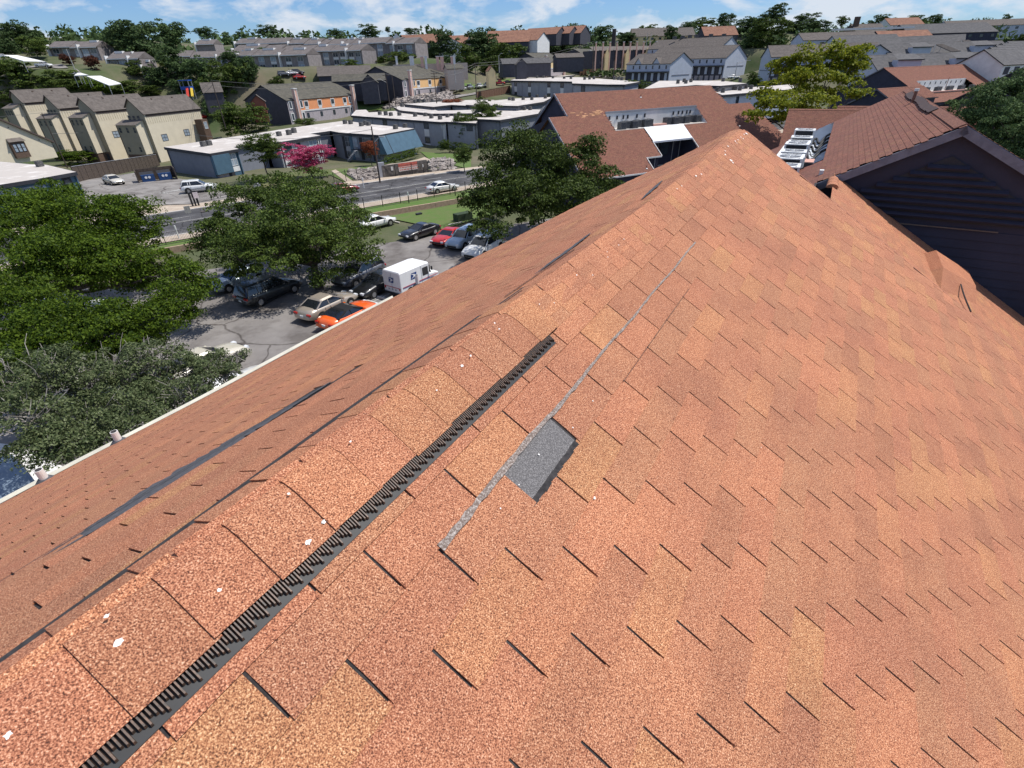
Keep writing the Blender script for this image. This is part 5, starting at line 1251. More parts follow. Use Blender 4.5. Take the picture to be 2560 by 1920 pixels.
def flat(name, label, pxs, H, zb, wm, units=(), ulab='', edge=DARKTR, walls=None, H2=None):
    """flat roofed block from its roof outline"""
    P = [G(x, y, H) for x, y in pxs]; c = np.mean(P, 0); t = thing(name, label, 'building', (c[0], c[1], zb))
    zt = CZ - H
    ar = sum(P[i - 1][0] * P[i][1] - P[i][0] * P[i - 1][1] for i in range(len(P)))
    MB().prism(P, zt, zt - .12).build('roof', MEMB, t)
    for i in range(len(P)):
        a, b = P[i], P[(i + 1) % len(P)]; d = b - a; L_ = np.linalg.norm(d); d = d / L_; n_ = np.array([-d[1], d[0], 0]) * (1 if ar < 0 else -1)
        m_ = (walls or {}).get(i, wm); ins = -n_ * .35
        MB().quad(np.array([*(a + ins)[:2], zb]), np.array([*(b + ins)[:2], zb]), np.array([*(b + ins)[:2], zt - .1]), np.array([*(a + ins)[:2], zt - .1])).build('wall', m_, t)
        MB().box((a + b) / 2 + n_ * .03 - ZU * .24, L_ - .02, .1, .46, d, n_, ZU).build('fascia', edge, t)
    roof_units(sorted(units), H, ulab, ulab)
    return t, P, zt
def edge_frame(P, i):
    a, b = P[i], P[(i + 1) % len(P)]; d = b - a; L_ = np.linalg.norm(d); d /= L_
    ar = sum(P[k - 1][0] * P[k][1] - P[k][0] * P[k - 1][1] for k in range(len(P)))
    return a, d, np.array([-d[1], d[0], 0]) * (1 if ar < 0 else -1), L_
HR = 11.4
pA = [(410, 367.5), (524.8, 383.8), (596.2, 372), (583, 367.5), (662, 353.5), (655, 345), (650, 332), (516, 351.5)]
tA, PA, zA = flat('flats_block', 'blue flat roofed end block beside the gate, white roof', pA, HR, -.9, GREYW, [(510, 366), (524, 363.5)], 'grey box unit on the blue end block roof', walls={1: TEAL, 0: GREYW})
a, d, n_, L_ = edge_frame(PA, 1)
zt = zA
def onwall(a, d, n_, x, z, off=-.34): p = a + d * x + n_ * off; return np.array([p[0], p[1], z])
# teal upper panel, window with white blind, lower doorway
panel(tA, onwall(a, d, n_, L_ * .30, zt - 1.9), d, n_, L_ * .58, 3.0, TEAL, 'panel', t=.6)
window(tA, onwall(a, d, n_, L_ * .74, zt - 1.55), d, n_, 1.5, 2.0, WHITE, GLASSB, bars=1, mull=1)
panel(tA, onwall(a, d, n_, L_ * .76, zt - 3.1), d, n_, 1.5, .8, WHITE, 'panel')
panel(tA, onwall(a, d, n_, L_ * .55, .35), d, n_, 1.4, 2.3, DARKTR, 'door', t=.04)
panel(tA, onwall(a, d, n_, L_ * .25, .8), d, n_, L_ * .4, 2.6, LAVW, 'wall_base', t=.06)
pB = [(662, 352.5), (696, 355.5), (801, 338.5), (776, 334), (826, 327), (847, 331), (947, 337.5), (1035.5, 321), (930, 311), (862, 301.5), (724, 320), (650, 332)]
uB = [c2(235, 1195), c2(340, 1175), c2(425, 1165), c2(470, 1148), c2(910, 1070), c2(957, 1072), c2(1050, 1090), c2(1085, 1080), c2(1112, 1085), c2(1345, 1115), c2(1428, 1102)]
tB, PB_, zB = flat('flats_block', 'grey flats with white roof and large slanted teal panel facing the street', pB, HR, -.9, GREYW, uB, 'grey box unit on the teal panelled flats roof', walls={1: GREYL})
# stepped block facing the street
a, d, n_, L_ = edge_frame(PB_, 1)
for fx, m_ in ((.02, WHITE), (.07, WHITE), (.93, WHITE), (.98, WHITE)):
    MB().box(onwall(a, d, n_, L_ * fx, (zB - .3 - .9) / 2, -.2), .16, .16, zB + .5, d, n_, ZU).build('post', WHITE, tB)
for zc, bl in ((zB - 1.7, 1), (.9, 0)):
    window(tB, onwall(a, d, n_, L_ * .20, zc), d, n_, L_ * .20, 2.0, WHITE, GLASS, mull=0, bars=0)
    panel(tB, onwall(a, d, n_, L_ * .46, zc - .2), d, n_, .9, 2.4, DARKTR, 'door', t=.04)
    window(tB, onwall(a, d, n_, L_ * .80, zc), d, n_, L_ * .20, 2.2, WHITE, GLASSB, mull=1, bars=1)
panel(tB, onwall(a, d, n_, L_ * .20, zB - 3.3), d, n_, L_ * .22, 1.0, WHITE, 'panel')
panel(tB, onwall(a, d, n_, L_ * .80, zB - 3.4), d, n_, L_ * .22, 1.0, WHITE, 'panel')
MB().box(onwall(a, d, n_, L_ * .52, zB - 3.0, .5), L_ * .42, 1.6, .18, d, n_, ZU).build('balcony', CONC, tB)
# long recessed front with doors and windows (edge 4-5 : 826 -> 947)
a, d, n_, L_ = edge_frame(PB_, 5)
for zc in (zB - 1.75, .8):
    for fx, w_, kind in ((.06, .9, 'd'), (.17, 1.6, 'w'), (.33, 1.8, 'b'), (.50, .95, 'd'), (.64, 1.8, 'w'), (.80, .95, 'd'), (.92, 1.2, 'w')):
        if kind == 'd': panel(tB, onwall(a, d, n_, L_ * fx, zc - .15), d, n_, w_, 2.3, DARKTR, 'door', t=.04)
        else: window(tB, onwall(a, d, n_, L_ * fx, zc), d, n_, w_ * 1.15, 1.9, GREYL, GLASS if kind == 'w' else GLASSB, bars=1, mull=1)
panel(tB, onwall(a, d, n_, L_ * .17, zB - 3.2), d, n_, 2.0, .9, GREYL, 'panel')
panel(tB, onwall(a, d, n_, L_ * .25, (zB - .9) / 2), d, n_, 1.0, zB + .4, TEAL, 'pilaster', t=.08)
MB().box(onwall(a, d, n_, L_ * .62, zB - 3.05, .45), L_ * .5, 1.5, .16, d, n_, ZU).build('walkway', DARKTR, tB)
st = MB()
for i in range(9): st.box(onwall(a, d, n_, L_ * (.30 + .028 * i), -.6 + i * .27, 1.6), .32, 1.1, .06, d, n_, ZU)
st.build('staircase', GREYL, tB, kind='stuff')
# slanted teal panel on the end (edge 947 -> 1035)
a, d, n_, L_ = edge_frame(PB_, 6)
zl = zB - 3.6
q = [onwall(a, d, n_, -.1, zB - .1, 0), onwall(a, d, n_, L_ + .1, zB - .1, 0), onwall(a, d, n_, L_ + .6, zl, 1.5), onwall(a, d, n_, -.1, zl, 1.5)]
b = MB(); b.poly(q); b.poly([q[3], q[2], onwall(a, d, n_, L_ + .6, zl, -.3), onwall(a, d, n_, -.1, zl, -.3)]); b.poly([q[0], q[3], onwall(a, d, n_, -.1, zl, -.3)]); b.poly([q[1], onwall(a, d, n_, L_ + .6, zl, -.3), q[2]])
b.build('slanted_panel', TEAL, tB)
p0 = onwall(a, d, n_, L_ * .16, zB - .15, .02); p1 = onwall(a, d, n_, L_ * .16 + .1, zl, 1.53); v_ = p1 - p0; Lv = np.linalg.norm(v_); v_ /= Lv
MB().box((p0 + p1) / 2, .12, Lv, .06, d, v_, np.cross(d, v_)).build('panel_joint', DARKTR, tB)
panel(tB, onwall(a, d, n_, L_ * .5, 0.3), d, n_, L_ * .96, 2.2, LAVW, 'wall_base', t=.1)
panel(tB, onwall(a, d, n_, L_ * .5, -.55), d, n_, L_ * 1.0, .5, WHITE, 'plinth', t=.3)
# long grey block
pC = [(877.6, 288.6), (1101.9, 304.9), (1115.4, 304), (1190, 308), (1200, 290), (1091, 284), (1000, 276.5), (922, 281), (915, 274), (890, 275)]
uC = [c5(940, 480), c5(1022, 488), c5(1092, 495), c5(1210, 492), c5(1428, 506), c5(1568, 500), c5(1652, 530), c5(1772, 545), c5(1875, 515), c5(1985, 530)]
tC, PC, zC = flat('flats_block', 'long plain grey flats with white roof, right behind the teal panelled ones', pC, 11.0, -.5, GREYL, uC, 'grey box unit in the row on the long grey flats roof', walls={0: GREYL, 2: GREYL})
a, d, n_, L_ = edge_frame(PC, 0)
for fx in (.40, .845):
    for zc, m_, g_ in ((zC - 1.1, DARKTR, GLASS), (zC - 4.3, DARKTR, GLASS)): window(tC, onwall(a, d, n_, L_ * fx, zc), d, n_, 1.9, 1.3, m_, g_, mull=0)
    panel(tC, onwall(a, d, n_, L_ * fx, zC - 2.65), d, n_, 1.9, 1.5, WHITE, 'panel'); panel(tC, onwall(a, d, n_, L_ * fx, zC - 5.4), d, n_, 1.9, .6, WHITE, 'panel')
for fx in (.25, .55, .72): MB().box(onwall(a, d, n_, L_ * fx, zC / 2 - .2, -.3), .06, .06, zC - .2, d, n_, ZU).build('downpipe', NAVYT, tC)
a, d, n_, L_ = edge_frame(PC, 1)
b = MB(); b.poly([onwall(a, d, n_, 0, zC - .5, -.3), onwall(a, d, n_, L_, zC - .5, -.3), onwall(a, d, n_, L_ * .55, zC - 4.8, -.3), onwall(a, d, n_, L_ * .45, zC - 4.8, -.3)][::-1]); b.build('corner_wedge', WHITE, tC)
a, d, n_, L_ = edge_frame(PC, 2)
window(tC, onwall(a, d, n_, L_ * .75, zC - 1.1), d, n_, 1.9, 1.3, DARKTR, GLASS)
flat('flats_block', 'rear grey flats with white roof, third row back behind the long grey ones', [(1010, 260), (1083, 267), (1128, 262), (1185, 265), (1245, 262), (1235, 250), (1180, 249.5), (1091, 254.6)], 9.6, 1.2, GREYL, [c5(1248, 372), c5(1425, 320), c5(1478, 305), c5(1550, 308)], 'grey box unit on the rear grey flats roof')
flat('flats_block', 'white roofed wing between the rear flats and the long grey flats', [(1000, 276), (1080, 284), (1180, 283), (1190, 274), (1095, 277), (1070, 268), (1010, 263), (985, 268)], 10.4, .5, GREYL)
tF, PF_, zF = flat('flats_block', 'grey box like flats with panelled front, behind the brown court roof', [(1276.6, 201), (1430, 203.6), (1431, 208.3), (1520, 211), (1562, 211), (1600, 204), (1450, 193), (1299, 193)], 5.2, CZ - 11.2, GREYL,
      [c7(765, 850), c7(815, 855), c7(878, 852), c7(1010, 858), c7(1100, 855), c7(1230, 862), c7(1385, 868), c7(1478, 870), c7(1668, 882), c7(1735, 878), c7(1795, 875), c7(2080, 882), c7(2135, 885), c7(2180, 890)], 'dark box unit on the panelled grey flats roof')
a, d, n_, L_ = edge_frame(PF_, 0)
for fx in (.08, .33, .65, .85):
    window(tF, onwall(a, d, n_, L_ * fx, zF - 1.2), d, n_, 1.9, 1.4, DARKTR, GLASS); panel(tF, onwall(a, d, n_, L_ * fx, zF - 2.9), d, n_, 1.9, 1.7, WHITE, 'panel')
    window(tF, onwall(a, d, n_, L_ * fx, zF - 4.5), d, n_, 1.9, 1.3, DARKTR, GLASS)
for fx in (.2, .49): MB().box(onwall(a, d, n_, L_ * fx, zF - 2.8, -.3), .10, .06, 5.2, d, n_, ZU).build('downpipe', NAVYT, tF)
a, d, n_, L_ = edge_frame(PF_, 2)
window(tF, onwall(a, d, n_, L_ * .3, zF - 1.3), d, n_, 2.2, 1.5, DARKTR, GLASS)
flat('flats_block', 'low white roofed flats directly left of the brown court roof gable', [(1165, 262), (1294, 264.5), (1359, 254.3), (1382, 242.5), (1290, 246), (1195, 255)], 9.4, 1.4, GREYW, [c7(630, 1165), c7(680, 1170), c7(818, 1160), c7(938, 1160), c7(1010, 1125), c7(1125, 1140)], 'box unit on the low white roof beside the court gable')
flat('flats_block', 'nearer white roofed flats half hidden by the oak at the court building', [(1170, 296), (1250, 300), (1345, 284), (1352, 274), (1272, 272), (1190, 282)], 10.6, 0, GREYW, [c7(740, 1290), c7(835, 1300), c7(915, 1300)], 'box unit on the half hidden white roof')
flat('flats_block', 'white roofed flats in front of the white gabled townhouses', [(1610, 222), (1740, 212.5), (1800, 214.5), (1867, 208.5), (1800, 201.5), (1648, 202)], 5.4, CZ - 11.4, GREYL, [c8(1075, 935), c8(1185, 935), c8(1255, 915), c8(1160, 915), c8(1700, 905), c8(1935, 915), c8(1355, 890)], 'box unit on the flats before the white gables')
tH, PH, zH = flat('flats_block', 'white roofed flats with pale blue wall next to the yellow green tree', [(1778.5, 226.3), (1805.6, 237.3), (1990, 222), (1980, 211), (1900, 216.3)], 6.6, CZ - 12.4, BLUEW, [c8(1615, 1050), c8(1695, 1060), c8(1868, 1025), c8(1930, 1030), c8(2015, 1005), c8(2085, 1010)], 'box unit on the pale blue flats roof')
a, d, n_, L_ = edge_frame(PH, 1); window(tH, onwall(a, d, n_, L_ * .22, zH - 1.9), d, n_, 1.0, 2.6, DARKTR, GLASS)
flat('flats_block', 'far white roof strip beyond the upper street fence', [c7(1140, 835), c7(1340, 838), c7(1600, 808), c7(1450, 798)], 6.0, CZ - 10, GREYL)
# blue office at left edge
pL = [(-60, 424), (60, 405.5), (190, 431.0), (120, 441), (0, 466), (-80, 480)]
pL = [(-70, 398), (75, 410.5), (116, 412), (190, 429.5), (96, 446.5), (0, 461.5), (-80, 474)]
tL, PL_, zL = flat('blue_office', 'single storey blue building with white roof at the left edge, arched openings', pL, 11.6, .4, TEAL, [cl(560, 975)], 'dark roof unit on the blue office at left', walls={})
a, d, n_, L_ = edge_frame(PL_, 3)
panel(tL, onwall(a, d, n_, L_ * .30, zL - 1.5), d, n_, L_ * .24, 1.9, DARKTR, 'recess', t=.05); window(tL, onwall(a, d, n_, L_ * .30, zL - 1.5, -.28), d, n_, L_ * .18, 1.5, DARKTR, GLASS)
panel(tL, onwall(a, d, n_, L_ * .62, zL - 1.7), d, n_, L_ * .2, 1.7, mat('blue_grey_panel', (.22, .28, .36), .6), 'panel', t=.4)
a, d, n_, L_ = edge_frame(PL_, 4)
for fx in (.25, .75): window(tL, onwall(a, d, n_, L_ * fx, zL - 1.8), d, n_, 3.0, 2.0, mat('blue_grey_panel', (.2, .3, .4)), GLASSB, mull=2)

# ================================================================ CREAM TOWNHOUSES
def ridge_to(A_, az, p):
    X = azv(az); r_ = ray(*p); M_ = np.array([[X[0], -r_[0]], [X[1], -r_[1]]]); L_, s_ = np.linalg.solve(M_, -A_[:2]); return float(L_)
def townhouse(label, A, Bp, Cp, H, zb, extra=True, n=0):
    A_ = GD(*A, H); az = 15.0; L0 = ridge_to(A_, az, Bp); B_ = A_ + azv(az) * L0; X = azv(az); Y = np.array([X[1], -X[0], 0]); L_ = np.linalg.norm((B_ - A_)[:2])
    # eave: where the sight line meets the plane through the gable front
    r_ = ray(*Cp); a = A_ - CE; P = r_ * ((a @ X) / (r_ @ X)) + CE; W = (P - A_) @ Y; pt = math.degrees(math.atan2(A_[2] - P[2], W))
    print('town', label[:20], 'L', L_, 'W', W, 'pitch', pt, A_, 'ground', gz(A_[0], A_[1]))
    g = gable('townhouse', label, 'house', A_, az, L_, W, pt, 8.5, GREYR, CREAM, OLIVW, over=.3, zbot=zb, trim=mat('brown_trim', (.10, .075, .065)), row=.35, colw=1.5, W2=W * .55)
    t = g['t']; X, Y = g['X'], g['Y']; f0 = g['f0']; nG = -X; ze = g['hr']
    # gable side: olive, windows on two floors, brown garage storey
    for y_ in (-W * .45, -W * .05, W * .35):
        window(t, f0 + Y * y_ + ZU * (ze - 1.2 - f0[2]) + nG * .0, Y, nG, 1.0, 1.5, OLIVW, GLASS, bars=1, fr=.09)
    for y_ in (-W * .4, W * .25): window(t, f0 + Y * y_ + ZU * (ze - 4.2 - f0[2]), Y, nG, .9, 1.4, mat('brown_trim', (.1, .075, .065)), GLASS, bars=1, fr=.09)
    zb_ = zb
    MB().box(f0 + nG * .06 + ZU * ((zb_ + 1.35) - f0[2]), W * 1.6, .1, 2.7, Y, nG, ZU).build('garage_storey', BRICKB, t)
    for y_ in (-W * .35, W * .3): panel(t, f0 + nG * .12 + Y * y_ + ZU * (zb_ + 1.2 - f0[2]), Y, nG, 2.4, 2.2, DARKTR, 'garage_door', t=.03)
    # long lit side
    c = g['cR0']
    MB().box(c + X * (L_ / 2) + Y * .04 + ZU * (ze - .5 - c[2]), L_ - .8, .08, .7, X, Y, ZU).build('eave_band', mat('brown_trim', (.1, .075, .065)), t)  # brown band standing in for the eave's shadow on the cream wall
    b = MB()
    for i in range(int(L_ / .7)): b.box(c + X * (.6 + i * .7) + Y * .05 + ZU * (ze - 1.7 - c[2]), .07, .05, 1.5, X, Y, ZU)
    b.build('battens', mat('cream_trim', (.66, .58, .40)), t, kind='stuff')
    for x_, z_ in ((L_ * .60, -5.6), (L_ * .2, -6.0)): window(t, np.array([*(c + X * x_)[:2], ze + z_]), X, Y, 1.9, 1.6, DARKTR, GLASSB, mull=1, bars=1)
    for x_ in (L_ * .35, L_ * .7):
        vd = Y * math.cos(math.radians(pt)) - ZU * math.sin(math.radians(pt)); P = g['A'] + X * x_ + vd * .8; MB().box(P + ZU * .1, .35, .35, .2, X, Y, ZU).build('roof_vent', BRICKB, t)
    # projecting front block with a lean-to roof, windows and a dark garage storey
    p = lambda y, x, z: np.array([*(f0 + Y * y - X * x)[:2], z])
    ya, yb, zz = (-W * 1.15, W * .62, ze - 2.4) if extra else (-W * .95, W * .40, ze - 1.4)
    MB().prism([p(ya, 2.6, 0)[:2], p(yb, 2.6, 0)[:2], p(yb, 0, 0)[:2], p(ya, 0, 0)[:2]], zz, zb + 2.7).build('front_block', OLIVW, t)
    MB().prism([p(ya + .1, 2.5, 0)[:2], p(yb - .1, 2.5, 0)[:2], p(yb - .1, 0, 0)[:2], p(ya + .1, 0, 0)[:2]], zb + 2.69, zb).build('garage_storey', BRICKB, t)
    b = MB(); b.poly([p(ya - .2, 2.9, zz - .05), p(yb + .3, 2.9, zz - .05), p(yb + .3, -.1, zz + 1.0), p(ya - .2, -.1, zz + 1.0)]); b.build('porch_roof', GREYR, t)
    b = MB(); b.poly([p(yb, 2.6, zz - .03), p(yb, 0, zz - .03), p(yb, 0, zz + .93)]); b.build('porch_cheek', CREAM, t)
    MB().quad(p(yb + .02, 2.6, zb + 2.7), p(yb + .02, 0, zb + 2.7), p(yb + .02, 0, zz - .02), p(yb + .02, 2.6, zz - .02)).build('lit_cheek', CREAM, t)
    for yy in np.linspace(ya + .9, yb - .8, 3):
        window(t, p(yy, 2.6, zz - 1.2), Y, nG, .85, 1.4, OLIVW, GLASS, bars=1, fr=.08)
    for yy in (ya + 1.4, yb - 1.2): window(t, p(yy, 2.6, zb + 3.9), Y, nG, .8, 1.3, OLIVW, GLASS, bars=1, fr=.08)
    MB().box(p(ya + .1, 2.65, (zz + zb) / 2), .12, .12, zz - zb, Y, X, ZU).build('downpipe', mat('brown_trim', (.10, .075, .065)), t)
    return g
townhouse('first cream townhouse of the row, furthest left and furthest back', c1(80, 780), c1(560, 755), c1(195, 890), 138, -4.2, False)
townhouse('second cream townhouse of the row from the left', c1(375, 820), c1(880, 780), c1(500, 940), 134, -4.2, True)
townhouse('third cream townhouse of the row, second from the right', c1(670, 840), c1(1185, 800), c1(810, 965), 130, -4.2, False)
townhouse('rightmost cream townhouse, its long cream side wall in full sun behind the utility pole', c1(1090, 850), c1(1605, 810), c1(1240, 990), 126, -4.2, True)
# tall brown bay on the end of the last one
g4 = [o for o in col.objects if o.get('label', '').startswith('rightmost cream')][0]
P = GD(*c1(1690, 960), 140); 
MB().box(np.array([P[0] + .3, P[1] + .6, .6]), 2.4, 2.2, 9.0, azv(105), azv(15), ZU).build('brown_bay', BRICKB, g4)
window(g4, np.array([P[0] + .3, P[1] + .6, 3.6]) + azv(105) * 1.2, azv(15), azv(105), 1.2, 1.8, WHITE, GLASSB, bars=1)
window(g4, np.array([P[0] + .3, P[1] + .6, -1.0]) + azv(105) * 1.2, azv(15), azv(105), 1.2, 1.8, WHITE, GLASSB, bars=1)
# nearer cream house at the left edge: gable end with brown bay window, facing the sun
K = G(*c1(445, 1205), 12.6); wd = azv(195 + 4); wn = azv(105 + 4)
tK = thing('cream_gable_house', 'nearest cream house at the left edge with a brown three light bay window', 'house', (K[0], K[1], -.5))
up = math.tan(math.radians(33))
kp = lambda x, z, o_=0: np.array([*(K + wd * x + wn * o_)[:2], z])
MB().poly([kp(.4, -.5), kp(18, -.5), kp(18, K[2] + 5.8), kp(9.4, K[2] + 5.8), kp(.4, K[2] - .1)]).build('gable_wall', CREAM, tK)
MB().quad(kp(.4, -.5), kp(.4, K[2]), kp(.4, K[2], -12), kp(.4, -.5, -12)).build('wall', OLIVW, tK)
b = MB(); b.quad(kp(0, K[2] - .35, .5), kp(10, K[2] - .35 + 10 * up, .5), kp(10, K[2] - .35 + 10 * up, -12), kp(0, K[2] - .35, -12)); b.build('roof', GREYR, tK)
b = MB(); b.quad(kp(0, K[2] - .35, .52), kp(0, K[2] - .75, .52), kp(10, K[2] - .75 + 10 * up, .52), kp(10, K[2] - .35 + 10 * up, .52)); b.quad(kp(0, K[2] - .75, .5), kp(0, K[2] - .75, -12), kp(10, K[2] - .75 + 10 * up, -12), kp(10, K[2] - .75 + 10 * up, .5)); b.build('barge_board', mat('brown_trim', (.1, .075, .065)), tK)
b = MB(); b.quad(kp(-.3, K[2] + .4, -4), kp(9, K[2] + .4 + 9 * up, -4), kp(9, K[2] + .4 + 9 * up, -14), kp(-.3, K[2] + .4, -14)); b.build('rear_roof', GREYR, tK)
r_ = ray(*c1(160, 1290)); a = K - CE; BW = r_ * ((a @ wn) / (r_ @ wn)) + CE
MB().box(BW + wn * .35 - ZU * .1, 3.0, .7, 3.3, wd, wn, ZU).build('bay', BRICKB, tK)
b = MB(); q = BW + wn * .5 + ZU * 1.75; b.quad(q - wd * 1.8 + wn * .5 - ZU * .1, q + wd * 1.8 + wn * .5 - ZU * .1, q + wd * 1.5 - wn * .5 + ZU * .6, q - wd * 1.5 - wn * .5 + ZU * .6); b.build('bay_roof', GREYR, tK)
for i in (-1, 0, 1): window(tK, BW + wn * .71 + wd * (i * .85) + ZU * .35, wd, wn, .72, 1.7, DARKTR, GLASSB, bars=1, fr=.06)
for q_ in (c1(70, 1100), c1(335, 1210)):
    r_ = ray(*q_); P = r_ * ((a @ wn) / (r_ @ wn)) + CE; MB().box(P + wn * .08, .2, .1, .15, wd, wn, ZU).build('wall_lamp', DARKTR, tK)

# ================================================================ ORANGE, APRICOT, YELLOW AND PINK HOUSES WITH TALL CHIMNEYS
def coloured(label, A, Bp, CL, D_, az, col_m, ch=True, nwin=4):
    A_ = GD(*A, D_); B_ = A_ + azv(az) * ridge_to(A_, az, Bp); X = azv(az); Y = np.array([X[1], -X[0], 0]); L_ = np.linalg.norm((B_ - A_)[:2])
    r_ = ray(*CL); a = A_ - CE; P = r_ * ((a @ X) / (r_ @ X)) + CE; W = (P - A_) @ Y; pt = math.degrees(math.atan2(A_[2] - P[2], W)); zb = P[2] - 6.6; print('coloured', label[:20], 'L', L_, 'W', W, 'pitch', pt, A_, 'ground', gz(A_[0], A_[1]), 'zb', zb)
    g = gable('chimney_house', label, 'house', A_, az, L_, W, pt, 5.5, OLIVR, LAVW, DARKW, over=.3, zbot=zb, trim=DARKTR, row=.4, colw=1.6, W2=W)
    t = g['t']; X, Y = g['X'], g['Y']; c = g['cR0']; ze = g['hr']; mid = ze - 2.9
    q = lambda x, z: np.array([*(c + X * x)[:2], z])
    panel(t, q(L_ * .52, (ze - .2 + mid) / 2), X, Y, L_ * .74, ze - .2 - mid, col_m, 'upper_panel', t=.08)
    panel(t, q(L_ * .52, mid - .2), X, Y, L_ * .80, .35, WHITE, 'band', t=.14)
    for i in range(nwin):
        x_ = L_ * (.24 + .56 * i / (nwin - 1))
        window(t, q(x_, ze - 1.35) + Y * .09, X, Y, L_ * .035 + .7, 1.7, WHITE, GLASS, fr=.2)
        MB().box(q(x_, mid + .45) + Y * .10, L_ * .035 + .3, .04, .7, X, Y, ZU).build('apron', WHITE, t)
        window(t, q(x_, mid - 1.5), X, Y, 1.0, 1.3, DARKTR, GLASS)
    for x_ in (L_ * .035, L_ * .175, L_ * .88, L_ * .985):
        for z_ in (ze - 1.3, mid - 1.5): window(t, q(min(x_, L_ - 1.2), z_) + Y * .1, X, Y, 1.2, 2.1, WHITE, GLASS, fr=.22)
    for x_ in (L_ * .105, L_ * .93):
        hh = ze + 2.7; cm = MB(); P = q(x_, 0) + Y * .6
        chm = MB().box(np.array([P[0], P[1], (zb + hh) / 2]), 1.0, 1.0, hh - zb, X, Y, ZU).build('chimney', PINKB, t)
        for s in (-1, 1): MB().box(np.array([*(P + X * s * .47 + Y * .53)[:2], (zb + hh) / 2]), .12, .08, hh - zb - .1, X, Y, ZU).build('corner_trim', WHITE, chm)
        MB().box(np.array([P[0], P[1], hh + .1]), 1.3, 1.3, .25, X, Y, ZU).build('chimney_cap', WHITE, chm)
    # dark gable details
    f0 = g['f0']; panel(t, f0 - X * .02 - ZU * (A_[2] - mid + 1.6), Y, -X, 1.2, 2.0, GREYL, 'door')
    return g
o1 = coloured('orange walled house with olive roof and two pink chimneys', c2(175, 735), c2(800, 690), c2(400, 870), 148, 28, ORANGEW)
o2 = coloured('apricot walled house with two chimneys above the pale stone heap', c2(1165, 575), c2(1700, 560), c2(1400, 690), 182, 28, YELLOWW)
o3 = coloured('small pale yellow house with grey gable, further up the same street', c7(850, 510), c7(1180, 495), c7(1085, 635), 262, 30, PALEY, nwin=3)
o4 = coloured('small pink walled house, the furthest of the chimney houses beside the fence', c7(1510, 450), c7(1760, 440), c7(1700, 560), 292, 30, PINKW, nwin=3)
# dark link houses between them
def simple(label, A, az, D, L_, W, pt, wh, rm, wm, gm=None, W2=None, name='house', cat='house', over=.3, row=.45, colw=2.0, trim=DARKTR, zb=None):
    return gable(name, label, cat, GD(*A, D), az, L_, W, pt, wh, rm, wm, gm, over=over, row=row, colw=colw, W2=W2, trim=trim, zbot=zb)
simple('dark house with pale grey roof between the orange and apricot houses', c2(660, 575), 75, 190, 20, 7, 24, 5.5, GREYR, DARKW)
simple('low dark house with porch, just behind the orange house chimney', c2(790, 645), 78, 172, 18, 5, 22, 6, OLIVR, DARKW)
simple('small dark gabled porch beside the apricot house', c2(1110, 640), 170, 168, 5, 3.0, 40, 6, OLIVR, DARKW)
simple('dark low house before the second apricot house', c7(500, 590), 80, 218, 22, 5, 22, 5, GREYR2, DARKW)
simple('house with arched porch left of the pale yellow house', c7(770, 585), 165, 206, 3, 2.4, 42, 6.0, GREYR, DARKW, DARKW)
simple('small red gabled porch house left of the orange house', c2(140, 815), 160, 140, 3, 2.1, 40, 5, GREYR, mat('red_brick', (.26, .09, .06)), mat('red_brick', (.26, .09, .06)))
simple('grey roofed house wedged behind the townhouse and dark trees', c1(1720, 715), 60, 160, 6, 3.5, 38, 6, GREYR, DARKW)
simple('dark house between the yellow and pink houses', c7(1250, 520), 82, 225, 13, 4, 22, 5.5, GREYR, DARKW)
simple('yellow porch tower at the corner of the apricot house grounds', c7(345, 690), 160, 175, 3, 1.4, 48, 5, TERRA, PALEY, PALEY, over=.1)
# the long row with many chimneys
P0 = GD(*c7(1790, 470), 262); rowt = thing('chimney_terrace', 'long pale terrace with a row of many thin chimneys on the upper street', 'terrace', (P0[0], P0[1], P0[2] - 9))
X_ = azv(62); Y_ = np.array([X_[1], -X_[0], 0])
MB().box(P0 + X_ * 24 - ZU * 4.4 - Y_ * 4, 50, 8, 8, X_, Y_, ZU).build('wall', DARKW, rowt)
b = MB(); b.quad(P0 - ZU * .4 + Y_ * .6, P0 + X_ * 49 - ZU * .4 + Y_ * .6, P0 + X_ * 49 + ZU * 1.6 - Y_ * 4, P0 + ZU * 1.6 - Y_ * 4); b.build('roof', GREYR, rowt)
for i in range(11):
    P = P0 + X_ * (1 + i * 4.6) + Y_ * .7
    chm = MB().box(P - ZU * 3, .6, .6, 12.5, X_, Y_, ZU).build('chimney', PINKB, rowt); MB().box(P + ZU * 3.35, .8, .8, .25, X_, Y_, ZU).build('chimney_cap', WHITE, chm)
    if i % 3 == 1:
        q = P + X_ * 2.2 + Y_ * .5; b = MB(); b.box(q - ZU * 5.5, 2.4, 1.2, 7.5, X_, Y_, ZU); b.poly([q + Y_ * .61 - X_ * 1.2 - ZU * 1.75, q + Y_ * .61 + X_ * 1.2 - ZU * 1.75, q + Y_ * .61 + ZU * .9]); b.build('porch_tower', PALEY, rowt)
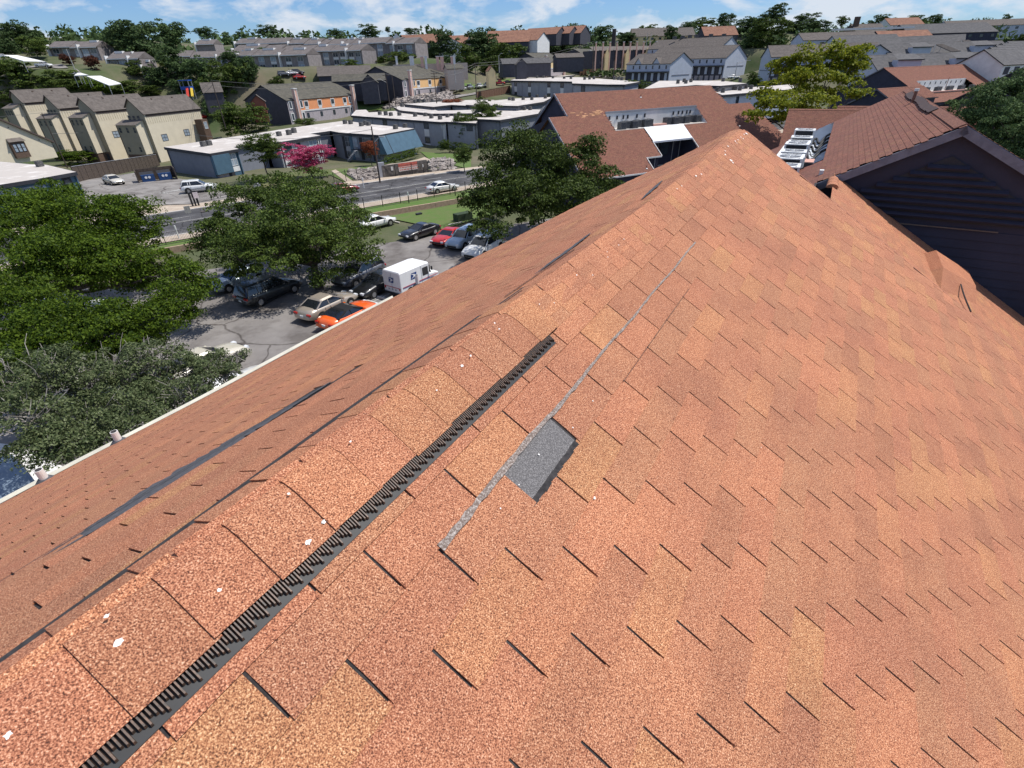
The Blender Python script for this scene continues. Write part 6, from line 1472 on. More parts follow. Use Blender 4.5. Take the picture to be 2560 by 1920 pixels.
# chimneys behind the apricot house
P0 = GD(*c6(880, 600), 200); rw2 = thing('rear_terrace', 'terrace behind the apricot house showing a row of square chimneys', 'terrace', (P0[0], P0[1], P0[2] - 7))
X_ = azv(78); Y_ = np.array([X_[1], -X_[0], 0]); 
MB().box(P0 + X_ * 14 - ZU * 5.0 - Y_ * 2, 30, 6, 6, X_, Y_, ZU).build('wall', mat('pale_rear_wall', (.5, .42, .36)), rw2)
for px, w_ in ((905, .8), (1150, .9), (1185, .8), (1345, 1.1), (1410, .9), (1615, 1.1), (1690, 1.3), (1870, 1.2), (1900, .9)):
    P = GD(*c6(px, 600), 200); chm = MB().box(P - ZU * 1.6, w_, 1.0, 4.6, X_, Y_, ZU).build('chimney', PINKB if w_ > 1 else WHITE, rw2); MB().box(P + ZU * .8, w_ + .3, 1.3, .2, X_, Y_, ZU).build('chimney_cap', WHITE, chm)
simple('pinkish two bay house right of the apricot house with white windows', c6(1735, 700), 75, 195, 7, 4, 20, 7, OLIVR, mat('pale_rear_wall', (.5, .42, .36)))
# ================================================================ GREY TERRACES ON THE HILL (left)
SIDG = mat('grey_plank_siding', (.25, .225, .22), .85, var=.2, scale=1)
HROOF = mat('flat_grey_brown_roof', (.17, .15, .142), .9, c2=(.125, .11, .105), mix=.8, scale=.6, island=.08)
def terrace(label, pxs, D, fall=6.5, zdrop=3.0, depth=10, seed=0, name='hill_terrace', win=True, rise=2.2):
    """stepped units: pxs = eave corner sight lines left to right"""
    r0 = random.Random(seed); A = GD(*pxs[0], D[0]); B_ = GD(*pxs[-1], D[1]); t = thing(name, label, 'terrace', (A[0], A[1], A[2] - fall))
    fall = 5.4 if fall > 5.5 else 4.6
    for i in range(len(pxs) - 1):
        f_ = i / (len(pxs) - 1); Dk = D[0] + (D[1] - D[0]) * f_; Dn = D[0] + (D[1] - D[0]) * (i + 1) / (len(pxs) - 1)
        a = GD(*pxs[i], Dk); b_ = GD(pxs[i + 1][0], pxs[i][1] + (pxs[i + 1][0] - pxs[i][0]) * -.012, Dn); z = a[2]; b_[2] = z
        d = b_ - a; L_ = np.linalg.norm(d); d /= L_; n_ = np.array([d[1], -d[0], 0]); n_ = n_ if n_ @ (np.array([0, 0, 0]) - a) > 0 else -n_
        m = MB(); m.quad(a + n_ * .9, b_ + n_ * .9, b_ - n_ * depth * .5 + ZU * rise, a - n_ * depth * .5 + ZU * rise); m.quad(a - n_ * depth * .5 + ZU * rise, b_ - n_ * depth * .5 + ZU * rise, b_ - n_ * depth, a - n_ * depth)
        m.poly([a + n_ * .9, a - n_ * depth * .5 + ZU * rise, a - n_ * depth]); m.poly([b_ + n_ * .9, b_ - n_ * depth, b_ - n_ * depth * .5 + ZU * rise]); m.build('roof', HROOF, t)
        c = (a + b_) / 2; MB().box(c + n_ * .93 - ZU * .12, L_, .08, .3, d, n_, ZU).build('fascia', WHITE, t)
        MB().box(c - n_ * depth / 2 - ZU * (fall / 2 + .1), L_ - .05, depth - .1, fall, d, n_, ZU).build('wall', SIDG, t)
        if i % 2 == 0: MB().box(a + n_ * .2 - ZU * (fall / 2 - .5), .35, 2.0, fall + 1.0, d, n_, ZU).build('party_wall', WHITE, t)
        if r0.random() < .6: MB().box(c + d * r0.uniform(-.2, .2) * L_ - n_ * depth * .45 + ZU * (rise - .1), L_ * .4, 1.6, .7, d, n_, ZU).build('roof_monitor', WHITE, t)
        if win:
            for zc in ((-1.4, -4.0) if fall > 5 else (-1.5,)):
                for fx in ((.28, .72) if L_ > 6 else (.5,)):
                    w_ = min(2.6, L_ * .34)
                    window(t, a + d * L_ * fx + ZU * zc + n_ * .0, d, n_, w_, 1.6, WHITE, GLASSB if r0.random() < .6 else GLASS, mull=1)
                    panel(t, a + d * L_ * fx + ZU * (zc - 1.3), d, n_, w_, .8, GREYL if r0.random() < .5 else WHITE, 'panel')
    return t

terrace('upper left grey terrace on the skyline with long white fascia', [c2(-40, 378), c2(130, 378), c2(420, 378), c2(560, 382), c2(690, 382), c2(760, 385), c2(890, 380), c2(965, 380), c2(1035, 378)], (240, 225), 6.5, seed=1)
terrace('right end of the hilltop grey terrace with tall white window bays', [c2(1035, 375), c2(1270, 375), c2(1330, 378), c2(1510, 380)], (222, 214), 8.0, seed=2, depth=12)
terrace('middle row of grey terrace stepping down the hill', [c2(-60, 440), c2(200, 440), c2(350, 445), c2(480, 445), c2(620, 445), c2(780, 440), c2(920, 438), c2(1050, 438)], (222, 205), 6.5, seed=3)
terrace('lower row of grey terrace above the far parking', [c2(-20, 482), c2(110, 480), c2(345, 478), c2(580, 478)], (205, 198), 7.0, seed=4)
terrace('grey terrace seen between the skyline clump and the flat topped tree', [c1(1440, 490), c1(1650, 497), c1(1870, 492), c1(2060, 490), c1(2230, 480)], (212, 215), 5, seed=5)
terrace('far left grey flats with dark stairwell', [ct(830, 405), ct(1225, 408), ct(1360, 405), ct(1680, 405)], (205, 205), 6.2, seed=6)
terrace('small grey flats right of the maroon tree', [ct(1850, 605), ct(2190, 605), ct2(150, 600), ct2(330, 600)], (188, 188), 6.0, seed=7)
terrace('short grey terrace under the left skyline clump', [ct2(390, 755), ct2(520, 757)], (186, 186), 5.0, seed=8, depth=4)
terrace('dark flats on the skyline behind the flat topped tree', [c1(1690, 385), c1(1850, 385)], (262, 262), 5, seed=9, win=False)
# red brown roofs on the skyline
for i, (A, az, D_, L_, W, lab) in enumerate([(c7(890, 175), 118, 330, 24, 9, 'terracotta roofed house, highest of the skyline group'), (c7(1070, 168), 118, 335, 24, 9, 'terracotta roofed house, second of the three stepped ones'), (c7(1230, 155), 118, 340, 24, 10, 'terracotta roofed house at the right end of the skyline group'),
      (c7(560, 250), 118, 300, 26, 9, 'terracotta roofed house with white gable ends, in front of the group'), (c7(280, 268), 100, 295, 28, 9, 'terracotta roofed house behind the centre trees'), (c7(330, 210), 95, 330, 32, 8, 'long terracotta roof behind, left of the stepped group'),
      (c6(1030, 195), 110, 290, 26, 10, 'terracotta gable roof just right of the grey terrace'), (c6(1380, 220), 100, 300, 28, 9, 'wide terracotta roof behind the teal gabled house'), (c6(1900, 240), 190, 280, 10, 7, 'teal walled house with white gable on the skyline'), (c6(980, 190), 60, 300, 14, 6, 'terracotta roof end behind the white triangle')]):
    simple(lab, A, az, D_, L_, W, 24, 6, TERRA, WHITE if i in (3,) else DARKW if i != 8 else TEAL, (WHITE if i == 8 else None), row=.6, colw=2.5)
P = GD(*c6(910, 240), 235); tag(MB().poly([P - azv(90) * 3.2 - ZU * 1.4, P + azv(90) * 3.2 - ZU * 1.4, P + ZU * 1.8]).poly([P + azv(90) * 3.2 - ZU * 1.4, P + azv(0) * 5 - ZU * 1.4, P + ZU * 1.8]).poly([P - azv(90) * 3.2 - ZU * 1.4, P + ZU * 1.8, P + azv(0) * 5 - ZU * 1.4]).build('white_tent_roof', WHITE), 'small white pyramid canopy at the end of the grey terrace', 'canopy')
# white carports on the left hill
def canopy(label, pts, D, m=WHITE, posts=True):
    Ps = [GD(*p, d_) for p, d_ in zip(pts, D)]; t = thing('carport', label, 'carport', (Ps[0][0], Ps[0][1], Ps[0][2] - 3))
    Z = np.mean([p[2] for p in Ps]); b = MB(); b.prism(Ps, 0, -.15)
    b = MB(); top = [p + ZU * .1 for p in Ps]; b.poly(top); b.poly([p - ZU * .1 for p in Ps][::-1])
    for i in range(4): j = (i + 1) % 4; b.poly([Ps[i] + ZU * .1, Ps[i] - ZU * .1, Ps[j] - ZU * .1, Ps[j] + ZU * .1])
    b.build('canopy_roof', m, t)
    for p in Ps: MB().cyl(p - ZU * 3, p, .08, n=6).build('post', METAL, t)
canopy('long white carport roof at the far left above the pickup', [ct(55, 540), ct(300, 545), ct(765, 650), ct(400, 640)], (165, 172, 168, 158))
canopy('bright white carport roof in the middle of the far left car park', [ct(1500, 905), ct(1740, 900), ct(2090, 1030), ct(1880, 1062)], (152, 156, 152, 145))
canopy('small white tent roof on the far left car park', [ct(1280, 895), ct(1345, 850), ct(1400, 850), ct(1530, 885)], (156, 160, 160, 156))
# ================================================================ WHITE GABLED TOWNHOUSES (right centre)
def white_house(label, A, az, D_, L_, W, pt, wh, dorm=2, low=True, W2=None):
    g = simple(label, A, az, D_, L_, W, pt, wh, GREYR, BLUEW, BLUEW, name='white_townhouse', trim=DARKTR, W2=W2)
    t = g['t']; X, Y = g['X'], g['Y']
    for s, c0, wr, hr_ in ((-1, g['cL0'], g['wl'], g['hl']), (1, g['cR0'], g['wr'], g['hr'])):
        n_ = Y * s
        if n_ @ (-c0) < 0: continue
        q = lambda x, z: np.array([*(c0 + X * x)[:2], hr_ + z])
        for i in range(int(L_ / 3.2)):
            x_ = 1.8 + i * 3.2; window(t, q(x_, -1.2) + n_ * .01, X, n_, .7, 1.2, NAVYT, GLASS)
        MB().box(q(L_ / 2, -2.75) + n_ * .7, L_ - .4, 1.5, .25, X, n_, ZU).build('pent_roof', DARKTR, t)
        panel(t, q(L_ / 2, -4.6), X, n_, L_ - .8, 3.2, DARKW, 'recess', t=.05)
        for i in range(int(L_ / 3.2)):
            x_ = 1.4 + i * 3.2; MB().box(q(x_, -4.4) + n_ * .3, 1.0, .3, 2.6, X, n_, ZU).build('bay_panel', BLUEW, t)
        panel(t, q(L_ / 2, -7.2), X, n_, L_ - .6, 2.0, LAVW, 'ground_storey', t=.1)
        for i in range(int(L_ / 2.4)): panel(t, q(1.3 + i * 2.4, -7.1) + n_ * .11, X, n_, .8, 2.0, DARKW, 'door', t=.03)
        if dorm:
            for i in range(dorm):
                x_ = L_ * (.3 + .4 * i) ; e = q(x_, 0) + n_ * .1; b = MB(); hh = 1.9
                b.poly([e - X * 1.6, e + X * 1.6, e + ZU * hh]); b.build('dormer_face', BLUEW, t)
                b = MB(); b.poly([e - X * 1.8 + n_ * .3, e + ZU * (hh + .15) + n_ * .3, e + ZU * (hh + .15) - n_ * 3.0, e - X * 1.8 - n_ * .3]); b.poly([e + ZU * (hh + .15) + n_ * .3, e + X * 1.8 + n_ * .3, e + X * 1.8 - n_ * .3, e + ZU * (hh + .15) - n_ * 3.0]); b.build('dormer_roof', GREYR, t)
    f0 = g['f0']; MB().box(f0 - X * .05 - ZU * 7.4, W * 1.5, .1, .2, Y, X, ZU).build('band', NAVYT, t)
    return g
white_house('front white gabled townhouse with large plain gable, nearest the upper street', c8(1165, 500), -38, 192, 22, 7.6, 25, 7.5, 2)
white_house('second white gabled townhouse, larger gable with street lamp before it', c8(1935, 395), -42, 205, 38, 9.5, 25, 8.0, 0)
white_house('third white townhouse roof behind, with chimneys along the ridge', c8(1840, 275), -42, 250, 44, 9, 25, 8, 0)
white_house('white townhouse just left of the yellow green tree, roof running right', k4(190, 360), 97, 175, 36, 6, 30, 7.5, 0)
b = MB()
for p, w_ in (((1030, 325), 'leftmost'), ((1140, 315), 'second'), ((1240, 305), 'third'), ((1330, 300), 'fourth'), ((1530, 292), 'fifth'), ((1710, 290), 'rightmost')):
    P = GD(*c8(*p), 268); o = link('roof_chimney', SU); o.location = P; o.scale = (2.6, 1.2, 1.6); tag(o, w_ + ' black chimney on the third white townhouse ridge', 'chimney', 'chimneys on the third white townhouse')
# ================================================================ RIGHT SIDE ROOFSCAPE
def slab(label, A, az, D_, L_, W, pt, wh, rm=GREYR2, wm=BLUEW, gm=None, dorms=0, W2=None):
    g = simple(label, A, az, D_, L_, W, pt, wh, rm, wm, gm or wm, name='townhouse_row', W2=W2)
    X, Y, t = g['X'], g['Y'], g['t']; s = 1 if Y @ (-g['A']) > 0 else -1; n_ = Y * s; c0 = g['cR0'] if s > 0 else g['cL0']; hr_ = g['hr'] if s > 0 else g['hl']
    for i in range(dorms):
        x_ = L_ * (i + .5) / dorms; e = np.array([*(c0 + X * x_)[:2], hr_ + 1.0]) + n_ * .15; Wd = 3.2
        MB().box(e - ZU * .3 - n_ * 1.2, Wd * 2 - .6, 2.5, 2.6, X, n_, ZU).build('dormer', wm, t)
        b = MB(); b.quad(e - X * Wd + n_ * .4 + ZU * 1.05, e + X * Wd + n_ * .4 + ZU * 1.05, e + X * Wd * .8 - n_ * 3.5 + ZU * 2.3, e - X * Wd * .8 - n_ * 3.5 + ZU * 2.3); b.build('dormer_roof', rm, t)
        MB().box(e + n_ * .42 + ZU * 1.0, Wd * 2, .08, .22, X, n_, ZU).build('dormer_fascia', DARKTR, t)
    for i in range(int(L_ / 5)):
        window(t, np.array([*(c0 + X * (2.5 + 5 * i))[:2], hr_ - 1.4]) + n_ * .02, X, n_, 1.6, 1.2, DARKTR, GLASS)
    return g
slab('front row of grey roofed pale blue townhouses with two dormers, right of the yellow tree', kr(520, 425), 93, 130, 42, 6.5, 27, 7, dorms=3)
slab('second row of grey roofed pale townhouses with a triangular white gable', kr(660, 305), 94, 165, 38, 6.5, 27, 7, dorms=2)
slab('small white gable front of the second row', kr(655, 308), 3, 161, 7, 6, 27, 6, dorms=0)
slab('third row grey roofed townhouse left, partly behind the yellow tree', kr(130, 215), 92, 190, 24, 7, 26, 7)
slab('grey roof with black skylights right of the dark tree', k4(430, 262), 92, 205, 30, 6, 24, 7, rm=GREYR)
slab('big long dark grey warehouse roof on the right hill', kr(860, 95), 92, 235, 40, 10, 22, 6, wm=NAVY)
slab('blue gabled house with grey roof, right hill', kr(1585, 195), -58, 185, 32, 11, 22, 6, wm=mat('deep_blue_siding', (.05, .075, .15), .8), W2=11)
slab('white fronted row on the top of the right hill', kr(1340, 55), 95, 300, 60, 8, 22, 7, rm=GREYR)
slab('terracotta roofed house with white chimney line, right hill', kr(600, 165), 92, 215, 22, 7, 25, 6, rm=TERRA, wm=NAVY)
slab('pinkish roofed house at the right skyline beside the dark tree', kr(700, 25), 92, 330, 22, 9, 25, 7, rm=TERRA, wm=WHITE)
slab('brown roof house under trees on the right centre skyline', c8(1400, 150), 92, 300, 20, 9, 28, 7, rm=TERRA, wm=DARKW)
slab('brown double gabled house on the skyline behind trees', c8(430, 175), 92, 330, 26, 9, 28, 7, rm=GREYR, wm=PALEY)
slab('pale gabled houses on the skyline right of the brown ones', c8(780, 170), 92, 330, 24, 9, 28, 7, rm=GREYR, wm=PALEY)
slab('brown tarred roof left of the black skylights on the right hill', kr(330, 90), 92, 265, 16, 8, 26, 6, rm=GREYR, wm=BRICKB)
# saw-tooth carports and the steep white row at the right edge
for i, w_ in enumerate(['first', 'second', 'third', 'fourth']):
    a = kr(1255 + 95 * i, 312 - 14 * i); canopy(w_ + ' curved grey carport of the saw tooth group on the right', [a, (a[0] + 16, a[1] - 2), (a[0] + 62, a[1] + 16), (a[0] + 40, a[1] + 18)], (160 + i * 4,) * 4, m=GREYR)
flat_ = GD(*kr(175, 150), 235); 
b = MB().box(flat_ + azv(92) * 17, 36, 4, .8, azv(92), azv(2), ZU).build('white_roof_strip', WHITE); tag(b, 'long thin white roof strip on the right hill', 'roof')
for i, w_ in enumerate(['nearest', 'second', 'third', 'fourth', 'furthest']):
    A = kr(1780 + i * 62, 362 - i * 22); Dk = 118 + i * 12
    g = simple(w_ + ' unit of the steep white townhouse row at the right edge', A, 68, Dk, 12, 5.5, 30, 6, GREYR2, WHITE, name='white_row_unit'); t = g['t']; X, Y = g['X'], g['Y']
    s = 1; c0 = g['cR0']; hr_ = g['hr']
    for j in range(3): panel(t, np.array([*(c0 + X * (2 + j * 3.8))[:2], hr_ - 1.3]), X, Y, 2.0, 1.5, DARKW, 'recess', t=.04); panel(t, np.array([*(c0 + X * (2 + j * 3.8))[:2], hr_ - 4.2]), X, Y, 2.4, 2.2, DARKW, 'recess', t=.04)
simple('dark charcoal gable just behind the right tree', kr(2260, 530), 66, 58, 20, 9, 30, 8, GREYR2, DARKW, zb=1)
# dark chimney stack and brick chimney
P = GD(*c8(200, 178), 300); tag(MB().cyl(P - ZU * 14, P, 1.35, 1.2, n=12).build('chimney_stack', mat('dark_stack', (.06, .05, .05))), 'tall dark chimney stack standing on the skyline', 'chimney')
P = GD(*kr(410, 20), 262); tag(MB().box(P - ZU * 2.5, 2.4, 1.6, 6, azv(80), azv(-10), ZU).build('brick_chimney', BRICKB), 'leaning dark brick chimney on the right skyline', 'chimney')
# ================================================================ VEHICLES
TYRE = mat('tyre', (.02, .02, .02), .9); RIM = mat('alloy_rim', (.5, .5, .5), .3, metal=.7, var=.1); RIMD = mat('dark_rim', (.08, .08, .085), .4, metal=.4)
CGL = mat('car_glass', (.012, .014, .018), .06, spec=.9, var=.2); HL = mat('headlight', (.7, .72, .75), .1, spec=.9); TL_ = mat('tail_light', (.35, .012, .01), .2, spec=.8)
PLASTK = mat('black_trim', (.025, .025, .027), .5)
def paint(name, c, metal=.15): return mat('paint_' + name, c, .32, var=.04, scale=1.5, spec=.6, metal=metal, coat=.7, space='object')
KINDS = {
 'sedan': dict(L=4.75, W=1.80, H=1.43, wb=2.75, belt=.92, prof=[(-2.37, .62), (-2.30, .92), (-1.65, 1.00), (-1.05, .98), (.85, .93), (1.55, .84), (2.2, .70), (2.37, .52)], gh=(-1.75, -1.05, .20, 1.05), ri=.33),
 'coupe': dict(L=4.55, W=1.84, H=1.30, wb=2.65, belt=.88, prof=[(-2.27, .60), (-2.2, .90), (-1.6, .98), (-1.0, .92), (.75, .88), (1.5, .82), (2.1, .68), (2.27, .48)], gh=(-1.75, -.85, .10, .95), ri=.34),
 'suv': dict(L=4.75, W=1.90, H=1.70, wb=2.75, belt=1.08, prof=[(-2.37, .70), (-2.33, 1.05), (-2.0, 1.10), (-1.0, 1.09), (.95, 1.05), (1.6, 1.00), (2.25, .85), (2.37, .60)], gh=(-2.28, -1.95, .25, 1.05), ri=.37),
 'van': dict(L=5.0, W=1.95, H=1.74, wb=3.0, belt=1.05, prof=[(-2.5, .70), (-2.47, 1.02), (-2.0, 1.07), (-1.0, 1.06), (1.1, 1.0), (1.8, .92), (2.4, .76), (2.5, .55)], gh=(-2.42, -2.12, .45, 1.45), ri=.35),
 'pickup': dict(L=5.6, W=1.98, H=1.86, wb=3.5, belt=1.15, prof=[(-2.8, .75), (-2.78, 1.12), (-2.0, 1.13), (-.55, 1.13), (1.1, 1.13), (1.9, 1.10), (2.65, .98), (2.8, .65)], gh=(-.75, -.55, .75, 1.35), ri=.41),
}
def car(label, kind, P, az, pm, cat='car', soft=None, dark_rims=False, name=None, sc_=1.0, roofm=None, lo=False):
    K = KINDS[kind]; t = thing(name or {'sedan': 'sedan', 'coupe': 'coupe', 'suv': 'suv', 'van': 'minivan', 'pickup': 'pickup_truck'}[kind], label, cat)
    W = K['W'] / 2; zb = .24; prof = K['prof']
    # body shell: stations along the length, rounded cross sections
    b = MB(); nS = 22; xs_ = np.linspace(prof[0][0], prof[-1][0], nS); px_ = [q[0] for q in prof]; pz = [q[1] for q in prof]; nc = 11
    for x in xs_:
        zt = np.interp(x, px_, pz); e = max(0, abs(x) - (K['L'] / 2 - .75)) / .75; w_ = W * (1 - .17 * e * e); zb_ = zb + .16 * e * e
        cs = [(-w_ * .55, zb_), (-w_ * .95, zb_ + .04), (-w_ * 1.0, zb_ + (zt - zb_) * .45), (-w_ * .97, zb_ + (zt - zb_) * .75), (-w_ * .90, zt - .03), (-w_ * .45, zt + .015), (w_ * .45, zt + .015), (w_ * .90, zt - .03), (w_ * .97, zb_ + (zt - zb_) * .75), (w_ * 1.0, zb_ + (zt - zb_) * .45), (w_ * .95, zb_ + .04), (w_ * .55, zb_)]
        nc = len(cs); b.v += [(x, y, z) for y, z in cs]
    for i in range(nS - 1):
        for j in range(nc): k = (j + 1) % nc; b.f.append((i * nc + j, (i + 1) * nc + j, (i + 1) * nc + k, i * nc + k))
    b.f.append(tuple(range(nc))); b.f.append(tuple(reversed(range((nS - 1) * nc, nS * nc))))
    body = b.build('body', pm, t, smooth=True)
    try:
        for p in body.data.polygons:
            if len(p.vertices) > 4: p.use_smooth = False
    except Exception: pass
    x1, x2, x3, x4 = K['gh']; zbelt = lambda x: np.interp(x, px_, pz) - .03; H = K['H']; wb_, wt = W * .90, W * .72
    b = MB()
    def ring(xr, xf, z, w_, r=.0): return [(xr, -w_ * .9, z), (xr + .12, -w_, z), (xf - .14, -w_, z), (xf, -w_ * .8, z), (xf, w_ * .8, z), (xf - .14, w_, z), (xr + .12, w_, z), (xr, w_ * .9, z)]
    r0 = ring(x1, x4, 0, wb_); r0 = [(x, y, zbelt(x)) for x, y, z in r0]; r1 = ring(x2, x3, H - .10, wt)
    b.v += r0 + r1
    for i in range(8): j = (i + 1) % 8; b.f.append((i, j, 8 + j, 8 + i))
    b.f = [f_[::-1] for f_ in b.f]; glass = b.build('windows', CGL, t)
    rm_ = soft or roofm or pm; b = MB(); r1b = ring(x2 - .03, x3 + .04, H - .12, wt + .02); r2 = ring(x2 + .12, x3 - .15, H - .012, wt * .82); b.v += r1b + r2
    for i in range(8): j = (i + 1) % 8; b.f.append((j, i, 8 + i, 8 + j))
    b.f.append(tuple(reversed(range(8, 16)))); b.f[-1] = tuple(range(8, 16))
    b.build('roof', rm_, t, smooth=False)
    # pillars
    b = MB(); pr_ = [(r0[1], r1[1]), (r0[6], r1[6]), (r0[2], r1[2]), (r0[5], r1[5])]
    for p, q in pr_: b.cyl(p, q, .05 if not soft else .07, .045, n=6)
    xm = (x2 + x3) / 2 - .05
    for s in (-1, 1): b.cyl((xm, s * wb_ * .99, zbelt(xm)), (xm, s * (wt + .01), H - .11), .04, .035, n=6)
    if kind in ('suv', 'van'):
        for s in (-1, 1): b.cyl((x2 + .75, s * wb_ * .99, zbelt(x2)), (x2 + .75, s * (wt + .01), H - .11), .045, .04, n=6)
    b.build('pillars', rm_ if soft else pm, t)
    if kind == 'pickup':
        MB().box((-1.8, 0, 1.155), 1.75, W * 1.55, .03).build('bed_floor', PLASTK, t)
        for s in (-1, 1): MB().box((-1.8, s * W * .86, 1.2), 1.9, .09, .12).build('bed_rail', pm, t)
        MB().box((-2.76, 0, 1.2), .08, W * 1.7, .12).build('tailgate_top', pm, t)
    for s, side in ((-1, 'r'), (1, 'l')):
        for xw in (-K['wb'] / 2, K['wb'] / 2):
            r_ = K['ri']; y = s * (W - .09)
            MB().cyl((xw, s * (W - .02), r_ + .02), (xw, s * (W + .004), r_ + .02), r_ * 1.20, n=18).build('wheel_arch', PLASTK, t)
            wh = MB().cyl((xw, y - s * .12, r_), (xw, y + s * .11, r_), r_, r_ * .97, n=18).build('tyre', TYRE, t)
            rb = MB(); rb.cyl((xw, y + s * .112, r_), (xw, y + s * .118, r_), r_ * .64, n=16)
            MB().cyl((xw, y + s * .114, r_), (xw, y + s * .122, r_), r_ * .62, n=10).build('rim', RIMD if dark_rims else RIM, wh)
        MB().box((K['L'] / 2 - .16, s * W * .66, pz[-1] + .10), .26, W * .34, .13).build('headlight', HL, t)
        MB().box((-K['L'] / 2 + .09, s * W * .70, pz[0] + .12), .14, W * .36, .14).build('tail_light', TL_, t)
        MB().box((x4 - .35, s * (W + .06), zbelt(x4) + .10), .12, .16, .12).build('mirror', pm, t)
    MB().box((K['L'] / 2 - .03, 0, .50), .09, W * 1.1, .16).build('grille', PLASTK, t)
    MB().box((-K['L'] / 2 + .02, 0, .60), .05, .32, .14).build('number_plate', WHITE, t)
    for s in (-1, 1):
        for xd in (x2 + .1, xm, x4 - .25): MB().box((xd, s * (W * .993), (zb + zbelt(xd)) / 2 + .1), .012, .012, zbelt(xd) - zb - .25).build('door_gap', PLASTK, t)
    t.location = (P[0], P[1], P[2]); t.rotation_euler[2] = math.radians(90 - az); t.scale = (sc_,) * 3
    return t
Wp = paint('white', (.72, .72, .70), 0); Sp = paint('silver', (.42, .44, .46), .4); Bp_ = paint('black', (.012, .012, .014), .1); Gp_ = paint('grey', (.13, .135, .15), .4); CHp = paint('champagne', (.42, .36, .29), .35)
ORp = paint('orange', (.86, .13, .015), .05); RDp = paint('red', (.50, .02, .015), .1); BLp = paint('ice_blue', (.40, .48, .55), .3); DGp = paint('dark_green_grey', (.05, .055, .055), .3); BGp = paint('beige', (.62, .58, .48), .1); DRp = paint('dark_red', (.20, .02, .02), .2)
SOFT = mat('soft_top', (.015, .015, .016), .9)
def mid2(a, b, H): p = (G(*a, H) + G(*b, H)) / 2; return p
def wheels(pr, pf, side, H, K):      # rear and front wheel contact on one side; side=+1 when we see the right hand side
    A, B_ = G(*pr, H), G(*pf, H); d = (B_ - A); d[2] = 0; d /= np.linalg.norm(d); rgt = np.array([d[1], -d[0], 0]); az = math.degrees(math.atan2(d[0], d[1]))
    c = (A + B_) / 2 - rgt * side * (KINDS[K]['W'] / 2 - .1); c[2] = 1.05; return c, az
c, az = wheels((806.6, 802.8), (877, 766.7), 1, 14.95, 'sedan'); car('champagne sedan parked beside the orange convertible', 'sedan', c, az, CHp)
c2_ = c + np.array([math.cos(math.radians(az)), -math.sin(math.radians(az)), 0]) * 2.6 - azv(az) * .5; car('orange sports car with black soft top, closest to the eave', 'coupe', c2_, az + 2, ORp, soft=SOFT, sc_=1.0)
c, az = wheels(cc(690, 955), cc(870, 880), 1, 14.95, 'van'); car('dark grey minivan in the shade under the oak, rear toward us', 'van', c, 33, DGp)
c, az = wheels(cc(655, 800), cc(470, 872), -1, 14.95, 'sedan'); car('silver blue sedan facing left in front of the dark minivan', 'sedan', c, 213, BLp)
c, az = wheels(cc(1445, 760), cc(1310, 845), -1, 14.95, 'suv'); car('dark grey crossover parked nose toward us beside the black sedan', 'suv', c, 212, Gp_)
P = G(*cc(1440, 840), 14.7); P[2] = 1.05; car('black sedan squeezed between the grey crossover and mail truck', 'sedan', P, 213, Bp_)
P = G(*cc(1712, 480), 14.6); P[2] = 1.05; car('black coupe standing alone at the lawn edge of the car park', 'coupe', P, 222, Bp_)
P = G(*cc(1900, 515), 14.6); P[2] = 1.05; car('red sports coupe parked between the black coupe and silver crossover', 'coupe', P, 207, RDp)
P = G(*cc(2005, 530), 14.5); P[2] = 1.05; car('silver blue crossover right next to the red coupe', 'suv', P, 209, BLp, sc_=.97)
P = G(*cc(2130, 580), 14.4); P[2] = 1.05; car('white four wheel drive under the oak near the roof edge', 'suv', P, 210, Wp, sc_=1.05)
P = G(*cc(1420, 422), 14.6); P[2] = 1.05; car('white sedan half hidden by the oak at the lawn corner', 'sedan', P, 40, Wp)
P = G(520, 912, 14.6); P[2] = 1.05; car('pale car with dark windows under the dusty tree near the eave', 'sedan', P, 30, BGp)
P = G(592, 985, 14.6); P[2] = 1.05; car('white car mostly hidden behind the gutter, lower left', 'suv', P, 30, Wp)
P = G(155, 775, 14.2); P[2] = 1.05; car('white van seen through the leaves of the left trees', 'van', P, 60, Wp)
# street and opposite car park
P = G(*c5(1810, 1530), 14.75); P[2] = 1.12; car('white sedan driving along the street', 'sedan', P, 54, Wp)
P = onground(858, 484); P[2] += .1; car('red and white car at the kerb behind the oak crown', 'sedan', P, 54, DRp)
P = onground(*cl(1590, 1225)); P[2] += .1; car('beige sedan in the opposite car park', 'sedan', P, 125, BGp)
P = onground(*c4(560, 1330)); P[2] += .1; car('white crossover parked in front of the blue end block', 'suv', P, 68, Wp)
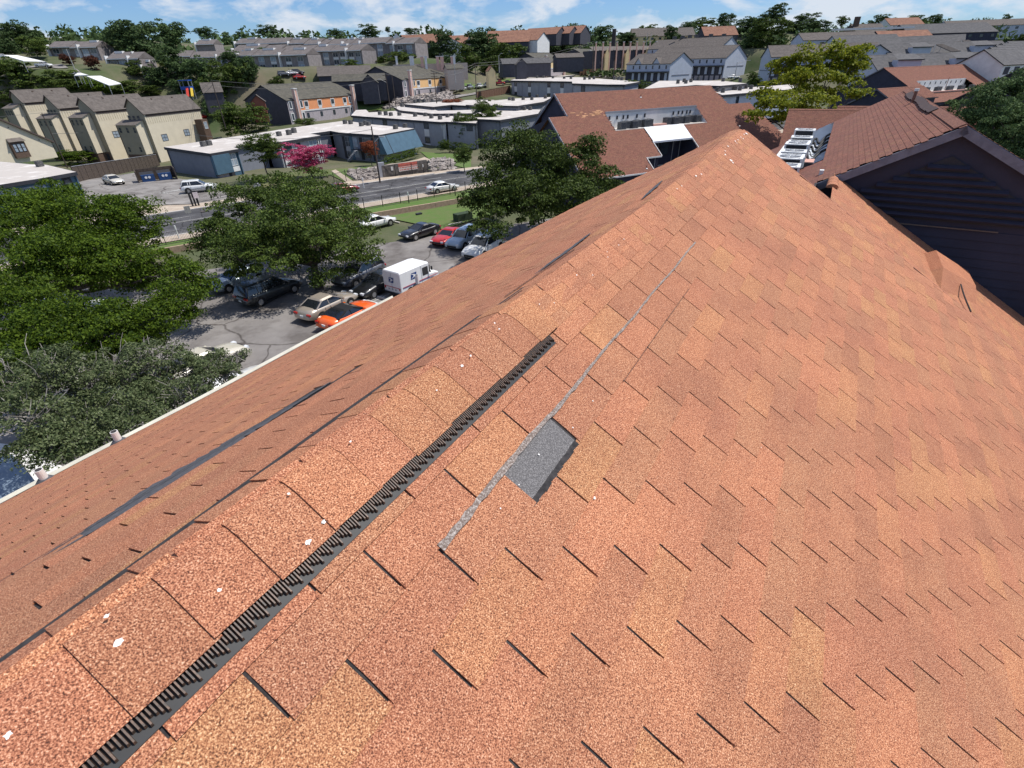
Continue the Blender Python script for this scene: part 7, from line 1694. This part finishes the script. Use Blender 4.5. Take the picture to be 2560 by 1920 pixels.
# upper lots
row = [('black sedan at the left end of the row of parked trucks', 'suv', c7(-195, 1055), 120, Bp_), ('silver sedan next to the black car in the truck row', 'sedan', c7(-100, 1055), 25, Sp), ('white car between the silver ones in the truck row', 'suv', c7(-20, 1040), 25, Wp), ('silver pickup in the middle of the truck row', 'pickup', c7(75, 1020), 25, Sp),
       ('white pickup just left of the grey one in the truck row', 'pickup', c7(210, 1005), 25, Wp), ('pale grey pickup beside the red truck', 'pickup', c7(325, 985), 25, Sp), ('big red pickup near the wooden fence', 'pickup', c7(490, 960), 95, RDp), ('dark car right of the red pickup', 'sedan', c7(610, 945), 95, Bp_),
       ('white car by the pale yellow house', 'sedan', c7(1390, 745), 60, Wp), ('dark jeep on the upper street', 'pickup', c7(2085, 790), 40, Bp_), ('dark red car on the upper street', 'sedan', c8(395, 705), 60, DRp), ('white pickup beside the front white townhouse', 'suv', c8(435, 815), 80, Wp),
       ('dark hatchback at the bottom of the upper street', 'sedan', c8(195, 870), 20, Bp_), ('white sedan far up the upper street', 'sedan', c8(475, 560), 60, Wp), ('silver car behind the yellow porch towers', 'sedan', c8(150, 635), 60, Sp), ('black car behind the yellow porch towers', 'sedan', c8(300, 610), 60, Bp_),
       ('grey estate in the lot behind the orange house', 'suv', c2(385, 665), 60, Gp_), ('white car in the lot behind the orange house', 'sedan', c2(450, 655), 60, Wp), ('black suv at the right of the lot behind the orange house', 'suv', c2(505, 650), 60, Bp_), ('red car half behind the orange house roof', 'sedan', c2(520, 690), 60, RDp),
       ('white pickup in the far left lot beside the carport', 'pickup', ct(780, 770), 92, Wp), ('white car beside the small tent roof', 'sedan', ct(1330, 925), 100, Wp), ('pale car at the far left edge lot', 'sedan', ct(70, 610), 100, Wp), ('red car at the foot of the brown bay of the last townhouse', 'sedan', c4(600, 330), 30, RDp),
       ('white van parked before the flats by the round hedge', 'suv', c8(1420, 890), 80, Wp), ('white car beside the box hedge', 'sedan', c8(1840, 885), 80, Wp)]
for lab, k, p, a, m_ in row:
    P = onground(*p); P[2] += .35; car(lab, k, P, a, m_)
# mail truck
MW = mat('mail_white', (.74, .74, .73), .45, var=.04, scale=3, spec=.5); MBL = mat('mail_blue', (.015, .05, .19), .5); MRD = mat('mail_red', (.45, .03, .04), .5)
mt = thing('mail_truck', 'white mail truck with blue eagle emblems', 'truck')
b = MB(); Lr_, W_, H_ = 2.75, .93, 2.2
secs = [(-2.15, .45, 2.06, .90), (-2.10, .42, 2.14, .93), (.55, .42, 2.16, .93), (1.0, .42, 2.10, .91)]
for x, z0, z1, w_ in secs: b.v += [(x, -w_, z0), (x, -w_, z1 - .10), (x, -w_ + .10, z1), (x, w_ - .10, z1), (x, w_, z1 - .10), (x, w_, z0)]
for i in range(3):
    for j in range(6): k = (j + 1) % 6; b.f.append((i * 6 + j, i * 6 + k, (i + 1) * 6 + k, (i + 1) * 6 + j))
b.f.append((5, 4, 3, 2, 1, 0)); b.f.append(tuple(18 + q for q in (0, 1, 2, 3, 4, 5))); b.build('cargo_box', MW, mt)
b = MB(); 
for x, z1, w_ in ((1.0, 1.22, .90), (1.75, 1.12, .86), (2.15, .98, .78)): b.v += [(x, -w_, .42), (x, -w_, z1 - .08), (x, -w_ + .1, z1), (x, w_ - .1, z1), (x, w_, z1 - .08), (x, w_, .42)]
for i in range(2):
    for j in range(6): k = (j + 1) % 6; b.f.append((i * 6 + j, i * 6 + k, (i + 1) * 6 + k, (i + 1) * 6 + j))
b.f.append(tuple(12 + q for q in (0, 1, 2, 3, 4, 5))); b.build('bonnet', MW, mt)
MB().poly([(1.01, -.84, 1.22), (1.01, .84, 1.22), (1.0, .80, 2.0), (1.0, -.80, 2.0)]).poly([(1.32, -.82, 1.18), (1.32, .82, 1.18), (1.02, .78, 2.0), (1.02, -.78, 2.0)]).build('windscreen', CGL, mt)
for s in (-1, 1):
    MB().box((.55, s * .935, 1.52), .62, .02, .62).build('side_window', CGL, mt)
    MB().box((1.08, s * .88, 1.55), .12, .03, .55).build('quarter_window', CGL, mt)
    MB().box((0, s * .942, .93), 3.9, .012, .045).build('red_stripe', MRD, mt); MB().box((0, s * .942, .86), 3.9, .012, .03).build('blue_stripe', MBL, mt)
    MB().box((.12, s * .94, 1.3), .02, .012, 1.5).build('door_gap', GREYL, mt)
    MB().box((1.1, s * 1.12, 1.62), .06, .14, .3).build('mirror', PLASTK, mt)
    for xw in (-1.2, 1.35): MB().cyl((xw, s * .90, .36), (xw, s * .945, .36), .42, n=16).build('wheel_arch', PLASTK, mt); w_ = MB().cyl((xw, s * .72, .33), (xw, s * .955, .33), .33, n=16).build('tyre', TYRE, mt); MB().cyl((xw, s * .95, .33), (xw, s * .965, .33), .19, n=12).build('rim', RIM, w_)
    MB().box((-2.16, s * .78, .78), .03, .12, .16).build('tail_light', TL_, mt)
MB().box((-2.2, 0, .42), .12, 1.7, .14).build('bumper', PLASTK, mt); MB().box((-2.165, 0, 1.35), .02, .015, 1.3).build('door_gap', GREYL, mt)
MB().box((-2.17, 0, .90), .012, 1.8, .045).build('red_stripe', MRD, mt)
def emblem(o, xd, yd, n_, w_):
    o = np.array(o, float); xd = np.array(xd, float); yd = np.array(yd, float); n_ = np.array(n_, float)
    q = lambda x, y, k=0: o + xd * x * w_ + yd * y * w_ * .66 + n_ * k
    e = MB().poly([q(-.42, -.5), q(.38, -.5), q(.5, .5), q(-.3, .5)]).build('emblem', MBL, mt)
    MB().poly([q(-.38, .40, .004), q(.10, .30, .004), q(.36, .10, .004), q(.44, -.02, .004), q(.20, .02, .004), q(.30, -.10, .004), q(-.36, -.42, .004), q(.02, -.02, .004), q(.0, .14, .004)]).build('eagle_head', WHITE, e)
emblem((-.75, -.945, 1.52), (1, 0, 0), (0, 0, 1), (0, -1, 0), .72); emblem((-.75, .945, 1.52), (-1, 0, 0), (0, 0, 1), (0, 1, 0), .72)
emblem((-2.18, .05, 1.45), (0, -1, 0), (0, 0, 1), (-1, 0, 0), .62)
for i in range(3): MB().box((-2.18, .35 - i * .35, .72), .01, .16, .10).build('decal', GREYL, mt)
A = G(*cc(1590, 890), 14.5); mdir = azv(36); rg_ = np.array([mdir[1], -mdir[0], 0]); c = A + mdir * 2.2 - rg_ * .93; mt.location = (c[0], c[1], 1.05); mt.rotation_euler[2] = math.radians(90 - 36)
# ================================================================ POLES, WIRES, FENCES, SMALL THINGS
POLE = mat('pole_wood', (.075, .06, .05), .9, var=.2, scale=4); POLEG = mat('pale_pole', (.42, .41, .39), .7); IRON = mat('black_iron', (.02, .02, .022), .6)
WIRE = mat('wire', (.16, .16, .16), .6)
tops = {}
def pole(key, label, base, top, r=.14, m=POLE, cross=0, lamp=None, D=None, tr=False):
    if D: B_ = GD(*base, D)
    else: B_ = onground(*base)
    T = ray(*top); # height: closest approach of the sight line to the vertical through the base
    s = (B_[0] * T[0] + B_[1] * T[1]) / (T[0] ** 2 + T[1] ** 2); zt = CZ + T[2] * s
    t = thing('utility_pole' if not lamp or cross else 'street_lamp', label, 'pole' if not lamp or cross else 'street lamp', B_)
    MB().cyl(B_ - ZU * .3, (B_[0], B_[1], zt), r, r * .65, n=8).build('post', m, t)
    top_ = np.array([B_[0], B_[1], zt]); tops[key] = top_
    for i in range(cross): MB().box(top_ - ZU * (.4 + .7 * i), 2.2, .12, .14, azv(120), azv(30), ZU).build('crossarm', m, t)
    if tr: MB().cyl(top_ - ZU * 2.2 + azv(110) * .45, top_ - ZU * 1.3 + azv(110) * .45, .28, n=10).build('transformer', POLEG, t)
    if lamp:
        az_, ln2, dz = lamp; e = top_ - ZU * dz; f_ = e + azv(az_) * ln2 + ZU * .8
        MB().cyl(e, f_, .05, n=6).build('lamp_arm', POLEG, t); MB().box(f_ + azv(az_) * .3, .8, .3, .14, azv(az_), azv(az_ + 90), ZU).build('lamp_head', POLEG, t)
    return top_
pole('a', 'wooden utility pole in front of the second townhouse', cl(935, 1000), cl(540, 235), cross=1)
pole('b', 'wooden utility pole with transformer before the sunny cream wall', c4(385, 645), c4(165, 60), lamp=(100, 2.0, 3.5), cross=0, tr=True)
pole('c', 'dark wooden pole rising in front of the grey flats by the banner', c5(943, 1425), c5(842, 640), lamp=(95, 1.0, 2.2))
pole('d', 'utility pole with lamp arm left of the apricot house', c6(800, 1465), c6(735, 860), lamp=(-60, 2.2, 2.0), cross=1, D=138)
pole('e', 'slim pole just right of the lamp pole by the stone heap', c6(900, 1440), c6(845, 880), D=138, r=.11)
pole('f', 'dark pole in front of the apricot house right end', c6(1600, 1350), c6(1545, 830), cross=2, D=142)
pole('g', 'utility pole beside the parked trucks', c7(175, 1110), c7(147, 655), cross=1, D=150)
pole('h', 'pale lamp post behind the parked trucks', c7(487, 770), c7(482, 545), m=POLEG, lamp=(95, .8, .2), D=185)
pole('i', 'street lamp at the corner of the second white townhouse', c8(1860, 855), c8(1890, 640), m=POLEG, lamp=(95, 3.0, .4), D=150)
pole('j', 'utility pole on the upper street by the red fence', c7(1775, 760), c7(1795, 350), r=.16, D=200)
pole('k', 'tall utility pole behind the chimney terrace', c7(2068, 800), c7(2090, 610), D=175)
pole('l', 'dark pole at the foot of the feathery shrubs', c2(-125, 1100), c2(-140, 690), D=128)
pole('m', 'tall pale pole on the far left lot slope', ct(1320, 850), ct(1180, 430), m=POLEG, D=168)
pole('n', 'pale lamp post behind the apricot house', c6(1930, 1010), c6(1880, 700), m=POLEG, lamp=(80, 1.5, .1), D=178)
pole('o', 'thin pole left of the dark chimney stack', c8(640, 410), c8(690, 230), m=POLEG, D=255)
pole('p', 'second thin pole left of the white townhouses', c8(690, 415), c8(712, 225), m=POLEG, D=258)
pole('q', 'slim pole standing among cars left of the orange house', c2(448, 710), c2(415, 590), D=180, r=.12)
def wire(label, a, b, sag=1.0, r=.03):
    a = np.array(a); b = np.array(b); n = 14; pts = [a + (b - a) * i / n - ZU * sag * 4 * (i / n) * (1 - i / n) for i in range(n + 1)]
    m = MB()
    for i in range(n): m.cyl(pts[i], pts[i + 1], r, n=5, cap=False)
    tag(m.build('power_line', WIRE), label, 'power line')
T = tops
wire('power line running from the left edge to the pole before the second townhouse', T['a'] - azv(60) * 60 + ZU * 1, T['a'], 1)
wire('upper power line between the two poles before the cream townhouses', T['a'], T['b'], 1.0)
wire('lower cable sagging before the cream townhouses', T['a'] - ZU * 4.6, T['b'] - ZU * 4.5, 1.2, .045)
wire('power line from the transformer pole toward the orange house', T['b'], T['l'], 1.2); wire('second power line from the transformer pole to the right', T['b'] - ZU * 1.0, T['l'] - ZU * .9, 1.3, .04)
wire('power line from the dark pole by the shrubs to the lamp arm pole', T['l'], T['d'], 1.5); wire('lower line over the orange house roof', T['l'] - ZU * 1, T['d'] - ZU * 1, 1.6)
wire('line between the lamp arm pole and the pole before the apricot house', T['d'], T['f'], .8); wire('line from the apricot house pole to the pole by the trucks', T['f'], T['g'], .8); wire('second line from the apricot house pole to the trucks', T['f'] - ZU * .7, T['g'] - ZU * .6, .9)
wire('line from the truck pole toward the pale yellow house', T['g'], T['j'], 1.2); wire('lower line from the truck pole toward the fence', T['g'] - ZU * .6, T['j'] - ZU * .6, 1.3)
wire('service cable from the street pole across the lawn to the flats', T['c'] - ZU * .4, T['c'] + azv(-70) * 35 - ZU * 1.5, 1.0, .025)
# iron fences
def fence(label, pts, h, m=IRON, post=2.4, pick=.14, r=.012, name='iron_fence', base=None):
    t = thing(name, label, 'fence', pts[0]); rails = MB(); pk = MB(); n = 0
    for a, b in zip(pts[:-1], pts[1:]):
        a = np.array(a, float); b = np.array(b, float); L_ = np.linalg.norm((b - a)[:2]); d = (b - a) / L_; k = max(1, int(L_ / post))
        for i in range(k + 1):
            p = a + (b - a) * i / k; z = gz(p[0], p[1]) if base is None else base
            MB().box((p[0], p[1], z + h / 2 + .05), .08, .08, h + .15, d, (-d[1], d[0], 0), ZU).build('post', m, t)
            if i < k:
                q = a + (b - a) * (i + 1) / k; z2 = gz(q[0], q[1]) if base is None else base
                for zz_ in (.12, h - .08):
                    p_, q_ = np.array([p[0], p[1], z + zz_]), np.array([q[0], q[1], z2 + zz_]); rails.cyl(p_, q_, .022, n=4)
                for j in range(1, int(L_ / k / pick)):
                    f_ = j * pick / (L_ / k); c = p + (q - p) * f_; zc = z + (z2 - z) * f_; pk.cyl((c[0], c[1], zc + .1), (c[0], c[1], zc + h), r, n=3, cap=False)
    rails.build('rail', m, t, kind='stuff'); pk.build('picket', m, t, kind='stuff')
    return t
fence('black iron fence along the pavement above our car park', [sp(-50, -3.4), sp(-14, -3.4), sp(16, -3.4), sp(60, -3.4)], 1.35)
fence('black iron fence around the flats garden, beyond the street', [onground(*c5(-300, 1620)), onground(*c5(150, 1500)), onground(*c5(480, 1415)), onground(*c5(640, 1405)), onground(*c5(930, 1375))], 1.7)
fence('black iron fence along the banner side of the flats', [onground(*c5(1000, 1360)), onground(*c5(1160, 1345)), onground(*c5(1610, 1290)), onground(*c5(1925, 1250))], 1.8)
fence('black iron gate and fence of the opposite car park', [onground(*c4(440, 1500)), onground(*c4(980, 1395)), onground(*c4(1240, 1330)), onground(*c4(1330, 1350))], 1.9)
# gate posts with keypad sign
P = onground(*c4(545, 1530)); gt = thing('gate_post', 'heavy black gate post with small white notice, opposite car park', 'gate post', P)
for i in range(3): MB().box(P + ZU * .95 - azv(54) * (.35 * i), .2, .25, 2.1 - .1 * i, azv(54), azv(-36), ZU).build('post', IRON, gt)
MB().box(P + ZU * 1.5 - azv(-36) * .2, .6, .04, .75, azv(54), azv(-36), ZU).build('notice', mat('pale_notice', (.7, .6, .58)), gt)
P = onground(*c4(1370, 1350)); tag(MB().box(P + ZU * .7, .9, .7, 1.4, azv(54), azv(-36), ZU).build('utility_cabinet', GREYL), 'pale grey utility cabinet by the round bush', 'cabinet')
P = onground(*c5(975, 1360)); tag(MB().box(P + ZU * 1.2, 1.1, .5, 2.4, azv(54), azv(-36), ZU).build('stone_pillar', GREYL), 'grey square pillar at the left of the banner wall', 'pillar')
# banner on its grey wall
A, B_ = onground(*c5(1000, 1365)), onground(*c5(1620, 1290)); d = (B_ - A); d[2] = 0; L_ = np.linalg.norm(d); d /= L_; n_ = np.array([d[1], -d[0], 0])
ST = mat('grey_stone', (.22, .20, .185), .9, c2=(.12, .11, .10), mix=.9, scale=2)
tag(MB().box((A + B_) / 2 + ZU * .9 - n_ * -.3 * 0 - n_ * .5, L_, .3, 2.2, d, n_, ZU).build('sign_wall', ST), 'low grey stone wall carrying the red and white banner', 'wall')
bn = thing('banner', 'faded red and white banner hung on the grey wall by the street', 'banner', (A + B_) / 2)
BX = (A + B_) / 2 + d * L_ * .06 + n_ * -.30; BX[2] = A[2] + 1.2
BNR = mat('banner_red', (.60, .14, .10), .7, var=.15, scale=2); BNW = mat('banner_white', (.72, .66, .62), .7, var=.08)
MB().box(BX, L_ * .42, .03, .34, d, n_, ZU).build('banner_middle', BNW, bn)
MB().box(BX + ZU * .42, L_ * .42, .03, .50, d, n_, ZU).build('banner_top', BNR, bn); MB().box(BX - ZU * .36, L_ * .42, .03, .38, d, n_, ZU).build('banner_foot', BNW, bn)
b = MB()
for r_ in range(2):
    x = -L_ * .19
    while x < L_ * .19: w2 = random.uniform(.12, .5); b.box(BX + d * (x + w2 / 2) + n_ * .02 + ZU * (.03 - r_ * .34), w2, .008, .12, d, n_, ZU); x += w2 + .12
b.build('banner_print', BNR, bn, kind='stuff')
MB().box(A + d * L_ * .21 + ZU * 1.3 - n_ * .3, .4, .03, .6, d, n_, ZU).build('notice', WHITE, bn)
# pale stone slopes
LIME = mat('limestone', (.46, .41, .37), .95, c2=(.27, .235, .21), mix=1.0, scale=.9, detail=8, bump=.1, bscale=2)
def rubble(label, q, h, n, s, name='limestone_rubble'):
    """heap of separate angular blocks over a four sided patch"""
    Ps = [np.array(p) for p in q]; r0 = np.random.default_rng(n); m = MB(); cnt = 0
    for i in range(n):
        u_, v_ = r0.random(2); p = (Ps[0] * (1 - u_) + Ps[1] * u_) * (1 - v_) + (Ps[3] * (1 - u_) + Ps[2] * u_) * v_
        a = r0.uniform(0, 3.14); t_ = r0.uniform(-.35, .35); ax = np.array([math.cos(a), math.sin(a), t_]); ay = np.cross([0, 0, 1.0], ax); ay /= np.linalg.norm(ay); az_ = np.cross(ax, ay)
        z = gz(p[0], p[1]) + h * (1 - v_) * r0.uniform(.5, 1.0)
        k = len(m.v); m.box((p[0], p[1], z), *(s * r0.uniform(.5, 1.5, 3) * np.array([1, .8, .5])), ax, ay, az_)
        for j in range(k, len(m.v)): m.v[j] = tuple(np.array(m.v[j]) + r0.normal(size=3) * s * .10)
    o = m.build(name, LIME); tag(o, label, 'stones', kind='stuff')
rubble('pale broken limestone slope below the apricot house', [onground(*c6(1020, 1300)), onground(*c6(1850, 1230)), onground(*c6(1920, 1330)), onground(*c6(660, 1480))], 1.0, 520, 1.3)
rubble('pale limestone slope behind the garden fence left of the pole', [onground(*c5(480, 1300)), onground(*c5(900, 1240)), onground(*c5(920, 1380)), onground(*c5(640, 1410))], .4, 160, .9)
rubble('pale limestone slope behind the fence right of the banner', [onground(*c5(1640, 1130)), onground(*c5(1900, 1110)), onground(*c5(2020, 1235)), onground(*c5(1650, 1280))], .4, 140, .9)
# board fences
def board_fence(label, a, b, h, m, wd=.15, cap=None):
    a = np.array(a, float); b = np.array(b, float); L_ = np.linalg.norm((b - a)[:2]); d = (b - a); d[2] = 0; d /= np.linalg.norm(d); n_ = np.array([-d[1], d[0], 0]); t = thing('board_fence', label, 'fence', a)
    m_ = MB(); N_ = int(L_ / wd)
    for i in range(N_):
        p = a + (b - a) * (i + .5) / N_; m_.box((p[0], p[1], p[2] + h / 2), wd * .94, .025 + .012 * (i % 2), h + random.uniform(-.03, .03), d, n_, ZU)
    m_.build('board', m, t, kind='stuff')
    for i in range(int(L_ / 2.4) + 1):
        p = a + (b - a) * i / max(1, int(L_ / 2.4)); MB().box((p[0], p[1], p[2] + h / 2 + .05), .14, .14, h + .1, d, n_, ZU).build('post', m, t)
    c = (a + b) / 2; MB().box(c + ZU * (h + .06), L_, .16, .06, (b - a) / np.linalg.norm(b - a), n_, ZU).build('cap_rail', cap or m, t)
board_fence('tall grey weathered board fence behind the opposite car park', onground(*cl(1080, 1200)), onground(*cl(2212, 960)), 2.6, WOODP, cap=GREYL)
board_fence('brown board fence between the parked trucks and the white roofs', onground(*c7(170, 1160)), onground(*c7(640, 1060)), 2.4, mat('red_brown_boards', (.16, .09, .06), .9, var=.25, scale=3))
board_fence('long dark red brown fence along the upper street', onground(*c7(1600, 830)), onground(*c8(500, 600)), 2.6, mat('red_brown_boards', (.16, .09, .06)), wd=.4)
# dumpsters in their enclosure
P = onground(*cl(2140, 1185)); en = thing('bin_enclosure', 'dark board enclosure around the two blue dumpsters', 'enclosure', P)
X_, Y_ = azv(54), azv(-36)
MB().box(P - X_ * 2.2 + ZU * .9 + Y_ * 1.2, .12, 3.2, 1.9, X_, Y_, ZU).build('side_wall', WOODP, en); MB().box(P + X_ * 3.4 + ZU * .9 + Y_ * 1.2, .12, 3.2, 1.9, X_, Y_, ZU).build('side_wall', WOODP, en); MB().box(P + X_ * .6 + ZU * .9 + Y_ * 2.8, 5.6, .12, 1.9, X_, Y_, ZU).build('back_wall', WOODP, en)
DB = mat('dumpster_blue', (.02, .06, .17), .6, var=.2, scale=3)
for i, lab in enumerate(('left blue dumpster with white bags showing', 'right blue dumpster beside the blue end block')):
    c = P + X_ * (-.7 + i * 2.5) + Y_ * 1.0; t = thing('dumpster', lab, 'dumpster', c, 'dumpsters in the enclosure')
    MB().box(c + ZU * .6, 1.9, 1.5, 1.1, X_, Y_, ZU).build('bin_body', DB, t); MB().box(c + ZU * 1.25 + Y_ * .1, 2.0, 1.3, .06, X_, (Y_ * .95 + ZU * .3), np.cross(X_, Y_ * .95 + ZU * .3)).build('lid', PLASTK, t)
    for j in range(2): MB().cyl(c - Y_ * .77 + ZU * .75 + X_ * (-.3 + .5 * j), c - Y_ * .79 + ZU * .75 + X_ * (-.3 + .5 * j), .2, n=10).build('sticker', WHITE, t)
P = onground(*cl(1448, 1080)); tag(MB().box(P + ZU * 1.6, .45, .03, .6, azv(54), azv(-36), ZU).build('fence_sign', WHITE), 'small white notice on the grey board fence', 'sign')
# playground (blue, red, yellow) among the trees
P = GD(465, 212, 158); pg = thing('playground', 'blue playground tower with red and yellow slides among the dark trees', 'playground', P - ZU * 4)
BLU = mat('play_blue', (.02, .08, .35), .5); MB().box(P + ZU * 1.2, 3.2, 2.4, .25, azv(90), azv(0), ZU).build('canopy', BLU, pg); MB().box(P - ZU * .9, 3.0, 2.2, .9, azv(90), azv(0), ZU).build('deck', BLU, pg)
for s in (-1, 1):
    for q in (-1, 1): MB().cyl(P + azv(90) * 1.4 * s + azv(0) * q - ZU * 4, P + azv(90) * 1.4 * s + azv(0) * q + ZU * 1.2, .1, n=6).build('post', GREYL, pg)
for a_, m_, o_ in ((110, mat('play_red', (.6, .06, .04)), 0), (70, mat('play_yellow', (.7, .5, .06)), 1.4)):
    e = P - ZU * .9 + azv(90) * (.6 + o_) - azv(0) * 1.2; f_ = e - azv(0) * 2.4 + azv(90) * .8 - ZU * 2.2; dd = f_ - e; Ld = np.linalg.norm(dd); dd /= Ld
    MB().box((e + f_) / 2, .7, Ld, .2, azv(90), dd, np.cross(azv(90), dd)).build('slide', m_, pg)
# pavement bits
P = G(*cc(292, 345), 15.2); P = onground(*cc(292, 345)); mh = MB().cyl(P + ZU * .15, P + ZU * .17, .42, n=16).build('manhole_cover', mat('iron_cover', (.10, .085, .08))); tag(mh, 'round manhole cover in the pale driveway', 'manhole cover')
for q, lab in ((cc(1640, 290), 'white topped post on the pavement by the iron fence'), (cc(1945, 240), 'white topped post near the driving white sedan'), (c5(720, 1500), 'thin white marker post at the kerb'), (cc(130, 525), 'white marker post beside the street at the left'), (c5(1545, 1300), 'dark sign post before the stone wall')):
    P = onground(*q); b_ = thing('marker_post', lab, 'post', P); MB().cyl(P, P + ZU * 1.1, .06, n=8).build('post', IRON if 'topped' in lab or 'dark' in lab else WHITE, b_); MB().cyl(P + ZU * 1.1, P + ZU * 1.5, .08, n=8).build('cap', WHITE, b_)
P = onground(*cc(225, 450)); sg = thing('street_sign', 'grey backed street sign by the left part of the street', 'sign', P); MB().cyl(P, P + ZU * 2.4, .035, n=6).build('post', METAL, sg); MB().box(P + ZU * 2.1, .6, .03, .75, azv(54), azv(-36), ZU).build('plate', METAL, sg)
P = G(*cc(1995, 395), 14.9); P[2] = 1; tag(MB().box(P + ZU * .5, 2.0, 1.0, .8, azv(54), azv(-36), ZU).build('dark_crate', mat('dark_green_box', (.04, .06, .03))), 'low dark green box on the lawn by the oak', 'box')
P = G(*cc(1705, 360), 14.9); P[2] = 1; tag(MB().box(P + ZU * .15, .7, .4, .3, azv(54), azv(-36), ZU).build('valve_box', DARKTR), 'small black valve box on the lawn by the tan wall', 'box')
# low building corner at far lower left: white paved court and grey roof
P1, P2_, P3, P4 = G(-60, 1080, 13.5), G(30, 1170, 13.5), G(95, 1270, 13.5), G(-60, 1330, 13.5)
lw = thing('entrance_canopy', 'blue grey flat canopy at the lower left edge below the eave', 'canopy', (P1[0], P1[1], 1))
q = [G(-40, 1135, 12.4), G(30, 1135, 12.4), G(120, 1240, 12.4), G(-40, 1330, 12.4)]
MB().prism(q, CZ - 12.4, CZ - 12.7).build('canopy_roof', mat('blue_grey_metal', (.20, .26, .33), .6, var=.15, scale=1), lw)
for i in (0, 1, 2): MB().cyl((q[i][0], q[i][1], 1), (q[i][0], q[i][1], CZ - 12.6), .08, n=8).build('post', METAL, lw)
P = G(100, 1180, 15); patch('court', [G(-80, 1100, 15), G(60, 1120, 15), G(220, 1200, 15), G(60, 1340, 15)], mat('white_concrete', (.68, .66, .62), .9, var=.1, scale=1), .10)
